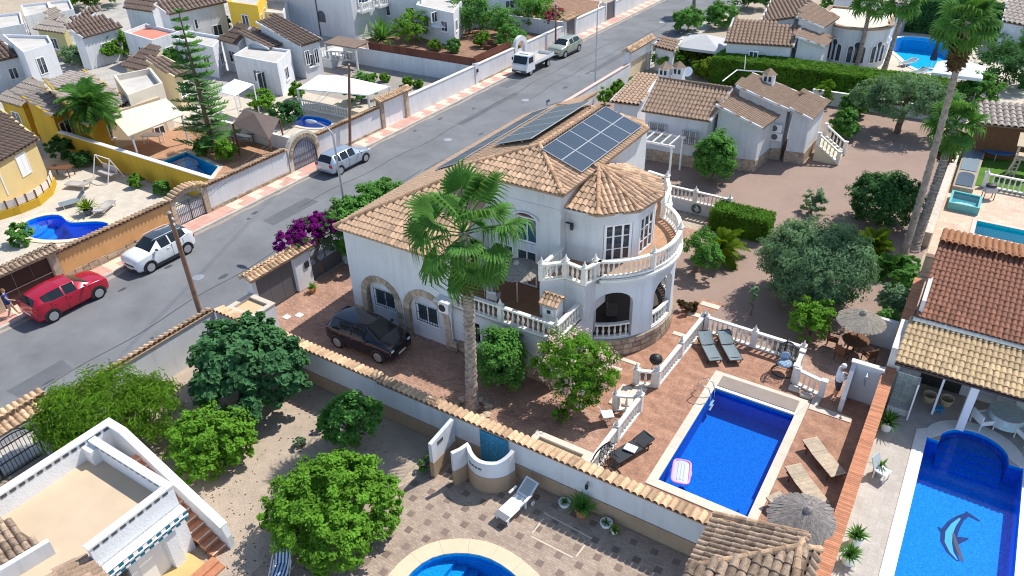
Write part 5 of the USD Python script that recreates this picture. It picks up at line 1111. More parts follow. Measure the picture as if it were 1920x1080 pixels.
for i in range(11):
    y = 23.95+i*.265; z = 1.95+.42*math.sin(PI*(i+.5)/11); part(g, "cap_tile", frame_xf(tile_mesh(.27, .62), (FX+.2, y, z+.02), V(0, 1, 0), V(-1, 0, .18), V(.18, 0, 1)), CT)
fwall("white wall with orange tile coping and stone base between the two arched gates", 26.65, 33.6, 1.85, WHITE, stones=.35, capw=.7, tilt=.3)
g = thing("moon_gate", "round-headed stone gateway with a grey patterned gate behind the silver car", "gate", None, (FX, 35.2, 0))
hole = archpoly(.35, 2.75, -.1, 2.35)
part(g, "wall_body", frame_xf(arr(trimesh.creation.extrude_polygon(Polygon([(0, -.1), (3.1, -.1), (3.1, 1.9)]+[(1.55+1.55*math.cos(a), 1.25+1.55*math.sin(a)) for a in np.linspace(.42, PI-.42, 14)]+[(0, 1.9)]).difference(hole), .35)), (FX-.3, 33.65, 0), V(0, 1, 0), V(0, 0, 1), V(1, 0, 0)), pbr("pale_stone_render", (.62, .55, .46), .9, .1, 3.0))
for i in range(15):
    a0, a1 = PI*i/15+.01, PI*(i+1)/15-.01
    part(g, "arch_stone", frame_xf(prism([(1.55+r*math.cos(a), 1.15+r*math.sin(a)) for r, aa in ((1.18, (a0, a1)), (1.46, (a1, a0))) for a in aa], 0, .08), (FX+.045, 33.65, 0), V(0, 1, 0), V(0, 0, 1), V(1, 0, 0)), STONE)
part(g, "gate_leaf", frame_xf(arr(trimesh.creation.extrude_polygon(archpoly(.36, 2.74, .12, 2.33), .03)), (FX-.1, 33.65, 0), V(0, 1, 0), V(0, 0, 1), V(1, 0, 0)), pbr("blue_grey_gate", (.36, .38, .43), .6, .1))
gate_bars(g, (FX-.04, 34.05), (FX-.04, 36.35), .14, 1.2, GREYM, .2, arch=.9)
fwall("white wall with tile coping and brown stone base beside the wooden street pole", 36.8, 43.7, 1.9, WHITE, stones=.3, capw=.7, tilt=.3)
g = thing("garage_gate", "white panelled garage door under a tiled lintel between stone pillars", "gate", None, (FX, 45.5, 0))
for y in (43.75, 46.9): part(g, "pillar", rbx(FX-.4, FX+.08, y, y+.45, 0, 2.4, .03), STONE)
gable_cap(g, (FX-.15, 43.5), (FX-.15, 47.6), 2.45, CT, .95, .22)
for i in range(4): part(g, "door_panel", bx(FX-.14, FX-.09, 44.22+i*.668, 44.87+i*.668, .12, 2.2), PVC)
part(g, "lintel", bx(FX-.35, FX, 44.21, 46.89, 2.21, 2.44), WHITE)
fwall("plain white street wall in front of the grey gravel yard", 47.4, 57.2, 1.8, WHITE, cap="slab"); fwall("white wall with a brown strip between white pier and round doorway", 57.7, 64.2, 1.8, WHITE, stones=.25, cap="slab")
pp = thing("gate_pier", "white street pier with dark letter box between two white walls", "pier", None, (FX, 57.4, 0)); part(pp, "shaft", rbx(FX-.3, FX+.08, 57.22, 57.68, 0, 2.05, .02), WHITE); part(pp, "letter_box", bx(FX+.082, FX+.16, 57.35, 57.6, 1.2, 1.5), IRON)
g = thing("moon_gate", "white horseshoe-arched doorway in the far street wall by the flatbed truck", "gate", None, (FX, 65.4, 0))
part(g, "wall_body", frame_xf(arr(trimesh.creation.extrude_polygon(Polygon([(0, -.1), (2.4, -.1), (2.4, 1.8)]+[(1.2+1.15*math.cos(a), 1.75+1.0*math.sin(a)) for a in np.linspace(0.1, PI-.1, 12)]+[(0, 1.8)]).difference(archpoly(.5, 1.9, -.2, 2.3)), .35)), (FX-.3, 64.25, 0), V(0, 1, 0), V(0, 0, 1), V(1, 0, 0)), WHITE)
part(g, "door", frame_xf(arr(trimesh.creation.extrude_polygon(archpoly(.51, 1.89, .12, 1.5, .3), .04)), (FX-.15, 64.25, 0), V(0, 1, 0), V(0, 0, 1), V(1, 0, 0)), PVC)
fwall("white street wall under the pink bougainvillea", 66.7, 74.6, 1.8, WHITE, cap="slab"); fwall("white street wall between the two grey gates far up the road", 77.4, 84.6, 1.9, WHITE, cap="slab"); fwall("farthest white street wall at the top of the road", 87.6, 112, 1.9, WHITE, cap="slab")
for y0, y1, lb in ((74.65, 77.35, "grey slatted gate under a tiled lintel beside the parked green-beige car"), (84.65, 87.55, "tall grey metal door far up the left side of the road")):
    g = thing("gateway", lb, "gate", None, (FX, y0, 0))
    for y in (y0, y1-.3): part(g, "post", bx(FX-.3, FX+.05, y, y+.28, 0, 2.3), WHITE)
    for k in range(3): w = (y1-y0-.62)/3; part(g, "sheet_panel", bx(FX-.12, FX-.08, y0+.3+k*w, y0+.29+k*w+w-.02, .12, 2.1), GREYM)
    if y0 < 80: gable_cap(g, (FX-.12, y0-.2), (FX-.12, y1+.2), 2.34, CT, .8, .2)
# vehicles
RED = paint("red_paint", (.42, .006, .03), .22, .15); WCAR = paint("white_paint", (.74, .76, .77), .25, .0); SIL = paint("silver_paint", (.46, .52, .58), .25, .6); NAVY = paint("black_paint", (.006, .007, .012), .12, .1); GRN = paint("greenish_paint", (.40, .43, .33), .3, .4)
car("parked_car", "red estate-backed crossover parked by the kerb beside the woman", (-38.72, 15.3, 0), 90, RED, 4.05, 1.84, 1.62, kind="suv", belt=1.05, group="cars parked along the street")
car("parked_car", "white crossover with dark roof parked beneath the wooden pole", (-38.6, 21.0, 0), -90, WCAR, 3.95, 1.78, 1.66, kind="suv", belt=1.05, roofmat=pbr("slate_roof_paint", (.05, .06, .075), .2, .03, coat=.6), cladding=True, rails=True, group="cars parked along the street")
car("parked_car", "silver hatchback parked in front of the round stone gateway", (-38.6, 36.75, 0), 90, SIL, 4.25, 1.8, 1.56, kind="wagon", group="cars parked along the street")
car("parked_car", "black compact car with glossy roof on the villa driveway", (-22.1, 20.85, 0), 2, NAVY, 4.0, 1.85, 1.62, kind="hatch", group=None)
car("parked_car", "pale green-beige sport utility car parked nose-on beyond the truck", (-38.75, 70.6, 0), -92, GRN, 4.5, 1.85, 1.68, kind="suv", belt=1.05, cladding=True, rails=True, group="cars parked along the street")
tr = thing("flatbed_truck", "small white flatbed truck with dark windscreen parked by the kerb", "truck", None, (-38.75, 64.2, 0), -90); 
cb = [(.85, .45), (.85, 1.2), (1.15, 1.35), (1.35, 2.05), (2.6, 2.1), (2.6, .45)]
part(tr, "cab", frame_xf(rbx(0, .1, 0, .1, 0, .1), (0, 0, -9), V(.001, 0, 0), V(0, .001, 0), V(0, 0, .001)) if False else (lambda m: (np.column_stack([2.75-m[0][:, 0], m[0][:, 2]-.85, m[0][:, 1]]), m[1]))(prism([(0.0, .45), (0.0, 1.12), (.1, 1.2), (.45, 1.95), (1.6, 1.98), (1.6, .45)], 0, 1.7)), WCAR)
part(tr, "windscreen", bar((2.655, 0, 1.23), (2.34, 0, 1.88), 1.5, .03, up=(.9, 0, .43)), CARG)
for s in (-1, 1): part(tr, "side_window", bx(1.5, 2.3, s*.84, s*.862, 1.25, 1.8), CARG); part(tr, "headlight", rbx(2.72, 2.78, s*.72, s*.45, .78, .95, .02), LAMPW); part(tr, "mirror", rbx(2.3, 2.42, s*.9, s*1.06, 1.4, 1.7, .02), BLACKP); part(tr, "side_board", bx(-2.5, 1.05, s*.9, s*.87, .92, 1.22), WCAR)
part(tr, "bed", bx(-2.5, 1.05, -.86, .86, .82, .92), pbr("bed_wood", (.5, .45, .4), .8, .2)); part(tr, "tailboard", bx(-2.53, -2.5, -.9, .9, .85, 1.22), WCAR); part(tr, "chassis", bx(-2.4, 2.5, -.4, .4, .4, .8), BLACKP); part(tr, "bumper", rbx(2.65, 2.82, -.82, .82, .4, .62, .03), GREYM); part(tr, "number_plate", bx(2.822, 2.83, -.26, .26, .45, .56), PLATE); part(tr, "roof_beacon", rbx(1.6, 1.9, -.5, .5, 1.98, 2.06, .02), WPLAST)
for x in (1.9, -1.5):
    for s in (-1, 1): wheel(tr, x, s*.72, .36, .22)
lamp_post("tall grey street lamp with curved arm in front of the green hedge", (-30.0, 28.0, 0), 7.5, 1.3, PI); lamp_post("tall grey street lamp standing past the solar roof near the truck", (-30.0, 60.4, 0), 7.6, 1.2, 1.9)
wood_pole("leaning brown wooden pole by the near pavement across from the white car", (-29.7, 17.2, 0), (-29.7, 17.15, 7.0)); wood_pole("thin brown wooden pole on the far pavement by the white wall", (-40.55, 39.4, .1), (-40.5, 40.5, 6.3), .12); wood_pole("far brown wooden pole near the green-beige car", (-40.5, 71.7, .1), (-40.5, 71.7, 4.6), .12)
wr = B()
for za, zb, yb in ((6.7, 6.1, 0), (6.45, 5.8, .1)):
    p0, p1 = V(-29.7, 17.15, za), V(-40.5, 40.5+yb, zb); wr.tube([p0+(p1-p0)*u-V(0, 0, .9*4*u*(1-u)*.4) for u in np.linspace(0, 1, 12)], .012, 3)
solo("overhead_wire", wr, IRON, "pair of thin black wires slung between the leaning pole and the far-pavement pole", "wire")
# the woman on the pavement
J = dict(hl=(0, .085, .86, .105), hr=(0, -.085, .86, .105), bl=(0, .07, 1.06, .095), br=(0, -.07, 1.06, .095), sl=(-.01, .165, 1.34, .055), sr=(-.01, -.165, 1.34, .055), nk=(.0, 0, 1.45, .05), hd=(.02, 0, 1.57, .092), fc=(.07, 0, 1.54, .055), kl=(.12, .09, .47, .058), al=(.22, .09, .09, .038), tl=(.35, .1, .045, .03), kr=(-.02, -.09, .47, .058), ar=(-.2, -.09, .1, .038), tr=(-.08, -.1, .045, .03), el=(-.1, .22, 1.08, .04), wl=(.06, .24, .88, .028), er=(.1, -.22, 1.1, .04), wr=(.27, -.16, .98, .028))
hand(J, "l", (.09, .24, .83), (.35, 0, -.9), (1, 0, 0)); hand(J, "r", (.32, -.15, .96), (.9, 0, -.3), (0, 1, 0))
person("woman in a blue dress walking on the pavement behind the red car", (-40.15, 13.1, .12), 60, J, SKIN, [("dress", "hl-hr-bl-br bl-br-sl-sr", .02, pbr("blue_dress", (.03, .05, .2), .9, .15)), ], pbr("brown_hair", (.2, .11, .05), .7, .1))
# ---------------------------------------------------------------- the villa's garden and pool terrace
def bal_thing(label, pts, z=0.0, **k): t = thing("balustrade", label, "balustrade", None, (*pts[0][:2], z)); balustrade(t, pts, z, BALW, **k); return t
bal_thing("long white balustrade between the garden path and the pool, upper run", [(-8.85, 25.1), (-8.75, 27.6), (-8.65, 30.2)], h=.9)
bal_thing("white balustrade at the back of the pool terrace behind the two grey loungers", [(-8.5, 30.2), (-6.1, 30.15), (-3.85, 30.1)], h=.9)
bal_thing("lower run of white balustrade ending at the boundary wall beside the black lounger", [(-8.85, 23.2), (-8.9, 21.0), (-8.95, 18.0)], h=.9)
bal_thing("short white balustrade beside the garden steps, upper side", [(-9.75, 24.75), (-8.95, 25.05)], h=.85, fin=True); bal_thing("short white balustrade beside the garden steps, lower side", [(-9.8, 22.75), (-8.95, 23.15)], h=.85)
bal_thing("short balustrade on the left of the steps by the man", [(-3.8, 29.7), (-3.75, 28.5)], h=.9, fin=False); bal_thing("short balustrade with round post on the steps by the man", [(-3.65, 28.4), (-2.45, 28.1)], h=.85, fin=False)
for i, (x, y) in enumerate([(-9.4, 23.9), (-9.95, 23.7)]): solo("stone_step", rbx(x-.28, x+.28, y-.75, y+.75, -.02, .12-.05*i, .02), TRAV, ["cream stone step between the two short balustrades, nearer the pool", "cream stone step between the two short balustrades, nearer the oleander"][i], "step")
for i, (x, y) in enumerate([(-3.55, 27.95), (-3.0, 27.75)]): solo("stone_step", rbx(x-.25, x+.22, y-.14, y+.16, 0, .16, .02), TRAV, ["cream step at the foot of the balustrade near the egg chair", "cream step at the foot of the balustrade nearer the man"][i], "step")
tr_ = solo("terrace_strip", B().bx(-2.72, -1.0, 27.0, 27.35, 0, .035).bx(-2.72, -2.4, 27.35, 28.0, 0, .035), TRAV, kind="structure")
# brick-topped wall on the right and the pieces along it
wall("terracotta brick-topped wall running along the right side of the pool terrace", (-.06, 16.9), (-.06, 29.2), 1.72, pbr("ochre_render", (.62, .42, .27), .85, .1, 1.5), .3, cap="brick")
wall("terracotta brick-topped wall continuing behind the thatched parasol", (-.06, 31.7), (-.06, 37.4), 1.72, WHITE, .3, cap="brick")
sh = thing("shower_wall", "white garden shower wall with chrome shower beside the brick-topped wall", "wall", None, (-1.2, 28.5, 0)); part(sh, "back_wall", bx(-1.62, -.36, 28.62, 28.8, 0, 1.9), WHITE); part(sh, "side_wall", hexa(-1.64, -1.46, 27.5, 28.61, 0, (.7, .7, 1.9, 1.9)), WHITE); part(sh, "coping", B().bx(-1.68, -.36, 28.58, 28.84, 1.902, 1.95), BALW)
part(sh, "shower_pipe", tube([(-.95, 28.6, .9), (-1.0, 28.53, 1.3), (-.95, 28.5, 1.62), (-.95, 28.35, 1.74), (-.95, 28.2, 1.7)], .02, 6), ALU); part(sh, "shower_head", lathe([(.0, 0), (.07, 0), (.03, .04), (0, .05)], 10, (-.95, 28.2, 1.66)), ALU)
bl = thing("gable_block", "cream rendered wall block with a curved motif between the brick wall and the straw-coloured roof", "wall", None, (-.2, 30.5, 0)); part(bl, "block", bx(-.38, .12, 29.25, 31.65, 0, 2.75), BALW)
part(bl, "motif", tube([(-.385, 29.6+.18*math.cos(a), 2.2+.18*math.sin(a)) for a in np.linspace(PI*.6, PI*1.6, 9)], .03, 5), IRON)
wall("grey-white garden wall beyond the thatched table parasol", (-1.6, 33.2), (-.4, 33.2), 1.5, WHITE, .2, cap="none")
# loungers
lounger("grey_lounger", "grey sling lounger beside the pool, left one of the pair by the balustrade", (-7.75, 28.65, .004), 128, GREYF, IRON, 2.0, .62, .32, .7, 22, group="grey loungers by the long pool"); lounger("grey_lounger", "grey sling lounger beside the pool, right one of the pair, nearer the egg chair", (-6.95, 29.15, .004), 128, GREYF, IRON, 2.0, .62, .32, .7, 22, group="grey loungers by the long pool")
lounger("slatted_lounger", "wooden slatted lounger nearest the shower wall, beside the brick-topped wall", (-1.45, 24.05, .004), 137, WOOD, WOODD, 1.95, .66, .34, .55, 8, slats=20, group="wooden loungers by the parasol")
lounger("slatted_lounger", "wooden slatted lounger in the middle of the three by the parasol", (-1.65, 22.25, .004), 137, WOOD, WOODD, 1.95, .66, .34, .55, 8, slats=20, group="wooden loungers by the parasol"); lounger("slatted_lounger", "wooden slatted lounger mostly hidden beneath the grey thatched parasol", (-1.75, 20.6, .004), 150, WOOD, WOODD, 1.95, .66, .34, .55, 8, slats=20, group="wooden loungers by the parasol")
lounger("black_lounger", "dark lounger with a white towel beside the lower balustrade", (-8.1, 20.75, .004), 68, pbr("charcoal_sling", (.05, .055, .065), .85, .1), IRON, 1.95, .6, .3, .55, 14)
solo("towel", rbx(-8.36, -7.86, 20.45, 20.85, .335, .385, .02), WCANV, "folded white towel on the dark lounger by the lower balustrade", "towel")
egg_chair("black egg chair with pale blue cushions hanging by the back balustrade", (-4.35, 29.0, .004), -70, True); egg_chair("dark empty egg chair next to the boundary wall at the end of the black lounger", (-8.35, 19.15, .004), 30, False)
thatch_umbrella("pale thatched parasol shading the table on the patio", (-1.95, 32.1, 0), 1.02, 2.2, .42, 3, mat=pbr("thatch_pale", (.41, .37, .315), .95, .25, 8.0, fine=.25, fscale=30, island=.35, tone=(.29, .25, .21)))
thatch_umbrella("big grey thatched parasol over the wooden loungers at the bottom", (-1.2, 19.3, 0), 1.18, 2.15, .5, 4, mat=pbr("thatch_grey", (.30, .27, .255), .95, .25, 8.0, fine=.3, fscale=30, island=.4, tone=(.19, .17, .16))); thatch_umbrella("straw parasol on the raised villa terrace behind the palm", (-15.8, 24.5, 2.58), 1.05, 2.1, .35, 5, WOOD)
table("patio_table", "dark round table under the pale thatched parasol", (-1.95, 32.1, 0), .6, .74, WOODD)
for i, (dx, dy, r, lb) in enumerate([(-.95, -.1, 0, "left"), (-.35, -.95, 65, "nearest the man"), (.75, -.55, 140, "on the side of the shower wall"), (.0, .95, -90, "farthest from the pool")]): chair("patio_chair", "dark slim chair at the parasol table, "+lb, (-1.95+dx, 32.1+dy, 0), r, WOODD, group="chairs round the parasol table")
for i, (x, y, r) in enumerate([(-17.2, 24.3, 20), (-16.6, 23.7, 100)]): chair("terrace_chair", ["pale chair on the villa terrace nearest the palm trunk", "pale chair on the villa terrace next to the balustrade"][i], (x, y, 2.58), r, pbr("pale_wicker", (.6, .58, .55), .8, .1), wicker=True)
# pool float, ladder, barbecue, planter, pots
fl = thing("pool_float", "pink and white inflatable lilo floating in the long pool", "pool float", None, (-6.02, 20.85, -.1), 106)
R = []
for i, x in enumerate(np.linspace(-.62, .62, 14)):
    w = .36+.06*math.cos(x*5.2); 
    if abs(x) > .5: w *= math.sqrt(max(.05, 1-((abs(x)-.5)/.14)**2))
    R.append([(x, w*math.cos(a), .05+.05*math.sin(a)) for a in np.linspace(0, 2*PI, 12, endpoint=False)])
part(fl, "mattress", loft(R), pbr("float_white", (.52, .56, .80), .3, .05), smooth=60)
rim = [(.62*math.copysign(abs(math.cos(a))**.55, math.cos(a)), (.38+.05*math.cos(2*a))*math.copysign(abs(math.sin(a))**.6, math.sin(a)), .07) for a in np.linspace(0, 2*PI, 33)]
part(fl, "rim", tube(rim, .055, 8), pbr("float_pink", (.62, .30, .72), .3, .05), smooth=60)
for y in (-.12, 0, .12): part(fl, "seam_tube", tube([(-.45, y, .1), (.45, y, .1)], .03, 6), pbr("float_white", (0, 0, 0)), smooth=60)
ld = thing("pool_ladder", "bright steel ladder rails on the left edge of the long pool", "ladder", None, (-6.8, 25.6, 0))
for y in (25.3, 25.8): part(ld, "rail", tube([(-7.25, y, .04), (-7.2, y, .6), (-6.95, y, .78), (-6.6, y, .7), (-6.45, y, .3), (-6.45, y, -.7)], .022, 6), ALU, smooth=60)
for z in (-.25, -.5): part(ld, "tread", bx(-6.5, -6.4, 25.32, 25.78, z, z+.03), ALU)
bb = thing("barbecue", "round black kettle barbecue by the balustrade gap", "barbecue", None, (-9.35, 26.0, .01), 0); part(bb, "bowl", lathe([(.02, .5), (.2, .54), (.29, .68), (.3, .74), (.27, .86), (.12, .96), (.03, .98)], 16), BLACKP, smooth=60)
for a in (0, 2.1, 4.2): part(bb, "leg", bar((.12*math.cos(a), .12*math.sin(a), .56), (.3*math.cos(a), .3*math.sin(a), 0), .025), ALU)
tb2 = thing("garden_chair", "white folding garden chair beside the lower garden steps", "chair", None, (-9.75, 21.9, 0), 40, 1.0)
part(tb2, "seat", rbx(-.24, .24, -.24, .24, .42, .46, .02), WPLAST); part(tb2, "backrest", bar((-.24, 0, .46), (-.42, 0, .95), .48, .03, up=(1, 0, .3)), WPLAST)
for s in (-.2, .2): part(tb2, "leg", B().bar((-.25, s, 0), (.2, s, .43), .03).bar((.25, s, 0), (-.2, s, .43), .03), ALU)
pn = thing("planter", "long cream sand-filled planter behind the boundary wall by the pool", "planter", None, (-10.3, 18.6, 0)); part(pn, "walls", B().bx(-11.6, -9.15, 19.05, 19.25, 0, .7).bx(-11.6, -11.4, 17.5, 19.05, 0, .7).bx(-9.35, -9.15, 17.5, 19.05, 0, .7), WHITE); part(pn, "coping", B().bx(-11.64, -9.1, 19.02, 19.29, .702, .75).bx(-11.64, -11.36, 17.5, 19.018, .702, .75).bx(-9.39, -9.1, 17.5, 19.018, .702, .75), TRAV); part(pn, "sand", bx(-11.4, -9.35, 17.4, 19.05, .3, .62), pbr("sand", (.6, .46, .28)))
for i, (x, y) in enumerate([(-27.55, 20.5), (-27.1, 20.95)]): solo("white_slab", rbx(x-.19, x+.19, y-.17, y+.17, .001, .03, .01), PVC, ["square white slab lying on the drive, nearer the planter", "square white slab lying on the drive, nearer the villa"][i], "slab")
spiky("potted_plant", "small green plant in a terracotta pot by the grey gate pier", (-28.1, 22.95, 0), 40, .4, L_MID(), 31, pot=(.2, .32, TERRA), w=.05)
spiky("potted_plant", "large leafy plant in a terracotta pot against the front of the boundary wall", (-8.35, 16.95, 0), 110, .75, L_MID(), 32, pot=(.27, .4, TERRA), w=.05, el=(.3, 1.5))
for i, (x, y) in enumerate([(-9.1, 17.0), (-7.35, 16.95)]): spiky("planter_box", ["small white planter box against the boundary wall, left of the big terracotta pot", "small white planter box against the boundary wall, right of the big terracotta pot"][i], (x, y, 0), 25, .25, L_MID(), 33+i, pot=(.22, .2, WPLAST), w=.04)
spiky("potted_plant", "yellowish small plant in a white pot at the right end of the pot row", (-6.95, 16.8, 0), 30, .35, L_PALMY(), 35, pot=(.13, .2, WPLAST), w=.035)
lt = thing("wall_lamp", "small dark lantern on the boundary wall above the terracotta pot", "lamp", None, (-8.3, 17.3, 1.2)); part(lt, "lantern", lathe([(.03, 0), (.07, .06), (.07, .2), (.02, .28)], 8, (-8.3, 17.16, 1.15)), IRON); part(lt, "arm", bar((-8.3, 17.31, 1.4), (-8.3, 17.16, 1.44), .025), IRON)
# tall palm rubble bed, edging stones and stepping stones
for i, (x, y, w, h) in enumerate([(-11.2, 25.3, .5, .28), (-10.6, 26.1, .45, .25), (-9.3, 29.3, .5, .3), (-9.2, 31.3, .6, .35), (-9.05, 32.5, .5, .4)]): solo("stepping_stone", rbx(x-w, x+w, y-h/2, y+h/2, .008, .04, .02), TRAV, "pale flat stone "+["nearest the oleander", "in front of the round tower plinth", "by the balustrade end behind the grey loungers", "beyond the balustrade corner", "farthest along the garden path"][i], "stepping stone")
# man photographing
J = dict(hl=(0, .1, .90, .125), hr=(0, -.1, .90, .125), bl=(-.01, .08, 1.12, .12), br=(-.01, -.08, 1.12, .12), sl=(0, .19, 1.42, .068), sr=(0, -.19, 1.42, .068), nk=(.02, 0, 1.53, .058), hd=(.06, 0, 1.65, .098), fc=(.12, 0, 1.61, .06), kl=(.03, .13, .48, .064), al=(-.02, .15, .09, .045), tl=(.12, .18, .045, .035), kr=(.03, -.13, .48, .064), ar=(-.02, -.15, .09, .045), tr=(.12, -.18, .045, .035), el=(.08, .30, 1.17, .047), wl=(.30, .12, 1.18, .034), er=(.08, -.30, 1.17, .047), wr=(.30, -.12, 1.18, .034))
hand(J, "l", (.36, .07, 1.2), (.4, -.9, .1), (0, 0, 1)); hand(J, "r", (.36, -.07, 1.2), (.4, .9, .1), (0, 0, 1))
mn = person("man in a white shirt and dark shorts standing by the shower wall with hands together", (-1.95, 28.45, .004), 20, J, SKIN, [("shirt", "hl-hr-bl-br bl-br-sl-sr sl-el sr-er", .018, pbr("white_shirt", (.72, .74, .76), .9, .05)), ("shorts", "hl-hr hl-kl hr-kr", .024, pbr("dark_shorts", (.06, .065, .08), .9, .1))], pbr("grey_hair", (.5, .47, .44), .7, .1))
part(mn, "cap", lathe([(.118, 0), (.115, .05), (.08, .1), (.0, .115)], 14, (.055, 0, 1.67)), pbr("white_shirt", (0, 0, 0)), smooth=60)
# ---------------------------------------------------------------- front plot: outdoor shower, pavilion, loungers
os_ = thing("outdoor_shower", "white and brown curved outdoor shower enclosure with blue mosaic on the boundary wall", "outdoor shower", None, (-12.8, 16.3, 0)); DB = .78
def curve_wall(pts, z0, z1, t, tops=None):
    p = np.array(pts, float); tg = np.gradient(p, axis=0); tg /= np.linalg.norm(tg, axis=1, keepdims=True); n = np.column_stack([-tg[:, 1], tg[:, 0]]); zz = np.broadcast_to(np.array(tops if tops is not None else z1, float), (len(p),))
    return loft([[(*(a-m*t/2), z0), (*(a+m*t/2), z0), (*(a+m*t/2), h), (*(a-m*t/2), h)] for a, m, h in zip(p, n, zz)])
cv = [(-13.2, 15.75), (-13.12, 16.1)]; cc = [(-12.25+.95*math.cos(a), 17.05+1.0*math.sin(a)) for a in np.linspace(PI*1.2, PI*1.97, 14)]; cv = [(-13.25, 15.7), (-13.1, 16.05)]+cc
tp = [1.75]*2+[1.72]+[1.55]*11+[1.62, 1.75]; tp = np.interp(np.linspace(0, 1, len(cv)), [0, .2, .45, .75, 1], [1.7, 1.65, 1.5, 1.5, 1.75])
part(os_, "curved_wall", curve_wall(cv, DB, 1.7, .16, tp), WHITE, smooth=50); part(os_, "curved_base", curve_wall(cv, 0, DB-.004, .2), DADO, smooth=50)
part(os_, "wing_wall", hexa(-14.28, -14.12, 15.6, 17.05, DB, (1.75, 1.75, 1.9, 1.9)), WHITE); part(os_, "wing_base", bx(-14.3, -14.1, 15.58, 17.05, 0, DB-.004), DADO)
part(os_, "mosaic_panel", bx(-13.05, -11.75, 17.262, 17.275, .1, 1.72), poolmat("mosaic_shower", (.05, .22, .36), 22))
for i in range(4): part(os_, "vent_block", (lambda a: frame_xf(bx(-.07, .07, -.006, .006, 0, .09), (-12.25+(1.03)*math.cos(a), 17.05+1.08*math.sin(a), 1.12), V(-math.sin(a), math.cos(a), 0), V(math.cos(a), math.sin(a), 0), V(0, 0, 1)))(PI*1.36+i*.17), GREYM)
part(os_, "window_grille", B().bx(-14.115, -14.105, 15.95, 16.3, 1.45, 1.62), GREYM)
pv_ = thing("pavilion", "small pavilion with weathered hipped tile roof at the bottom, beside the brick-topped wall", "pavilion", None, (-2.0, 15.6, 0))
for x, y in ((-3.25, 16.9), (-.75, 16.9), (-3.25, 14.2), (-.75, 14.2)): part(pv_, "post", bx(x-.15, x+.15, y-.15, y+.15, 0, 2.5), WHITE)
part(pv_, "beam", B().bx(-3.4, -.6, 16.8, 17.0, 2.35, 2.52).bx(-3.4, -.6, 14.1, 14.3, 2.35, 2.52).bx(-3.4, -3.2, 14.31, 16.79, 2.35, 2.52).bx(-.8, -.6, 14.31, 16.79, 2.35, 2.52), WOODD)
pA, pC, pD, pE, pP, pQ = V(-3.72, 17.1, 2.5), V(-3.72, 14.85, 2.5), V(-.45, 13.6, 2.5), V(-.45, 17.2, 2.95), V(-1.0, 16.65, 3.3), V(-.9, 17.25, 3.22)
RW_ = pbr("ridge_weathered", (.46, .31, .2), .9, .4, 5.0, fine=.25, island=.35)
roof(pv_, [pA, pC, pP, pQ], TILEW, UNDERD, .21, .34, most=110, seed=60); roof(pv_, [V(-3.72, 13.6, 2.2), V(-.45, 13.6, 2.2), V(-.75, 16.6, 3.28), pP, pC], TILEW, UNDERD, .27, .38, most=120, seed=61); roof(pv_, [pD, pE, V(-.75, 16.6, 3.28)], TILEW, UNDERD, .27, .38, most=40, seed=62)
for a, b in ((pC, pP), (pA+V(0, .1, .05), pQ+V(0, 0, .05)), (pD, pP), (pE, pP), (pQ, pP)): ridge(pv_, a+V(0, 0, .04), b+V(0, 0, .06), RW_, r=.12, seg=.36)
wl = thing("plastic_lounger", "white plastic sun lounger with grey backrest on the front paving", "sun lounger", None, (-10.55, 16.0, .006), 82, 1.0)
part(wl, "bed", rbx(-1.0, .3, -.31, .31, .3, .36, .03), WPLAST); part(wl, "foot_panel", rbx(-1.02, -.75, -.29, .29, .362, .375, .005), pbr("grey_strip", (.16, .17, .19), .6, .1)); bk = part(wl, "backrest", bar((.3, 0, .36), (.92, 0, .72), .6, .05, up=(-.5, 0, .86)), WPLAST); part(bk, "mesh", bar((.36, 0, .42), (.86, 0, .71), .46, .02, up=(-.5, 0, .86)), pbr("grey_mesh", (.42, .47, .48), .7, .1))
for x in (-.85, .15):
    for y in (-.27, .27): part(wl, "leg", bar((x, y, 0), (x, y, .3), .06), WPLAST)
for y in (-.36, .36): part(wl, "armrest", rbx(-.05, .4, y-.05, y+.05, .55, .6, .02), WPLAST); part(wl, "wheel", frame_xf(lathe([(.09, -.03), (.1, 0), (.09, .03)], 12), (.45, y*1.05, .1), V(1, 0, 0), V(0, 0, 1), V(0, 1, 0)), WPLAST)
dc = thing("striped_deckchair", "blue and white striped deckchair under the big round tree at the bottom", "deckchair", None, (-15.9, 9.3, .006), 120, 1.0)
BLU, = (pbr("blue_stripe", (.03, .13, .35), .8, .1),)
for i in range(9):
    y = -.27+i*.06; part(dc, "stripe", B().bar((-.45, y+.03, .3), (.25, y+.03, .33), .059, .012).bar((.25, y+.03, .33), (.7, y+.03, .85), .059, .012, up=(-.75, 0, .65)), BLU if i % 2 else WCANV)
for y in (-.3, .3): part(dc, "frame", B().bar((-.5, y, .3), (.72, y, .88), .035).bar((-.3, y, 0), (.3, y, .45), .035).bar((.4, y, 0), (-.2, y, .4), .035), WPLAST)
# white line of pale tiles across the paving
for i, (a, b) in enumerate([((1020, 972), (998, 1000)), ((996, 1006), (1074, 1046)), ((1080, 1044), (1097, 1022)), ((1020, 962), (1110, 1010))]): p, q_ = at(*a), at(*b); part(fp, "pale_line", bar((p[0], p[1], .010), (q_[0], q_[1], .010), .06, .008), pbr("pale_joint", (.62, .52, .42), .9, .1))
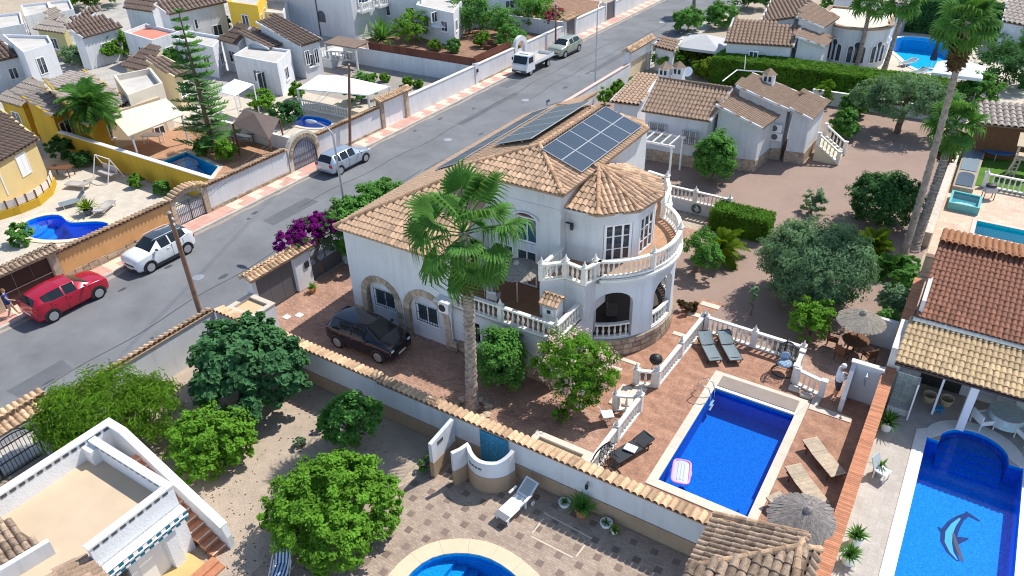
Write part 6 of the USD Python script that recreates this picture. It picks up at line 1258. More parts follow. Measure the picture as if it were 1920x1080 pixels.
# ---------------------------------------------------------------- the white flat-roofed house in the corner
fh = thing("corner_house", "white flat-roofed house with railed beige roof terrace and outside stair at bottom left", "house", None, (-21.8, 6, 0))
X0, X1, Y1, ZF, ZP = -24.2, -19.45, 8.5, 2.4, 3.25
part(fh, "wall", B().bx(X0, X0+.22, -6, 9.3, 0, ZP).bx(X0+.22, X1, Y1-.2, Y1, 0, ZP-.1).bx(X1-.2, X1, 5.5, Y1-.2, 0, ZP-.1).bx(X0+.22, X1-.2, -6, Y1-.2, 0, ZF-.02).bx(X0+.22, X0+.75, 8.0, 8.3, ZF, ZP-.2), pbr("white_roughcast", (.80, .81, .82), .9, .05, 2.0, bump=.8, bscale=14))
part(fh, "terrace_floor", bx(X0+.22, X1-.2, 3.2, Y1-.2, ZF, ZF+.02), pbr("beige_screed", (.60, .47, .33), .9, .06, .8, stain=.08))
part(fh, "coping", B().bx(X0-.05, X0+.27, -6, 9.352, ZP+.002, ZP+.07).bx(X0+.29, X1+.03, Y1-.24, Y1+.04, ZP-.098, ZP-.03).bx(X1-.24, X1+.04, 5.45, Y1-.26, ZP-.098, ZP-.03), PVC)
# pierced band under the coping
for k in range(30): y = -.1+k*.31; part(fh, "lattice_hole", bx(X0+.222, X0+.235, y, y+.2, ZP-.17, ZP-.05), GREYM)
for k in range(12): x = X0+.6+k*.34; part(fh, "lattice_hole", bx(x, x+.2, Y1-.213, Y1-.202, ZP-.25, ZP-.15), GREYM)
for k in range(9): y = 5.6+k*.31; part(fh, "lattice_hole", bx(X1+.002, X1+.012, y, y+.2, ZP-.25, ZP-.15), GREYM)
sw = np.array([(X0+.0, 0), (X0+.0, ZP), (X0+1.0, ZP), (X1+1.0, 1.05), (X1+1.15, .6), (X1+1.15, 0)]); part(fh, "stair_wall", frame_xf(prism(sw, 0, .2), (0, 9.3, 0), V(1, 0, 0), V(0, 0, 1), V(0, -1, 0)), WHITE)
part(fh, "stair_coping", B().bar((X0+1.0, 9.2, ZP+.03), (X1+1.0, 9.2, 1.08), .3, .07).bar((X0+.29, 9.2, ZP+.035), (X0+1.0, 9.2, ZP+.035), .3, .07), PVC)
for i in range(13): x = X1+.95-i*.32; part(fh, "stair_step", B().bx(x-.32, x, Y1+.01, 9.09, max(0, .19*i-.0), .19*(i+1)), BRICK if i % 1 == 0 else TERRA); part(fh, "step_nosing", bx(x-.03, x+.02, Y1+.012, 9.088, .19*(i+1)-.02, .19*(i+1)+.006), TRAV)
for i in range(2): part(fh, "stair_step", bx(X1+.95+.0, X1+1.3+.3*i, 7.4-.0, 8.49, 0, .16-.07*i), BRICK)
part(fh, "porch_floor", bx(X1+.002, X1+1.1, 4.6, 8.2, 0, .1), pbr("yellow_tile", (.62, .42, .18), .8, .1)); part(fh, "pier", bx(X1-.15, X1+.25, 7.55, 7.95, 0, 2.0), pbr("white_roughcast", (0, 0, 0)))
part(fh, "door", bx(X1+.003, X1+.04, 6.55, 7.45, .1, 2.0), PVC); window(fh, (X1, 5.0), (X1, 6.2), .9, 2.0, GREYM, GLASS, 2, 1, grille=IRON)
aw = part(fh, "awning", bar((X1+.04, 6.6, 2.27), (X1+.34, 6.6, 2.19), 3.8, .02, up=(.2, 0, 1)), WCANV); BT = pbr("awning_blue", (.02, .17, .27), .8, .05)
for i in range(22):
    y = 4.72+i*.172
    for k in range(3): part(aw, "blue_check" if (i+k) % 2 else "white_check", bx(X1+.342, X1+.352, y, y+.168, 1.80+.12*k, 1.915+.12*k), BT if (i+k) % 2 else WCANV)
part(aw, "front_bar", tube([(X1+.38, 4.7, 2.04), (X1+.38, 8.5, 2.04)], .022, 6), PVC)
CORNER_ROOFS = [[(72, 1018, 2.75), (-5, 1064, 2.75), (-110, 1010, 3.35), (-30, 950, 3.35)], [(206, 1086, 2.6), (158, 1041, 2.6), (40, 1102, 3.2), (88, 1150, 3.2)]]
for i, q in enumerate(CORNER_ROOFS): roof(fh, [at(*c) for c in q], TILEB if i else TILEW, UNDERD, .22, .34, most=60, seed=71+i)
part(fh, "party_wall", bar(at(-20, 1094, 2.7), at(97, 1024, 2.7), .2, .6), WHITE)
# ---------------------------------------------------------------- houses measured from roof corners
def ray(px, py): return CR*(px-960)/CF-CU*(py-540)/CF+_f
def at_plane(px, py, p, n): d = ray(px, py); return CAM+d*(np.dot(np.array(p)-CAM, n)/np.dot(d, n))
def at_x(px, py, X): return at_plane(px, py, V(X, 0, 0), V(1, 0, 0))
def at_y(px, py, Y): return at_plane(px, py, V(0, Y, 0), V(0, 1, 0))
def face_px(q):
    "corners (px, py, z); those after the third may leave z out and are put on the plane of the first three"
    P = [at(*c) for c in q[:3]]; n = np.cross(P[1]-P[0], P[2]-P[0])
    return P+[at(*c) if len(c) == 3 else at_plane(*c, P[0], n) for c in q[3:]]
def walls_under(owner, P, z0, mat, inset=.22, name="wall", drop=.13, base=None):
    "walls below a roof plane, set in from its edges, with the slope of the roof as their top"
    P = np.array(P); n = np.cross(P[1]-P[0], P[2]-P[0]); pg = Polygon(P[:, :2]).buffer(0); q2 = np.array(pg.buffer(-inset, join_style=2).exterior.coords)[:-1]
    if not Polygon(q2).exterior.is_ccw: q2 = q2[::-1]
    Q = np.column_stack([q2, P[0, 2]-(n[0]*(q2[:, 0]-P[0, 0])+n[1]*(q2[:, 1]-P[0, 1]))/n[2]-drop]); m = len(Q); R = Q.copy(); R[:, 2] = z0; F = [[0, i, i+1] for i in range(1, m-1)]+[[m, m+i+1, m+i] for i in range(1, m-1)]
    for i in range(m): j = (i+1) % m; F += [[i, m+i, m+j], [i, m+j, j]]
    part(owner, name, (np.vstack([Q, R]), np.array(F)), mat)
    if base: part(owner, "rubble_base", prism(pg.buffer(-inset+.05, join_style=2).difference(pg.buffer(-inset-.1, join_style=2)), z0-.1, base), pbr("rubble_far", (.40, .31, .23), .95, .35, 4.0, fine=.3, fscale=7, bump=.6, bscale=9))
def house_px(name, label, wallmat, tile, faces, flats=(), z0=0.0, flatmat=None, group=None, pitch=.42, row=.6, cat="house", seed=1, verge=None, base=None, auto=False):
    """faces: roof planes by their photographed corners (eave first); flats: (corners (px, py) list, z, parapet)"""
    c = at(*faces[0][0]) if faces else at(*flats[0][0][0], flats[0][1]); t = thing(name, label, cat, group, (c[0], c[1], z0))
    for i, q in enumerate(faces):
        P = face_px(q); roof(t, P, tile, UNDERD if tile is not TILE else UNDER, pitch, row, seed=seed*10+i); walls_under(t, P, z0-.05*i, wallmat, base=base)
        if auto:
            a, e = P[0], P[1]; d = (e-a)[:2]/np.linalg.norm((e-a)[:2]); n = np.array([d[1], -d[0]])
            if n@(P[2]-a)[:2] > 0: a, e, d, n = e, a, -d, -n
            L = np.linalg.norm((e-a)[:2]); k = max(1, int(L/3.4))
            for w in range(k):
                c = a[:2]+d*L*(w+.5)/k-n*.22; window(t, c-d*.6, c+d*.6, z0+1.0, min(z0+2.2, a[2]-.5), PVC, GLASS, 2, 1, shutter=(.45, GREYM) if (w+seed) % 2 else None, sill=PVC)
        for a, e in [(P[1], P[2])]+([(P[3], P[0])] if len(P) == 4 else []): part(t, "verge", bar(a-V(0, 0, .02), e-V(0, 0, .02), .16, .17), wallmat)
    for k, (q, z, par) in enumerate(flats):
        P = [at(x, y, z)[:2] for x, y in q]; pg = Polygon(P).buffer(0); part(t, "wall", prism(pg, z0-.02*k-.3, z), flatmat or wallmat); part(t, "flat_roof", prism(pg.buffer(-.2, join_style=2), z+.002, z+.03), pbr("pale_roof_screed", (.56, .53, .49), .9, .1, 1.0, stain=.2))
        if auto:
            ring = np.array(pg.exterior.coords); ring = ring if pg.exterior.is_ccw else ring[::-1]
            for p0, p1 in zip(ring[:-1], ring[1:]):
                L = np.linalg.norm(p1-p0); d = (p1-p0)/L; n = np.array([d[1], -d[0]])
                if n@(-np.array(p0)) > 0 and L > 2:
                    m = max(1, int(L/3.0))
                    for w in range(m): cc_ = p0+d*L*(w+.5)/m; window(t, cc_-d*.55, cc_+d*.55, z-1.9, z-.75, PVC, GLASS, 2, 1, shutter=(.5, GREYM) if (w+seed) % 2 else None, sill=PVC)
        if par: part(t, "parapet", prism(pg.difference(pg.buffer(-.18, join_style=2)), z+.001, z+par), flatmat or wallmat)
    return t
def win_px(t, a, b, axis, val, fm=PVC, pm=None, cols=2, **k):
    "window between photographed top-left a and bottom-right b on the wall x = val or y = val"
    f = (lambda p: at_x(*p, val)) if axis == "x" else (lambda p: at_y(*p, val)); A, C = f(a), f(b); z0, z1 = sorted((A[2], C[2]))
    lo, hi = (sorted((A[1], C[1])) if axis == "x" else sorted((A[0], C[0])))
    p0, p1 = ((val, lo), (val, hi)) if axis == "x" else ((lo, val), (hi, val)); return window(t, p0, p1, z0, z1, fm, pm or GLASS, cols, 1, **k)
def win_edge(t, e0, e1, a, b, inset=.22, fm=PVC, pm=None, cols=2, **k):
    "window in the wall under the roof edge e0-e1 (px, py, z), between photographed corners a and b"
    A, E = at(*e0), at(*e1); d = E-A; d[2] = 0; d /= np.linalg.norm(d); n = V(d[1], -d[0], 0); o = A-n*inset
    P, Q = at_plane(*a, o, n), at_plane(*b, o, n); s0, s1 = sorted(((P-o)@d, (Q-o)@d)); z0, z1 = sorted((P[2], Q[2])); return window(t, (o+d*s0)[:2], (o+d*s1)[:2], z0, z1, fm, pm or GLASS, cols, 1, **k)
# ---------------------------------------------------------------- right-hand house with straw and red tiles
rh = thing("tiled_house", "long house with straw-coloured porch roof and dark red main roof at the right edge", "house", None, (4, 32, 0))
roof(rh, [(-.1, 28.55, 2.62), (9.5, 28.45, 2.62), (9.5, 31.0, 3.22), (-.1, 31.0, 3.22)], TILEY, UNDER, .2, .34, most=150, seed=81); roof(rh, [(.12, 31.06, 3.42), (9.5, 31.0, 3.42), (9.5, 36.0, 4.75), (.12, 36.0, 4.75)], TILER, UNDERD, .2, .31, most=150, seed=82)
roof(rh, [(9.5, 38.3, 4.2), (.12, 38.3, 4.2), (.12, 36.0, 4.78), (9.5, 36.0, 4.78)], pbr("roof_tile_rust", (.42, .20, .10), .85, .2, 3.0, island=.25), UNDERD, .26, .4, most=0, seed=83); ridge(rh, (.1, 36, 4.82), (9.5, 36, 4.82), TILER, r=.11)
ridge(rh, (.05, 31.02, 3.3), (9.5, 31.0, 3.3), BALW, r=.12, seg=.3, name="flashing_tile")
part(rh, "wall", B().bx(.3, 9.3, 31.3, 38.0, 0, 3.3).bx(.14, .3, 31.3, 38.0, 0, 4.1).bx(.02, .13, 29.1, 31.2, 0, 2.5), WHITE); part(rh, "beam", B().bx(-.02, 9.4, 28.8, 29.05, 2.3, 2.56), PVC); part(rh, "gutter", bx(-.1, 9.5, 28.42, 28.52, 2.5, 2.58), BROWNM)
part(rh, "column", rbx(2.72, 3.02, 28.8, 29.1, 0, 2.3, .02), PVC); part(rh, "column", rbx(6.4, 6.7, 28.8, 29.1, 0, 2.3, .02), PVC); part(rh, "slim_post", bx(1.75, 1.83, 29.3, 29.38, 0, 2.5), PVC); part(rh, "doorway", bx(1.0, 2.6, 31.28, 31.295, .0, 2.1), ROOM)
gb = thing("glass_block_screen", "grid of glass blocks beside the brick-topped wall under the porch", "screen", None, (.4, 28.85, 0)); part(gb, "kerb", bx(.12, .95, 28.6, 28.98, 0, .3), WHITE); part(gb, "side_frame", bx(.93, .99, 28.4, 28.98, 0, 1.9), PVC)
for i in range(4):
    for j in range(8): part(gb, "glass_block", rbx(.13+i*.2, .32+i*.2, 28.85, 28.93, .31+j*.2, .5+j*.2, .012), pbr("glass_brick", (.33, .38, .37), .15, .1, 9.0, island=.2))
part(gb, "joint", bx(.13, .92, 28.87, 28.91, .3, 1.93), BALW); part(gb, "pipe", tube([(.25, 28.7, 1.95), (.25, 28.7, 2.15), (.5, 28.7, 2.2), (.55, 28.7, 2.0)], .02, 5), ALU)
tt = table("dining_table", "round table under a pale flowered cloth in the porch", (4.35, 30.0, 0), .62, .76, WOODD); solo("tablecloth", lathe([(.78, .35), (.72, .55), (.68, .765), (.3, .775)], 22, (4.35, 30.0, 0)), pbr("flower_cloth", (.42, .55, .55), .9, .3, 5.0, tone=(.6, .35, .4)), "pale flowered tablecloth in the porch", "tablecloth")
WK = pbr("white_wicker", (.74, .75, .73), .8, .08, 12.0)
for i, (x, y, r, lb) in enumerate([(3.6, 29.55, 40, "nearest the column"), (5.2, 29.45, 130, "at the picture edge"), (4.3, 30.95, -90, "behind the table")]): chair("wicker_chair", "white wicker armchair at the porch table, "+lb, (x, y, 0), r, WK, w=.66, h=.34, wicker=True)
s_ = thing("stool", "small bright blue stool on the porch floor", "stool", None, (1.95, 29.55, 0), 20); part(s_, "seat", rbx(-.2, .2, -.16, .16, .22, .27, .02), pbr("blue_plastic", (.03, .3, .6), .4, .03))
for x in (-.16, .16):
    for y in (-.12, .12): part(s_, "leg", bar((x, y, 0), (x*.9, y*.9, .22), .05), pbr("blue_plastic", (0, 0, 0)))
for i, (x, y, lb) in enumerate([(1.55, 30.2, "nearer the glass blocks"), (2.2, 30.3, "nearer the column")]):
    cp = thing("basket", "straw basket on the shaded porch floor, "+lb, "basket", None, (x, y, 0), 0); part(cp, "body", lathe([(.2, 0), (.28, .3), (.26, .32), (.18, .03)], 14), pbr("straw", (.5, .4, .26), .9, .2, 10.0)); part(cp, "handle", tube([(.26*math.cos(a), 0, .3+.24*math.sin(a)) for a in np.linspace(0, PI, 8)], .02, 5), WOOD)
for i, (x, y, h, m, lb) in enumerate([(.3, 27.35, .7, WPLAST, "white pot with a feathery palm beside the brick-topped wall"), (.42, 20.75, .35, WPLAST, "white pot with a spiky plant beside the brick wall, upper of the lower pair"), (.38, 19.8, .35, WPLAST, "white pot with a spiky plant beside the brick wall, lower of the pair"), (.5, 24.6, .3, pbr("grey_pot", (.3, .3, .3), .7, .1), "grey round pot beside the white chair")]): spiky("potted_plant", lb, (x, y, 0), 70 if i < 3 else 14, .55 if i else .8, L_PALM(), 120+i, pot=(.24, .42, m), w=.05, el=(.3, 1.5))
pc_ = thing("plastic_chair", "pale plastic chair beside the brick-topped wall facing the dolphin pool", "chair", None, (.62, 24.4, 0), -20, 1.0); part(pc_, "seat", rbx(-.25, .25, -.25, .25, .4, .45, .03), WPLAST); part(pc_, "backrest", bar((-.22, 0, .45), (-.42, 0, .95), .5, .04, up=(1, 0, .4)), pbr("glassy_grey", (.55, .6, .58), .3, .05))
for x in (-.2, .2):
    for y in (-.2, .2): part(pc_, "leg", bar((x, y, 0), (x, y, .41), .04), WPLAST)
# beyond it: spa, covered basin, balustrade, lawn, hut
st_ = wall("low stone-topped wall along the left of the peach patio behind the tall palms", (-.35, 44.5), (-.35, 60.5), .9, STONEJ, .35, cap="slab", capmat=pbr("pale_slab", (.6, .52, .43), .9, .15, 4.0, island=.1), name="stone_wall")
wall("brown tile-edged wall between the red roof and the peach patio", (-.3, 41.4), (12, 40.9), 1.0, STONEJ, .3, cap="slab", capmat=UNDERD)
spa = thing("spa_tub", "small teal hot tub with white moulded seats on the peach patio", "hot tub", None, (.8, 51.4, 0)); SO = [(-.05, 50.4), (1.7, 50.35), (1.7, 52.3), (-.05, 52.45)]
part(spa, "shell", prism(Polygon(SO).difference(Polygon(SO).buffer(-.14)), .0, .5), pbr("teal_shell", (.12, .42, .42), .4, .05)); part(spa, "bowl", prism(Polygon(SO).buffer(-.14), 0, .12), pbr("teal_bowl", (.02, .3, .34), .3, .05)); part(spa, "water", sheet(Polygon(SO).buffer(-.142), .42), watermat("water_teal2", (.8, .95, 1)))
part(spa, "seat", curve_wall([(.2, 50.75), (.5, 50.95), (1.1, 50.95), (1.45, 50.7)], .12, .36, .16), PVC, smooth=50)
cv_ = thing("covered_basin", "dark grey-blue covered basin with rounded steps above the hot tub", "pool cover", None, (.3, 57, 0)); part(cv_, "rim", prism(Polygon([(-.12, 53.3), (1.1, 53.3), (1.2, 60.6), (-.12, 60.6)]), 0, .42), STONEJ); part(cv_, "cover", prism(Polygon([(-.02, 56.4), (1.0, 56.4), (1.08, 60.5), (-.02, 60.5)]), .422, .46), pbr("blue_grey_cover", (.13, .19, .23), .5, .08))
for i in range(3): part(cv_, "round_step", prism(Polygon([(.0, 53.6)]+[(.98, 53.6)]+arc_pts(.49, 55.6-.3*i, .49, 0, PI, 10)), .422+.012*i, .43+.012*i+.004), pbr("navy_step", (.03+.015*i, .06+.02*i, .10+.02*i), .4, .05))
bal_thing("cream balustrade between the peach patio and the lawn at the right edge", [(1.6, 55.2), (9, 54.9)], z=.0, h=.95, step=.3)
wk = thing("garden_trolley", "grey wheeled barbecue trolley on the peach patio by the balustrade", "barbecue", None, (2.0, 53.3, 0), 20); part(wk, "body", rbx(-.35, .35, -.25, .25, .45, .85, .05), pbr("trolley_grey", (.4, .4, .42), .5, .1)); part(wk, "lid", lathe([(.26, .85), (.24, 1.0), (.1, 1.08)], 14, sx=1.3), IRON)
for x in (-.3, .3):
    for y in (-.2, .2): part(wk, "leg", bar((x, y, 0), (x, y, .46), .04), IRON)
hut = house_px("garden_hut", "open garden hut with pale brown tiled roof at the right edge", WOODD, TILEG, [[(1835, 232, 2.5), (2000, 248, 2.5), (2000, 200, 3.2), (1838, 190)]], pitch=.4, row=.55, seed=9)
pz = thing("play_tower", "wooden play tower with ladder on the lawn at the right edge", "play tower", None, (3.6, 58.6, 0), 0)
for x in (-.6, .6):
    for y in (-.6, .6): part(pz, "post", bar((x, y, 0), (x, y, 2.2), .1), WOOD)
part(pz, "deck", bx(-.65, .65, -.65, .65, 1.2, 1.28), WOOD); part(pz, "ladder", B().bar((-.9, -.9, 0), (-.6, -.62, 1.3), .08).bar((-.4, -.9, 0), (-.3, -.62, 1.3), .08), WOOD); part(pz, "roof_sheet", slab3([(-.8, -.8, 2.2), (.8, -.8, 2.2), (.8, .8, 2.6), (-.8, .8, 2.6)], .05), BEIGE)
for k in range(5): part(pz, "rung", bar((-.9+.06*k, -.88+.05*k, .2+.24*k), (-.4+.02*k, -.88+.05*k, .2+.24*k), .05), WOOD)
tm = thing("trampoline", "round blue-edged trampoline in the shade of the garden hut", "trampoline", None, (1.9, 61.2, 0), 0); part(tm, "mat", lathe([(.9, .55), (.0, .54)], 18), IRON); part(tm, "pad", lathe([(.9, .54), (1.15, .54), (1.15, .6), (.9, .6)], 18), pbr("blue_pad", (.03, .12, .32), .6, .05))
for a in range(4): part(tm, "leg", bar((1.0*math.cos(a*1.57), 1.0*math.sin(a*1.57), 0), (1.0*math.cos(a*1.57), 1.0*math.sin(a*1.57), .55), .05), STEEL)
# ---------------------------------------------------------------- cottage behind the villa
ct = house_px("cottage", "white cottage with several brown tiled roofs, white chimneys and a rubble base", WHITE, TILEB, [
    [(1203, 207, 3.7), (1332, 227, 3.7), (1372, 166, 5.2), (1236, 146)], [(1430, 241, 3.3), (1466, 213, 3.3), (1372, 170, 4.7), (1341, 196)], [(1482, 207, 3.8), (1503, 176, 3.8), (1410, 137, 5.2), (1380, 161)], [(1524, 225, 3.4), (1556, 190, 3.4), (1511, 170, 4.1), (1480, 202)]], pitch=.28, row=.42, seed=3, z0=.0, base=.85)
part(ct, "roof_ridge", tube([at(1236, 146, 5.25), at(1372, 166, 5.25)], .12, 6), UNDERD)
fy = at(1203, 207, 3.7)[1]+.2
win_px(ct, (1218, 228), (1247, 255), "y", fy, grille=IRON, shutter=(.95, pbr("grey_slat", (.42, .42, .42), .7, .05))); win_px(ct, (1281, 243), (1304, 272), "y", fy, grille=IRON, shutter=(.95, pbr("grey_slat", (0, 0, 0))))
for i, (x, y, z) in enumerate([(1443, 238, 0), (1443, 254, 0)]):
    p = at_y(x+14, y, at(1524, 225, 3.4)[1]+.2); ac = part(ct, "air_conditioner", rbx(p[0]-.42, p[0]+.42, p[1]-.35, p[1], p[2]-.3, p[2]+.3, .03), PVC); part(ac, "fan_grille", frame_xf(lathe([(.22, 0), (.22, .012), (.05, .016)], 14), (p[0]-.1, p[1]-.352, p[2]), V(1, 0, 0), V(0, 0, 1), V(0, -1, 0)), GREYM)
for i, (x, y, z) in enumerate([(1246, 140, 4.9), (1272, 138, 5.0), (1440, 152, 4.9)]):
    p = at(x, y+6, z-.3); ch = part(ct, "chimney", rbx(p[0]-.4, p[0]+.4, p[1]-.35, p[1]+.35, p[2]-.6, p[2]+.75, .02), WHITE); part(ch, "vents", B().bx(p[0]-.26, p[0]-.06, p[1]-.353, p[1]-.351, p[2]+.3, p[2]+.65).bx(p[0]+.06, p[0]+.26, p[1]-.353, p[1]-.351, p[2]+.3, p[2]+.65), ROOM); part(ch, "cap", lathe([(.62, p[2]+.76), (.5, p[2]+.85), (.1, p[2]+1.15), (0, p[2]+1.2)], 4, (p[0], p[1], 0)), TILEB)
sd = B(); 
part(ct, "roof_terrace_rail", B().tube([at(1355, 152, 4.6), at(1382, 131, 4.6), at(1440, 135, 4.6)], .05, 5), PVC); part(ct, "antenna", tube([at(1396, 130, 4.6), at(1398, 104, 4.6)], .03, 4), STEEL); part(ct, "satellite_dish", frame_xf(lathe([(.0, 0), (.25, .03), (.4, .1)], 14), at(1290, 135, 4.2), V(1, 0, 0), V(0, .5, .86), V(0, -.86, .5)), PVC)
gr_ = house_px("garage", "low brown-roofed outbuilding on the street side of the cottage", WHITE, TILEB, [[(1145, 190, 2.9), (1200, 197, 2.9), (1236, 142, 3.3), (1196, 138)]], pitch=.36, row=.5, seed=4)
pg_ = thing("pergola", "white open pergola at the back corner of the villa", "pergola", None, (-18, 46.5, 0)); a_, b_, c_ = (-19.6, 46.0), (-16.9, 46.0), (-16.9, 48.0)
for x, y in ((-19.6, 46.0), (-16.9, 46.0), (-19.6, 48.0), (-16.9, 48.0)): part(pg_, "post", bx(x-.06, x+.06, y-.06, y+.06, 0, 2.4), PVC)
for y in (46.0, 48.0): part(pg_, "beam", bx(-19.8, -16.7, y-.06, y+.06, 2.402, 2.54), PVC)
for k in range(5): part(pg_, "rafter", bx(-19.5+.6*k, -19.42+.6*k, 45.8, 48.2, 2.542, 2.64), PVC)
sr_ = thing("outdoor_stair", "cream outdoor stair with white balusters at the end of the cottage", "stair", None, (-8.8, 55, 0))
for k in range(6): part(sr_, "step", bx(-9.2+.28*k, -8.92+.28*k, 54.2, 56.4, 0, 1.2-.2*k), CREAM)
balustrade(sr_, [(-9.1, 54.25, 1.2), (-7.5, 54.25, .1)], 0, BALW, h=.85, fin=False); balustrade(sr_, [(-9.1, 56.35, 1.2), (-7.5, 56.35, .1)], 0, BALW, h=.85, fin=False)
bal_thing("white garden wall with balusters between villa garden and cottage yard", [(-16.2, 42.1, .75), (-13.6, 42.05, .75), (-11.4, 42.0, .75)], z=.75, h=.8); solo("low_wall", bx(-16.4, -8.6, 41.98, 42.2, 0, .74), WHITE, "low white wall below the balusters north of the villa", "wall")
hr = thing("hose_reel", "coiled green garden hose hanging on the low white wall", "hose", None, (-13.5, 41.9, .45)); part(hr, "coil", B().add(tube([(-13.5+.26*math.cos(a)+.01*a, 41.92-.01*math.sin(a*3), .42+.26*math.sin(a)) for a in np.linspace(0, 18, 70)], .022, 5)), pbr("hose_green", (.04, .12, .06), .6, .1)); part(hr, "hook", bar((-13.5, 41.98, .5), (-13.5, 41.86, .5), .04), IRON)
wall("white far boundary wall behind the olive tree at the top of the yard", (-12.5, 66.9), (-.6, 66.9), 1.1, WHITE, .2, cap="slab")
# ---------------------------------------------------------------- white villa at the top right
wv = house_px("white_villa", "large white villa with brown roofs, arched windows and a round bay at the top right", WHITE, TILEB, [
    [(1358, 79, 3.4), (1487, 87, 3.4), (1502, 50, 4.4), (1376, 34)], [(1548, 88, 3.2), (1564, 70, 3.2), (1505, 50, 4.2), (1492, 68)], [(1545, 52, 4.3), (1574, 33, 4.3), (1518, 2, 5.6), (1493, 31)], [(1425, 42, 4.4), (1493, 32, 4.9), (1520, 0, 5.6), (1448, -3)]], pitch=.36, row=.5, seed=5)
bc = at(1612, 112, 0); bc = V(-11.0, 82.0, 0); bo = Polygon([(-16, 79.4), (-15.0, 79.2)]+arc_pts(-12.1, 81.4, 2.9, -PI*.8, PI*.15, 14)+[(-9.6, 87), (-16, 87)]).buffer(0)
part(wv, "bay_wall", prism(bo, 0, 3.5), WHITE); part(wv, "bay_roof", prism(bo.buffer(.15), 3.502, 3.62), WHITE); part(wv, "bay_cornice", prism(bo.buffer(.22).difference(bo.buffer(-.2)), 3.64, 3.84), pbr("brown_tile_edge", (.36, .25, .18), .9, .2, 4.0)); part(wv, "bay_terrace", prism(bo.buffer(-.25), 3.622, 3.66), pbr("bay_screed", (.66, .6, .5), .9, .08))
for k, a in enumerate(np.linspace(-PI*.66, PI*.05, 4)):
    for s in (-.17, 0, .17):
        n = V(math.cos(a+s), math.sin(a+s), 0); tg = V(-n[1], n[0], 0); o = V(-12.1, 81.4, 0)+n*2.88
        h = 2.6 if s == 0 else 2.2; fr_ = part(wv, "arched_window", frame_xf(arr(trimesh.creation.extrude_polygon(archpoly(-.34, .34, .5, h, .3).difference(archpoly(-.27, .27, .57, h-.07, .26)), .08)), o, tg, V(0, 0, 1), n), PVC); part(fr_, "pane", frame_xf(arr(trimesh.creation.extrude_polygon(archpoly(-.27, .27, .57, h-.07, .26), .03)), o, tg, V(0, 0, 1), n), GLASS)
win_px(wv, (1405, 95), (1420, 112), "y", at(1358, 79, 3.4)[1]+.2); win_px(wv, (1470, 100), (1530, 112), "y", at(1548, 88, 3.2)[1]+.2, cols=4)
for i, (px_, py_, lb) in enumerate([(1322, 76, "pale grey square garden canopy beside the hedge by the road"), (1800, 125, "white garden canopy beside the big pool behind the tall palm")]):
    p = at(px_, py_, 2.5); g = thing("gazebo", lb, "gazebo", None, (p[0], p[1], 0)); w = 2.4 if i == 0 else 1.9
    for x in (-1, 1):
        for y in (-1, 1): part(g, "post", bar((p[0]+x*w*.93, p[1]+y*w*.93, 0), (p[0]+x*w*.93, p[1]+y*w*.93, 2.2), .1), PVC)
    e = [V(p[0]+x*w, p[1]+y*w, 2.25) for x, y in ((-1, -1), (1, -1), (1, 1), (-1, 1))]; b = B()
    for k in range(4): b.add(slab3([e[k], e[(k+1) % 4], V(p[0], p[1], 3.1)], .03))
    part(g, "canopy", b, GRAYC if i == 0 else WCANV)
    part(g, "valance", B().bx(p[0]-w, p[0]+w, p[1]-w-.01, p[1]-w, 2.0, 2.24).bx(p[0]+w, p[0]+w+.01, p[1]-w, p[1]+w, 2.0, 2.24), GRAYC if i == 0 else WCANV)
p = at(1745, 130, 0); u = thing("closed_parasol", "closed navy parasol at the edge of the big top-right pool", "parasol", None, p); part(u, "pole", tube([p, p+V(0, 0, 2.9)], .05, 6), PVC); part(u, "folded_canopy", lathe([(.3, .9), (.33, 1.1), (.12, 2.6), (.02, 2.85)], 10, p), pbr("navy_canvas", (.02, .05, .12), .8, .1)); part(u, "foot", lathe([(.35, 0), (.3, .1)], 10, p), CONC)
sh2 = house_px("shed", "small brown-roofed shed by the road beside the grey canopy", WHITE, TILEB, [[(1225, 86, 2.4), (1265, 96, 2.4), (1278, 76, 2.7), (1240, 69)]], pitch=.4, row=.6, seed=6)
wall("grey-brown garden wall between cottage garden and the canopy", (-27.5, 74.5), (-21.5, 72.5), 1.9, pbr("grey_brown_render", (.36, .31, .27), .9, .1), .2, cap="slab")
for i, (x, y, lb) in enumerate([(1702, 122, "nearer the round bay"), (1722, 140, "nearer the olive tree")]): lounger("grey_lounger", "pale sun lounger on the terrace of the big pool, "+lb, at(x, y), 60, GREYF, PVC, 2.0, .7, .35, .6, 15)
# ---------------------------------------------------------------- houses across the road
hy = house_px("yellow_house", "pale yellow house with dark tiled roof at the left picture edge", YELLOW, TILED, [[(-40, 326, 3.0), (72, 261, 3.0), (2, 206, 4.2), (-105, 255)]], pitch=.4, row=.55, seed=11)
ye = ((-40, 326, 3.0), (72, 261, 3.0)); win_edge(hy, *ye, (26, 293), (60, 322), shutter=(.97, PVC)); win_edge(hy, *ye, (-4, 318), (14, 366), cols=1, name="door"); ya = part(hy, "air_conditioner", rbx(*(lambda p: (p[0], p[0]+.35, p[1]-.35, p[1]+.35, .5, 1.1))(at(38, 345, .5)), .03), PVC)
hm = house_px("mustard_house", "mustard yellow house with grey-brown roofs and a beige awning", MUSTARD, TILEG, [[(165, 236, 3.0), (243, 188, 3.0), (155, 131, 4.6), (84, 150)], [(97, 218, 3.0), (134, 198, 3.0), (81, 164, 3.9), (39, 179)], [(-8, 186, 3.0), (40, 200, 3.0), (82, 160, 3.9), (62, 145)]], [([(243, 190), (308, 166), (286, 138), (216, 152)], 3.3, .5)], pitch=.42, row=.6, seed=12, auto=True, flatmat=pbr("beige_parapet", (.70, .64, .54), .85, .06, stain=.08))
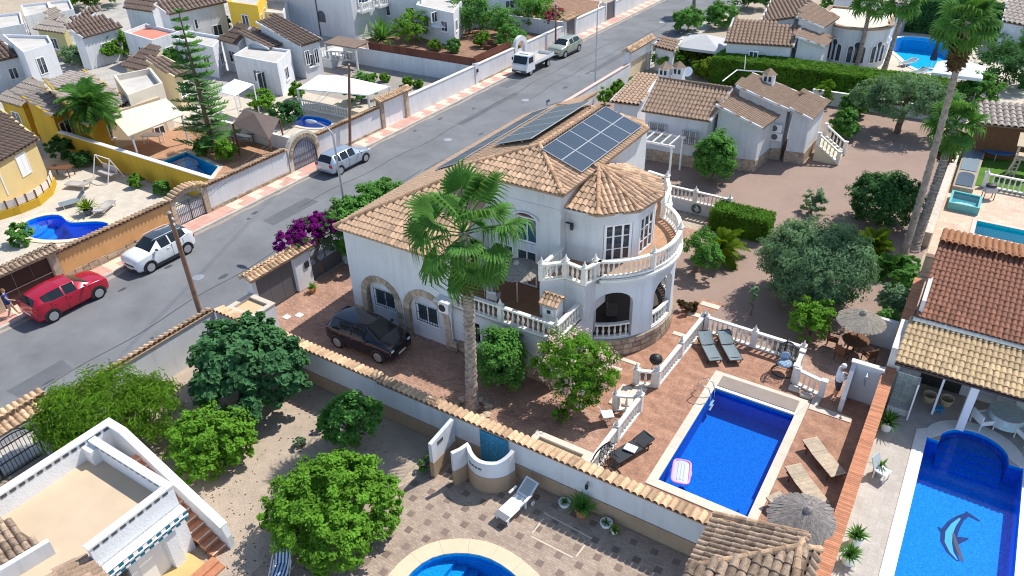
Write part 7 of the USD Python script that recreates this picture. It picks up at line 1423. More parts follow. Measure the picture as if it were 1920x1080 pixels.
aw_ = part(hm, "awning", slab3([at(240, 255, 2.4), at(345, 214, 2.4), at(311, 184, 2.95), at(205, 216, 2.95)], .06), CANVAS); part(aw_, "valance", bar(at(240, 255, 2.3), at(345, 214, 2.3), .05, .16), PVC)
for x, y in ((246, 252), (340, 215)): a = at(x, y, 2.35); part(hm, "awning_post", bar((a[0], a[1], 0), a, .12), WHITE)
a = at(275, 262, 2.0); part(hm, "wall_below_awning", bx(-57.4, -56.9, 29.5, 35, 0, 2.9), BEIGE); win_px(hm, (287, 240), (312, 252), "x", -56.88)
house_px("beige_house", "beige house with two dark brown shed roofs behind the pine", pbr("sand_house", (.66, .54, .34), .85, .06, .8, stain=.08), TILED, [[(228, 123, 3.0), (272, 134, 3.0), (304, 96, 4.2), (277, 85)], [(327, 144, 3.0), (357, 132, 3.0), (302, 104, 4.3), (274, 113)]], pitch=.45, row=.62, seed=13, auto=True)
w4 = house_px("white_house", "white flat-fronted house with two windows behind the mustard house", WHITE, TILED, [[(-40, 122, 3.0), (42, 104, 3.0), (8, 80, 4.0), (-70, 96)]], [([(46, 104), (100, 86), (92, 72), (6, 70)], 3.9, .3)], pitch=.45, row=.62, seed=14)
we = ((46, 104, 3.9), (100, 86, 3.9)); win_edge(w4, *we, (66, 110), (92, 136), .0, shutter=(.5, GREYM)); win_edge(w4, (-40, 122, 3.0), (42, 104, 3.0), (13, 129), (38, 146), shutter=(.5, GREYM))
w5 = house_px("white_house", "white house with plain dark roof sloping to the street, left of the red terrace", WHITE, TILED, [[(155, 71, 3.3), (230, 50, 3.3), (196, 31, 4.5), (121, 49)]], pitch=.45, row=.62, seed=15, auto=True); win_px(w5, (205, 79), (224, 88), "x", at(192, 60, 3.3)[0]-.21, shutter=(.6, GREYM))
house_px("grey_house", "grey-brown roofed low house with olive gable at the upper left", pbr("olive_render", (.5, .44, .22), .85, .08), TILEG, [[(62, 54, 3.0), (120, 62, 3.0), (126, 36, 4.0), (84, 38)], [(90, 42, 3.4), (118, 30, 3.4), (105, 12, 4.2), (88, 16)]], pitch=.5, row=.7, seed=16, auto=True)
house_px("white_house", "small white house with a narrow dark roof near the top left trees", WHITE, TILED, [[(128, 44, 3.4), (166, 36, 3.4), (188, 14, 4.2), (166, 12)]], [([(100, 30), (140, 22), (132, 4), (92, 8)], 3.2, .3)], pitch=.5, row=.7, seed=17, auto=True)
hr_ = house_px("terrace_house", "low white house with a salmon-red flat roof terrace", WHITE, TILED, [], [([(234, 66), (286, 82), (338, 65), (275, 50)], 3.0, .35)], seed=18, auto=True); part(hr_, "red_floor", sheet(Polygon([at(x, y, 3.0)[:2] for x, y in [(234, 66), (286, 82), (338, 65), (275, 50)]]).buffer(-.3), 3.05), pbr("salmon_floor", (.6, .24, .17), .85, .08))
w9 = house_px("white_house", "large white house with brown roofs at the top edge, left of the yellow house", WHITE, TILED, [[(316, 27, 4.4), (426, 3, 4.4), (394, -18, 5.6), (288, 8)], [(230, 14, 4.0), (286, 22, 4.0), (296, -2, 5.0), (244, -8)]], pitch=.5, row=.7, seed=19, auto=True)
xw = at(370, 15, 4.4)[0]-.21; win_px(w9, (362, 36), (380, 52), "x", xw); win_px(w9, (405, 26), (421, 44), "x", xw, shutter=(.5, GREYM))
house_px("yellow_block", "bright yellow flat-roofed building at the top edge", pbr("bright_yellow", (.72, .46, .06), .85, .06), TILED, [], [([(428, 10), (484, 18), (500, -14), (444, -22)], 4.6, .4)], seed=20, auto=True)
w11 = house_px("white_house", "white house with three dark brown roofs, arched porch and balustraded steps", WHITE, TILED, [[(564, 86, 3.3), (604, 74, 3.3), (521, 30, 4.9), (480, 41)], [(505, 92, 3.0), (532, 83, 3.0), (480, 52, 4.1), (451, 62)], [(408, 74, 3.1), (446, 84, 3.1), (470, 50, 4.4), (451, 42)]], [([(438, 108), (520, 124), (545, 98), (470, 88)], 2.8, .25)], pitch=.45, row=.62, seed=21, auto=True)
px11 = at(604, 74, 3.3)[0]-.21
for i, (a, b) in enumerate([((570, 96), (583, 120)), ((587, 92), (600, 118))]): win_px(w11, a, b, "x", px11, name="arched_window")
win_px(w11, (480, 138), (505, 168), "x", at(500, 115, 2.8)[0]+.02)
p = at(640, 125); balustrade(w11, [(p[0]-3.5, p[1]-1, .9), (p[0]-.3, p[1]-1, .9), (p[0]+.6, p[1]+1.5, .3)], 0, BALW, h=.9, step=.35, fin=False); part(w11, "porch_floor", bx(p[0]-3.5, p[0]-.4, p[1]-.9, p[1]+3, 0, .9), WHITE)
cp_ = thing("carport", "dark-roofed carport against the tall white house", "carport", None, at(650, 120)); part(cp_, "roof_sheet", slab3([at(606, 80, 2.4), at(666, 90, 2.4), at(692, 77, 2.6), at(634, 67, 2.6)], .12), TILED)
for x, y in ((666, 90), (688, 79), (610, 80)): q_ = at(x, y, 2.35); part(cp_, "post", bar((q_[0], q_[1], 0), q_, .16), WHITE)
bw = thing("white_house", "tall two-storey white house with arched balcony windows at the top", "house", None, (-68, 68, 0)); part(bw, "wall", B().bx(-75, -62.6, 64.3, 76, 0, 7.5), WHITE); part(bw, "parapet", B().bx(-75.1, -62.5, 64.2, 76.1, 7.502, 7.7), WHITE)
for i, y in enumerate((66.2, 69.2, 72.2)):
    w = part(bw, "arched_window", frame_xf(arr(trimesh.creation.extrude_polygon(archpoly(-.85, .85, 3.6, 6.2).difference(archpoly(-.74, .74, 3.7, 6.08)), .1)), (-62.6, y, 0), V(0, 1, 0), V(0, 0, 1), V(1, 0, 0)), PVC); part(w, "pane", frame_xf(arr(trimesh.creation.extrude_polygon(archpoly(-.74, .74, 3.7, 6.08), .03)), (-62.6, y, 0), V(0, 1, 0), V(0, 0, 1), V(1, 0, 0)), BLUEG); part(w, "mullion", B().bx(-62.57, -62.53, y-.3, y-.24, 3.7, 5.9).bx(-62.57, -62.53, y+.24, y+.3, 3.7, 5.9), PVC)
    bl_ = part(bw, "balcony", bx(-62.598, -61.9, y-1.1, y+1.1, 2.9, 3.1), WHITE); balustrade(bl_, [(-62.0, y-1.0, 3.1), (-62.0, y+1.0, 3.1)], 0, BALW, h=.9, step=.3, fin=False)
part(bw, "arch_vent", frame_xf(arr(trimesh.creation.extrude_polygon(archpoly(-.6, .6, 1.6, 2.9), .02)), (-67.6, 64.3, 0), V(1, 0, 0), V(0, 0, 1), V(0, -1, 0)), GREYM); part(bw, "downpipe", bx(-68.2, -68.1, 64.2, 64.298, 0, 7.4), GREYM)
w14 = house_px("white_house", "white single-storey house with blue awning behind the planted patio at the top", WHITE, TILED, [[(852, 8, 3.2), (888, 2, 3.2), (880, -16, 4.0), (840, -10)]], [([(780, 14), (850, 30), (874, -4), (800, -16)], 3.3, .3)], seed=22, auto=True)
wy = at(780, 14, 3.3)[1]; win_px(w14, (855, 10), (864, 24), "x", at(870, 5, 3.2)[0]-.21, cols=1); x14 = at(850, 30, 3.3)[0]+.02; q0, q1 = at(792, 22, 2.6), at(838, 8, 2.6)
part(w14, "awning", slab3([at(792, 24, 2.3), at(836, 8, 2.3), at(830, -2, 2.9), at(788, 12, 2.9)], .05), pbr("teal_awning", (.10, .36, .42), .8, .05)); win_px(w14, (808, 24), (820, 40), "x", at(822, 22, 3.3)[0]); win_px(w14, (823, 20), (834, 38), "x", at(822, 22, 3.3)[0])
for k, (q, z, lb) in enumerate([([(484, 26), (532, 30), (540, 6), (492, 0)], 3.2, "small white outbuilding next to the yellow building"), ([(-10, 60), (46, 50), (40, 28), (-20, 34)], 3.4, "pale bluish white block at the far left edge"), ([(48, 36), (98, 24), (92, 8), (40, 14)], 3.4, "low white block near the upper left corner"), ([(700, -4), (790, 2), (800, -30), (720, -34)], 3.6, "white building cut off by the top edge beyond the tall house"), ([(880, -6), (980, -14), (975, -40), (880, -34)], 3.6, "white building cut off by the top edge above the round tree"), ([(330, 78), (400, 94), (420, 74), (352, 62)], 2.8, "low white annex behind the tip of the pine")]): house_px("white_block", lb, WHITE, TILED, [], [(q, z, .3)], seed=30+k, auto=True)
for k, (fc, lb) in enumerate([([(1560, -6, 3.4), (1700, 8, 3.4), (1720, -20, 4.4), (1590, -34)], "pale roofed house at the top edge between the palms"), ([(1880, 40, 3.2), (1990, 60, 3.2), (2000, 10, 4.4), (1890, -4)], "pale house in the top right corner")]): house_px("far_house", lb, WHITE, TILEG, [fc], pitch=.5, row=.7, seed=40+k, auto=True)
# garden walls between the plots
wall("mustard garden wall with white coping between the kidney pool and the four-sided pool", (-60, 27.75), (-41.05, 27.75), 1.75, MUSTARD, .25, cap="slab", capmat=PVC)
wall("white garden wall between the orange tiled patio and the round pool garden", (-56, 36.75), (-41.05, 36.75), 1.1, WHITE, .2, cap="slab"); w_ = wall("white plot wall with a dark brown screen on top beside the grey yard", (-58, 57.45), (-41.05, 57.45), 1.7, WHITE, .22, cap="none")
for k in range(16): part(w_, "screen_panel", bx(-54.4+k*.84, -53.58+k*.84, 57.5, 57.56, 1.702, 2.45), pbr("reed_screen", (.16, .06, .04), .9, .2, 3.0, island=.2))
yw = thing("garden_wall", "low curved mustard wall with dark posts in front of the pale yellow house", "wall", None, (-52, 20, 0)); cv2 = [at(*p)[:2] for p in [(0, 412), (40, 400), (75, 385), (98, 365), (104, 345)]]; part(yw, "wall_body", curve_wall(cv2, 0, .55, .2), MUSTARD)
for k, p in enumerate(cv2[:-1]):
    for u in (0, .5): e = np.array(p)*(1-u)+np.array(cv2[k+1])*u; part(yw, "post", bar((*e, .5), (*e, 1.15), .09), WOODD)
    part(yw, "infill", bar((*p, .85), (*cv2[k+1], .85), .03, .5), pbr("pale_infill", (.68, .6, .52), .8, .05))
sw_ = thing("swing_seat", "white-framed garden swing seat by the mustard wall", "swing seat", None, at(205, 335)); o = at(205, 335); b = B()
for dx in (-.9, .9): b.bar(o+V(dx, -.7, 0), o+V(dx, 0, 1.7), .05).bar(o+V(dx, .7, 0), o+V(dx, 0, 1.7), .05)
b.bar(o+V(-.9, 0, 1.7), o+V(.9, 0, 1.7), .05); part(sw_, "frame", b, PVC); part(sw_, "seat", rbx(o[0]-.8, o[0]+.8, o[1]-.3, o[1]+.3, .45, .55, .03), pbr("taupe_cushion", (.45, .38, .36), .9, .1)); part(sw_, "backrest", rbx(o[0]-.8, o[0]+.8, o[1]+.25, o[1]+.35, .55, 1.0, .03), pbr("taupe_cushion", (0, 0, 0)))
for i, (p, r, lb) in enumerate([((142, 384), 70, "grey lounger with raised back left of the potted palm beside the kidney pool"), ((198, 396), -60, "pale lounger right of the potted palm beside the kidney pool"), ((150, 352), 20, "pale lounger behind the potted palm by the swing seat")]): lounger("patio_lounger", lb, at(*p), r, GREYF if i == 0 else pbr("taupe_sling", (.46, .42, .38), .9, .1), ALU, 1.9, .65, .34, .6, 45 if i == 0 else 10)
pg2 = thing("gazebo", "dark brown canvas gazebo between the pine and the moon gate", "gazebo", None, at(478, 290)); q = [at(*p, 2.5) for p in [(436, 232), (505, 262), (524, 222), (458, 204)]]; ctr = sum(q)/4+V(0, 0, .7); b = B()
for k in range(4): b.add(slab3([q[k], q[(k+1) % 4], ctr], .04)); part(pg2, "post", bar((q[k][0], q[k][1], 0), q[k], .1), WOODD)
part(pg2, "canopy", b, pbr("brown_canvas", (.13, .10, .09), .9, .1))
wt = thing("gazebo", "white tent canopy behind the pine", "gazebo", None, at(440, 190)); q = [at(*p, 2.6) for p in [(405, 170), (440, 180), (475, 158), (440, 148)]]; ctr = sum(q)/4+V(0, 0, .6); b = B()
for k in range(4): b.add(slab3([q[k], q[(k+1) % 4], ctr], .04)); part(wt, "post", bar((q[k][0], q[k][1], 0), q[k], .08), PVC)
part(wt, "canopy", b, WCANV)
pw = thing("pergola", "white flat pergola roof over the terrace beside the round pool", "pergola", None, at(620, 200)); q = [at(*p, 2.3) for p in [(558, 166), (690, 178), (730, 162), (640, 142), (598, 140)]]; part(pw, "roof_sheet", slab3(q, .1), WCANV)
for p in q[:3]: part(pw, "post", bar((p[0], p[1], 0), p, .14), WHITE)
bal_thing("long white balustrade behind the small round pool", [at(564, 203)[:2], at(656, 222)[:2]], h=.85, step=.3, fin=False)
for i, (x, y, m, lb) in enumerate([(290, 268, PVC, "long pale bench table under the beige awning"), (458, 270, GREYM, "grey table under the brown gazebo"), (120, 330, WOODD, "small table beside the pale yellow house wall")]): o = at(x, y); g = thing("garden_table", lb, "table", None, o, 25); part(g, "tabletop", bx(-.8, .8, -.4, .4, .68, .73), m); [part(g, "leg", bar((sx*.7, sy*.3, 0), (sx*.7, sy*.3, .68), .06), m) for sx in (-1, 1) for sy in (-1, 1)]
ts = thing("parasol", "white round garden parasol on the planted orange patio at the top", "parasol", None, at(835, 78)); o = at(835, 78); part(ts, "pole", tube([o, o+V(0, 0, 2.3)], .05, 6), PVC); part(ts, "canopy", lathe([(1.5, 1.85), (1.52, 1.9), (.05, 2.4)], 12, o), WCANV)
ps = thing("screen_fence", "dark brown screen fence along the street wall in front of the planted patio", "fence", None, (-41.3, 58, 0))
for k in range(8): part(ps, "screen_panel", bx(-41.5, -41.44, 57.8+k*.8, 58.58+k*.8, .1, 2.5), pbr("reed_screen", (0, 0, 0)))
wall("white wall across the back of the planted patio at the top", (-56, 76.5), (-41.4, 76.5), 1.6, WHITE, .2, cap="slab")
for k, (x, y, lb) in enumerate([(800, 60, "stone barbecue block on the planted patio"), (920, 92, "dark garden bench on the planted patio by the street wall")]): o = at(x, y); g = thing("garden_block", lb, "barbecue" if k == 0 else "bench", None, o); part(g, "base", bx(o[0]-.7, o[0]+.7, o[1]-.4, o[1]+.4, 0, .8 if k == 0 else .42), STONE if k == 0 else WOODD); part(g, "top", bx(o[0]-.75, o[0]+.75, o[1]-.45, o[1]+.45, .802 if k == 0 else .422, .86 if k == 0 else .46), BEIGE if k == 0 else WOODD); part(g, "hood" if k == 0 else "backrest", bx(o[0]-.5, o[0]+.5, o[1]+.15, o[1]+.42, .862 if k == 0 else .462, 1.7 if k == 0 else .95), WHITE if k == 0 else WOODD)
# ---------------------------------------------------------------- planting
G = "trees and shrubs of the front plot"
tree("round_tree", "big round bright green citrus tree at the bottom centre-left", "tree", at(635, 1000), [(0, 0, 1.5, 2.15, 2.15, 1.5), (1.0, .9, 1.4, 1.2, 1.2, 1.25), (-1.15, -.5, 1.3, 1.35, 1.3, 1.25), (1.0, -1.0, 1.2, 1.15, 1.15, 1.15), (-.4, 1.1, 1.4, 1.2, 1.1, 1.2)], 34000, .14, L_CITRUS(), 1, clump=.12, nclump=800, elong=1.8)
tree("round_tree", "smaller bright green bushy tree beside the white corner house stair", "tree", at(405, 860), [(0, 0, 1.2, 1.55, 1.55, 1.25), (.8, .5, 1.2, 1.0, 1.0, 1.1), (-.7, .3, 1.0, 1.0, 1.0, 1.0), (.4, -.8, .9, 1.0, 1.0, .9)], 18000, .135, L_CITRUS(), 2, clump=.15, nclump=450)
tree("feathery_tree", "wide feathery light green tree by the street wall", "tree", at(222, 835), [(0, 0, 1.9, 2.1, 2.1, 1.5), (1.3, .9, 1.9, 1.4, 1.4, 1.2), (-1.2, -.7, 1.7, 1.5, 1.4, 1.2), (.2, -1.2, 1.3, 1.5, 1.3, 1.0), (.5, 1.4, 1.6, 1.2, 1.2, 1.1)], 19000, .21, L_FEATHER(), 3, clump=.3, nclump=520, elong=4.5, up=.1, droop=.2)
tree("fig_tree", "spreading dark blue-green fig tree in front of the boundary wall", "tree", at(470, 752), [(0, 0, 2.5, 1.9, 1.9, 1.5), (1.6, .7, 2.2, 1.4, 1.4, 1.2), (-1.4, .4, 2.0, 1.5, 1.4, 1.2), (.6, -1.3, 1.8, 1.4, 1.3, 1.1), (1.9, -.9, 1.4, 1.0, 1.0, .8), (-1.9, 1.4, 1.9, .8, .8, .7), (-.4, 1.3, 2.6, 1.1, 1.1, .9)], 15000, .27, L_FIG(), 4, clump=.2, nclump=360, elong=1.5, shell=.65, bend=.2)
tree("small_tree", "small glossy dark green tree below the boundary wall", "tree", at(668, 835), [(0, 0, 1.5, 1.1, 1.05, 1.05), (.5, .3, 1.7, .7, .7, .7), (-.5, -.3, 1.2, .7, .7, .7)], 8000, .145, L_MID(), 5, clump=.22, nclump=150)
bush("shrub", "small dry olive-green shrub on the front gravel", at(566, 838), .32, .5, 700, .09, L_OLIVE(), 6); bush("shrub", "thin little shrub left of the shower wing wall", at(800, 880), .35, .6, 500, .1, L_MID(), 7); bush("shrub", "sparse young shrub beside the small dark tree", at(606, 805), .3, .8, 450, .11, L_MID(), 8)
fan_palm("tall_palm", "tall fan palm with drooping fronds in front of the villa", at(885, 768), np.array([*at(885, 768)[:2], 0])+V(-.1, .35, 8.6), .26, 24, 1.5, 1.35, L_PALM(), 9, nb=24, droop=1.05, skirt=5)
bush("ivy_mound", "rounded ivy-clad shrub against the lower terrace wall", (-14.95, 21.6), 1.2, 3.05, 15000, .13, L_MID(), 10)
tree("oleander", "oleander with pale pink blossom below the terrace corner", "shrub", (-11.5, 22.0, 0), [(0, 0, 2.5, 1.4, 1.3, 1.35), (.9, .3, 2.3, 1.0, 1.0, 1.0), (-.7, -.2, 2.2, 1.0, .9, 1.0), (.2, -.3, 1.3, 1.0, .9, 1.0), (.6, -.3, 1.8, 1.0, .9, .9)], 15000, .16, L_CITRUS(), 11, elong=3.2, clump=.24, nclump=190, flowers=(1500, .12, L_BLOOM(), 130))
bush("shrub", "bright green low shrub beneath the oleander", (-11.5, 20.9), .4, .8, 900, .12, L_CITRUS(), 12)
tree("hedge_row", "tall dense green hedge behind the iron gate along the street", "hedge", (-28.5, 28.6, 0), [(dx, y-30.5, 1.9, 1.15, 1.25, 1.75) for y in np.arange(28.6, 33.4, 1.2) for dx in (-.7, .5)]+[(-.1, y-30.5, 3.1, .9, .9, .7) for y in np.arange(28.0, 32.6, 1.3)]+[(.3, y-30.5, 1.6, .8, .9, 1.2) for y in np.arange(34, 40, 1.3)], 38000, .17, L_MID(), 13, clump=.2, nclump=800, limbs=12)
tree("bougainvillea", "purple bougainvillea spilling over the iron gate", "shrub", (-29.0, 24.6, 0.1), [(-.1, 1.2, 2.6, .8, .8, .7), (-.2, -.4, 2.75, .9, 1.1, .7), (-.5, -1.3, 2.55, .8, .9, .6), (-.8, .4, 2.4, .8, 1.0, .65), (.1, .7, 2.9, .8, .9, .65)], 14000, .14, L_PURPLE(), 14, clump=.22, nclump=260, flowers=(1500, .12, L_DARK(), 100))
for i, (x, y, r, h, lb) in enumerate([(-27.9, 44.5, .9, 2.4, "green shrub behind the villa roof by the street, nearest one"), (-27.8, 47.4, .9, 2.4, "green shrub behind the villa roof by the street, middle one"), (-27.8, 50.4, 1.3, 2.2, "pale-flowered shrub at the start of the white street wall"), (-27.7, 57.8, .7, 1.6, "small bright shrub inside the white street wall, first"), (-27.6, 60.4, .8, 1.7, "small bright shrub inside the white street wall, second"), (-27.4, 63.0, .6, 1.3, "small bright shrub inside the white street wall by the gateway")]): bush("shrub", lb, (x, y), r, h, 2200, .17, L_CITRUS() if i > 2 else L_MID(), 20+i)
# villa garden and yard
tree("olive_tree", "large round grey-green olive tree in the villa yard", "tree", (-4.85, 35.6, 0), [(0, 0, 2.15, 2.6, 2.55, 2.15), (-1.1, .5, 2.2, 1.6, 1.6, 1.6), (1.1, .3, 2.4, 1.6, 1.6, 1.6), (.2, -1.0, 1.9, 1.8, 1.7, 1.6)], 42000, .17, L_OLIVE(), 30, elong=2.6, clump=.15, nclump=1100, trunk=(.2, .12), up=.35, shell=.8)
tree("olive_tree", "wide grey-green olive tree near the far white wall", "tree", (-4.9, 62.8, 0), [(0, 0, 2.9, 2.7, 2.4, 1.6), (-2.2, .3, 2.6, 1.7, 1.6, 1.2), (2.2, .3, 2.7, 1.7, 1.6, 1.2)], 16000, .22, L_OLIVE(), 31, elong=2.6, clump=.2, nclump=420, trunk=(.25, .15))
tree("round_tree", "dark green rounded orange tree in the middle of the pink yard", "tree", (-3.3, 46.4, 0), [(0, 0, 1.6, 2.05, 2.05, 1.6), (-.7, .3, 1.9, 1.2, 1.2, 1.1), (.9, -.2, 2.0, 1.2, 1.2, 1.1)], 14000, .17, L_DARK(), 32, clump=.16, nclump=480)
tree("round_tree", "bright green small tree between the egg chair and the parasol table", "tree", (-4.05, 31.9, 0), [(0, 0, 1.3, .95, .95, .95), (.3, .4, 1.4, .7, .7, .7), (-.3, -.3, 1.0, .75, .75, .7)], 4500, .125, L_CITRUS(), 33, clump=.22, nclump=130)
bush("shrub", "tall upright green shrub against the cottage wall", (-14.3, 47.3), 1.45, 3.6, 10000, .19, L_MID(), 34); bush("shrub", "light green small shrub between hedge and orange tree", (-7.2, 45.8), .9, 1.5, 1800, .15, L_OLIVE(), 35)
hedge_box("clipped_hedge", "square-clipped bright green hedge behind the villa", -12.0, -8.6, 40.4, 41.9, 1.35, 12000, .14, L_HEDGE(), 36); hedge_box("long_hedge", "long clipped hedge between the cottage and the white villa", -22.0, -2.5, 68.2, 71.2, 2.3, 26000, .24, L_HEDGE(), 37)
feather_palm("small_palm", "yellow-green small palm beside the garden path", (-10.2, 37.4), .5, 20, 1.75, L_PALMY(), 38, r=.16, leaf=.08, w=.3)
feather_palm("sago_palm", "bright yellow-green palm under the tall leaning trunks", (-3.0, 42.4), .3, 22, 1.35, L_PALMY(), 39, r=.16, leaf=.08); feather_palm("sago_palm", "dark green low palm tucked behind the olive tree", (-1.9, 40.2), .3, 18, 1.2, L_PALM(), 40, r=.15, leaf=.08)
tree("small_tree", "leaning dark green shrub at the corner of the round tower", "shrub", (-10.9, 35.4, 0), [(.2, .2, 1.5, 1.0, 1.0, .9), (.7, -.3, 1.3, .7, .7, .7)], 3200, .15, L_MID(), 41); tree("sapling", "thin bare-stemmed sapling in the villa yard", "tree", (-7.0, 32.7, 0), [(0, 0, 1.3, .25, .25, .5)], 260, .12, L_OLIVE(), 42, trunk=(.04, .02)); bush("shrub", "dry brownish ornamental grass by the round tower", (-9.95, 31.5), .5, .9, 900, .2, L_DRY(), 43)
for i, (y, m, r, h, lb) in enumerate([(34.0, L_MID(), .7, 1.7, "green climber mound on the brick-topped wall beside the red roof, lowest"), (36.2, L_OLIVE(), .8, 2.0, "flowering green climber beside the red roof, middle"), (38.4, L_MID(), .75, 1.9, "dark green climber beside the red roof, upper"), (40.3, L_MID(), .6, 1.5, "leafy shrub at the foot of the tall leaning palms")]): bush("climber", lb, (-.95, y), r, h, 2800, .14, m, 44+i)
spiky("blue_agave", "grey-blue spiky plant behind the shower wall", (-.8, 30.4), 60, 1.0, leafmat("leaf_agave", [(.10, .15, .12), (.16, .22, .18), (.24, .3, .26)]), 50, w=.09); bush("shrub", "bright yellow-green shrub peeping over the shower wall", (-1.15, 29.25), .38, 1.0, 800, .12, L_CITRUS(), 51)
fan_palm("tall_palm", "tall slender leaning palm rising past the olive trees, crown at the top edge", at(1690, 492), at(1815, 40, 13.0), .19, 26, .8, 1.0, L_PALM(), 52, nb=16, skirt=30, droop=.8, parts=True)
fan_palm("tall_palm", "thick leaning palm with a bright crown above the stone wall", at(1712, 470), at(1790, 235, 6.2), .27, 26, .85, 1.15, L_PALM(), 53, nb=18, skirt=14, droop=.8)
for i, (b_, t_, lb) in enumerate([((1604, 132), (1634, 2), "tall palm by the round bay, left of the pair"), ((1658, 130), (1697, 4), "tall palm by the round bay, right of the pair"), ((1300, 30), (1302, -30), "palm at the top edge beside the road, left"), ((1345, 30), (1348, -40), "palm at the top edge beside the road, right")]): o = at(*b_); fan_palm("far_palm", lb, o, at_y(*t_, o[1]+.3), .22, 20, .9, 1.25, L_PALM(), 54+i, nb=12, droop=.8, parts=False)
# upper right gardens
tb_ = [(1880, 160, 2.6, 3.2, L_DARK(), "big dark leafy tree beyond the garden hut at the right edge"), (1830, 190, 1.5, 2.0, L_MID(), "dense green bush beside the white canopy"), (1250, 130, 1.4, 2.0, L_CITRUS(), "yellow-green shrub left of the cottage chimneys"), (1300, 125, 1.7, 2.0, L_PALMY(), "yellowish spreading shrub behind the cottage chimneys"), (1330, 145, 1.4, 1.6, L_PALMY(), "yellowish low shrub beside the grey-brown wall"), (1290, 60, 1.6, 2.2, L_MID(), "green shrub by the road above the brown-roofed shed"), (1350, 50, 1.6, 2.4, L_MID(), "leafy shrub between road palms and the grey canopy"), (1580, 260, .9, 2.0, L_MID(), "small green fruit tree beside the outdoor stair"), (1600, 215, 1.0, 1.6, L_MID(), "low green shrub near the far white wall"), (1400, 15, 2.2, 3.0, L_DARK(), "dark tree at the top edge over the brown roofs"), (1560, 30, 1.4, 2.4, L_MID(), "green tree between the brown roofs and the palms"), (1840, 60, 1.8, 2.6, L_MID(), "tree behind the tall palm crown at the top right"), (1910, 110, 1.8, 2.6, L_MID(), "tree in the top right corner by the pale house")]
for i, (x, y, r, h, m, lb) in enumerate(tb_): bush("garden_tree", lb, at(x, y), r*1.25, h*1.2, 4500, .27, m, 70+i, cat="tree")
hedge_box("tall_hedge", "tall dark hedge behind the big top-right pool", -11.0, 2.0, 95.5, 97.5, 3.4, 7000, .34, L_DARK(), 90); bush("cactus_clump", "upright pale green cactus clump beside the clipped hedge", (-11.3, 66.2), .9, 2.4, 1800, .2, L_FEATHER(), 91, elong=4.5, cat="cactus")
# across the road
P0 = at(402, 285); t = thing("norfolk_pine", "tall tiered pine in front of the beige house", "tree", None, P0); g = rng(8); H_ = 10.6; part(t, "trunk", tube([P0, P0+V(0, 0, H_*.5), P0+V(0, 0, H_)], [.2, .13, .03], 8), BARK(), smooth=50)
for k in range(17):
    u = k/16; z = .9+(H_-1.1)*u**.92+g.normal(0, .05); L_ = 2.35*(1-u)**.72+.16; b = B(); n_ = 6 if k < 13 else 5
    for j in range(n_):
        a = j*2*PI/n_+k*.7+g.normal(0, .22); d = V(math.cos(a), math.sin(a), 0); s = V(-d[1], d[0], 0); l = L_*g.uniform(.62, 1.12); m = 13; up_ = g.normal(.06, .05)
        b.tube([P0+V(0, 0, z), P0+V(0, 0, z+.1)+d*l*.6, P0+V(0, 0, z+up_*l*l)+d*l], [.035, .022, .01], 4)
        for i in range(m):
            r = l*(.18+.82*i/m); c = P0+V(0, 0, z+up_*r*r-.03*r)+d*r; w = .24*l*math.sin(PI*min(.97, .25+.72*i/m))+.08
            for sg in (-1, 1):
                ww = w*g.uniform(.7, 1.25); e = c+s*sg*ww+d*.18+V(0, 0, .13+g.normal(0, .05)); b.add((np.array([c-d*.06, c+d*.06, e+d*.045, e-d*.045]), np.array([[0, 1, 2], [0, 2, 3]])))
    part(t, "branch_whorl", b, L_PINE())
feather_palm("date_palm", "feathery palm in front of the mustard house", at(198, 292), 3.9, 34, 2.5, L_PALM(), 100, r=.24, nl=28, leaf=.1, arch=.9, el0=1.3, el1=-.6)
spiky("palm_pot", "palm in a grey pot beside the kidney pool", at(168, 402), 60, 1.0, L_PALMY(), 101, pot=(.3, .4, GREYM), w=.1, el=(.2, 1.3)); spiky("yucca", "spiky yucca beside the tall white house", at(716, 74), 90, 3.0, L_MID(), 102, w=.2, el=(.2, 1.5))
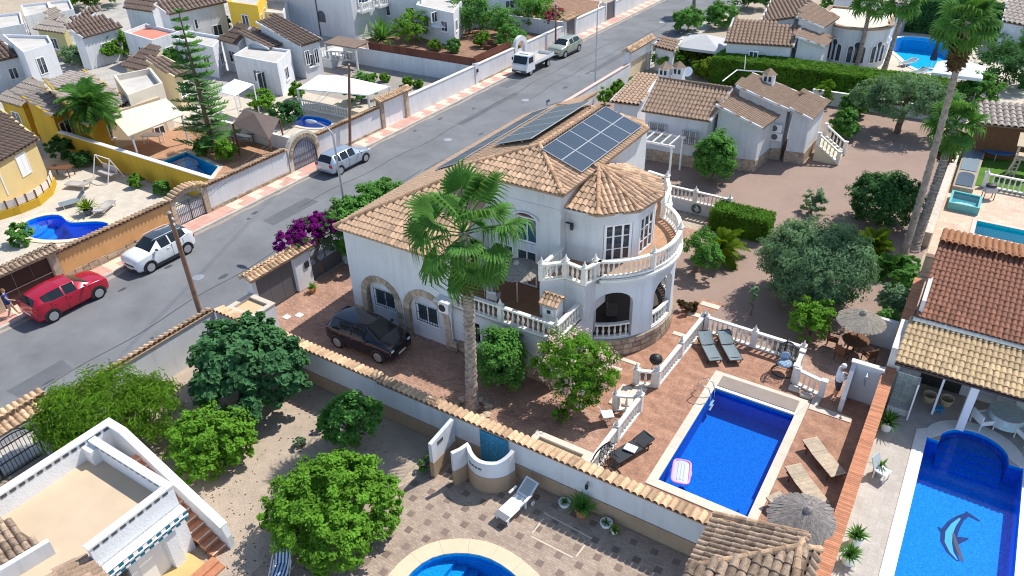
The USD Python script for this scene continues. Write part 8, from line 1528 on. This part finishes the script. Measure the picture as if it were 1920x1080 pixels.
lb_ = [(48, 455, .6, 1.0, L_MID(), "shrub behind the brown gate at the left edge"), (120, 300, .7, 1.4, L_DARK(), "dark bush by the mustard wall near the pale yellow house"), (155, 312, .6, 1.1, L_DARK(), "round dark bush left of the swing seat"), (305, 365, .4, .8, L_MID(), "small plant near the arched gate behind the tile coping"), (258, 350, .4, .7, L_CITRUS(), "small plant by the mustard wall"), (388, 290, .6, 1.0, L_MID(), "shrub by the pine trunk"), (428, 300, .7, 1.2, L_CITRUS(), "bright shrub in front of the four-sided pool corner"), (541, 232, 1.1, 1.5, L_DARK(), "round dark bush beside the round pool"), (490, 205, 1.0, 1.3, L_CITRUS(), "leafy plant beside the brown gazebo"), (678, 190, 1.1, 2.0, L_MID(), "shrub over the tile coping by the wooden pole"), (210, 110, 2.2, 2.4, L_HEDGE(), "broad tree between the white houses at the upper left"), (150, 120, 1.3, 1.5, L_OLIVE(), "grey-green shrub beside the white houses"), (25, 150, 1.4, 1.4, L_MID(), "hedge-like shrub below the white house at the left edge"), (405, 70, 1.6, 2.4, L_DARK(), "dark tree right of the pine tip"), (180, 12, 3.2, 2.8, L_HEDGE(), "row of green trees at the top left"), (775, 78, 1.3, 1.9, L_CITRUS(), "bright round bush on the planted patio"), (880, 62, 1.5, 2.6, L_MID(), "tall green tree on the planted patio"), (935, 70, 1.3, 2.0, L_MID(), "dark green shrub by the far street wall"), (960, 95, 1.0, 1.6, L_MID(), "shrub next to the horseshoe-arched doorway"), (995, 52, 1.6, 2.2, L_MID(), "dense shrub left of the pink bougainvillea"), (925, 20, 2.4, 3.2, L_DARK(), "dark rounded tree at the top edge"), (865, 30, 1.1, 1.8, L_MID(), "small tree near the blue awning"), (700, 150, .35, .5, L_CITRUS(), "tiny shrub row on the grey yard, first"), (722, 153, .4, .6, L_CITRUS(), "tiny shrub row on the grey yard, second"), (765, 160, .4, .6, L_CITRUS(), "tiny shrub row on the grey yard, third"), (785, 164, .4, .6, L_CITRUS(), "tiny shrub row on the grey yard, fourth"), (695, 112, .4, .9, L_DARK(), "dark potted plant by the white plot wall"), (560, 185, .6, 1.2, L_CITRUS(), "young palm-like plant beside the white balustrade"), (330, 130, 1.0, 1.6, L_MID(), "green shrub between pine and beige house"), (560, 10, 1.2, 1.6, L_MID(), "shrub beside the small white outbuilding"), (1010, 15, 1.4, 2.0, L_MID(), "shrub inside the far street wall at the top"), (815, 95, .5, .7, L_FEATHER(), "low pale shrub on the planted patio by the brown screen"), (850, 98, .5, .8, L_MID(), "low green shrub on the planted patio near the brown screen"), (905, 88, .6, .9, L_FEATHER(), "feathery low plant on the planted patio"), (955, 70, .6, .9, L_OLIVE(), "grey-green plant on the planted patio"), (845, 60, .5, .8, L_DARK(), "dark plant beside the white parasol"), (730, 100, .5, .9, L_MID(), "plant behind the brown screen by the yucca"), (900, 45, .8, 1.1, L_MID(), "bush behind the tall green tree of the planted patio")]
for i, (x, y, r, h, m, lb) in enumerate(lb_): k = 1.8 if 750 < x < 1015 and y < 130 else 1.35; bush("garden_shrub", lb, at(x, y), r*k, h*k, int(1900+1100*r), .17+.06*r, m, 110+i)
tree("bougainvillea", "pink bougainvillea over the far street wall by the parked truck", "shrub", at(1035, 62), [(0, 0, 1.9, .9, 1.4, .7), (0, 1.3, 2.0, .8, 1.0, .7)], 1800, .18, L_PINK(), 150, flowers=(600, .18, L_MID(), 60))
# rocks and fallen leaves round the palm foot
g = rng(77); rk = thing("rockery", "ring of rough stones round the foot of the tall palm in front of the villa", "rocks", None, at(885, 768))
for i in range(16):
    a = i*2*PI/16; m = trimesh.creation.icosphere(1, .17*g.uniform(.7, 1.3)); m.vertices *= 1+g.normal(0, .12, (len(m.vertices), 1)); v, f = arr(m); o = at(885, 768); part(rk, "rock", (v*np.array([1, 1, .6])+V(o[0]+.75*math.cos(a), o[1]+.7*math.sin(a), .06), f), STONE)
b = B(); n = 900; pts = np.column_stack([g.uniform(-28, -16, n), g.uniform(3, 17, n), np.full(n, .012)]); solo("leaf_litter", leafquads(pts, np.tile([0, 0, 1.0], (n, 1))+g.normal(0, .15, (n, 3)), .085, g), L_DRY(), kind="stuff")
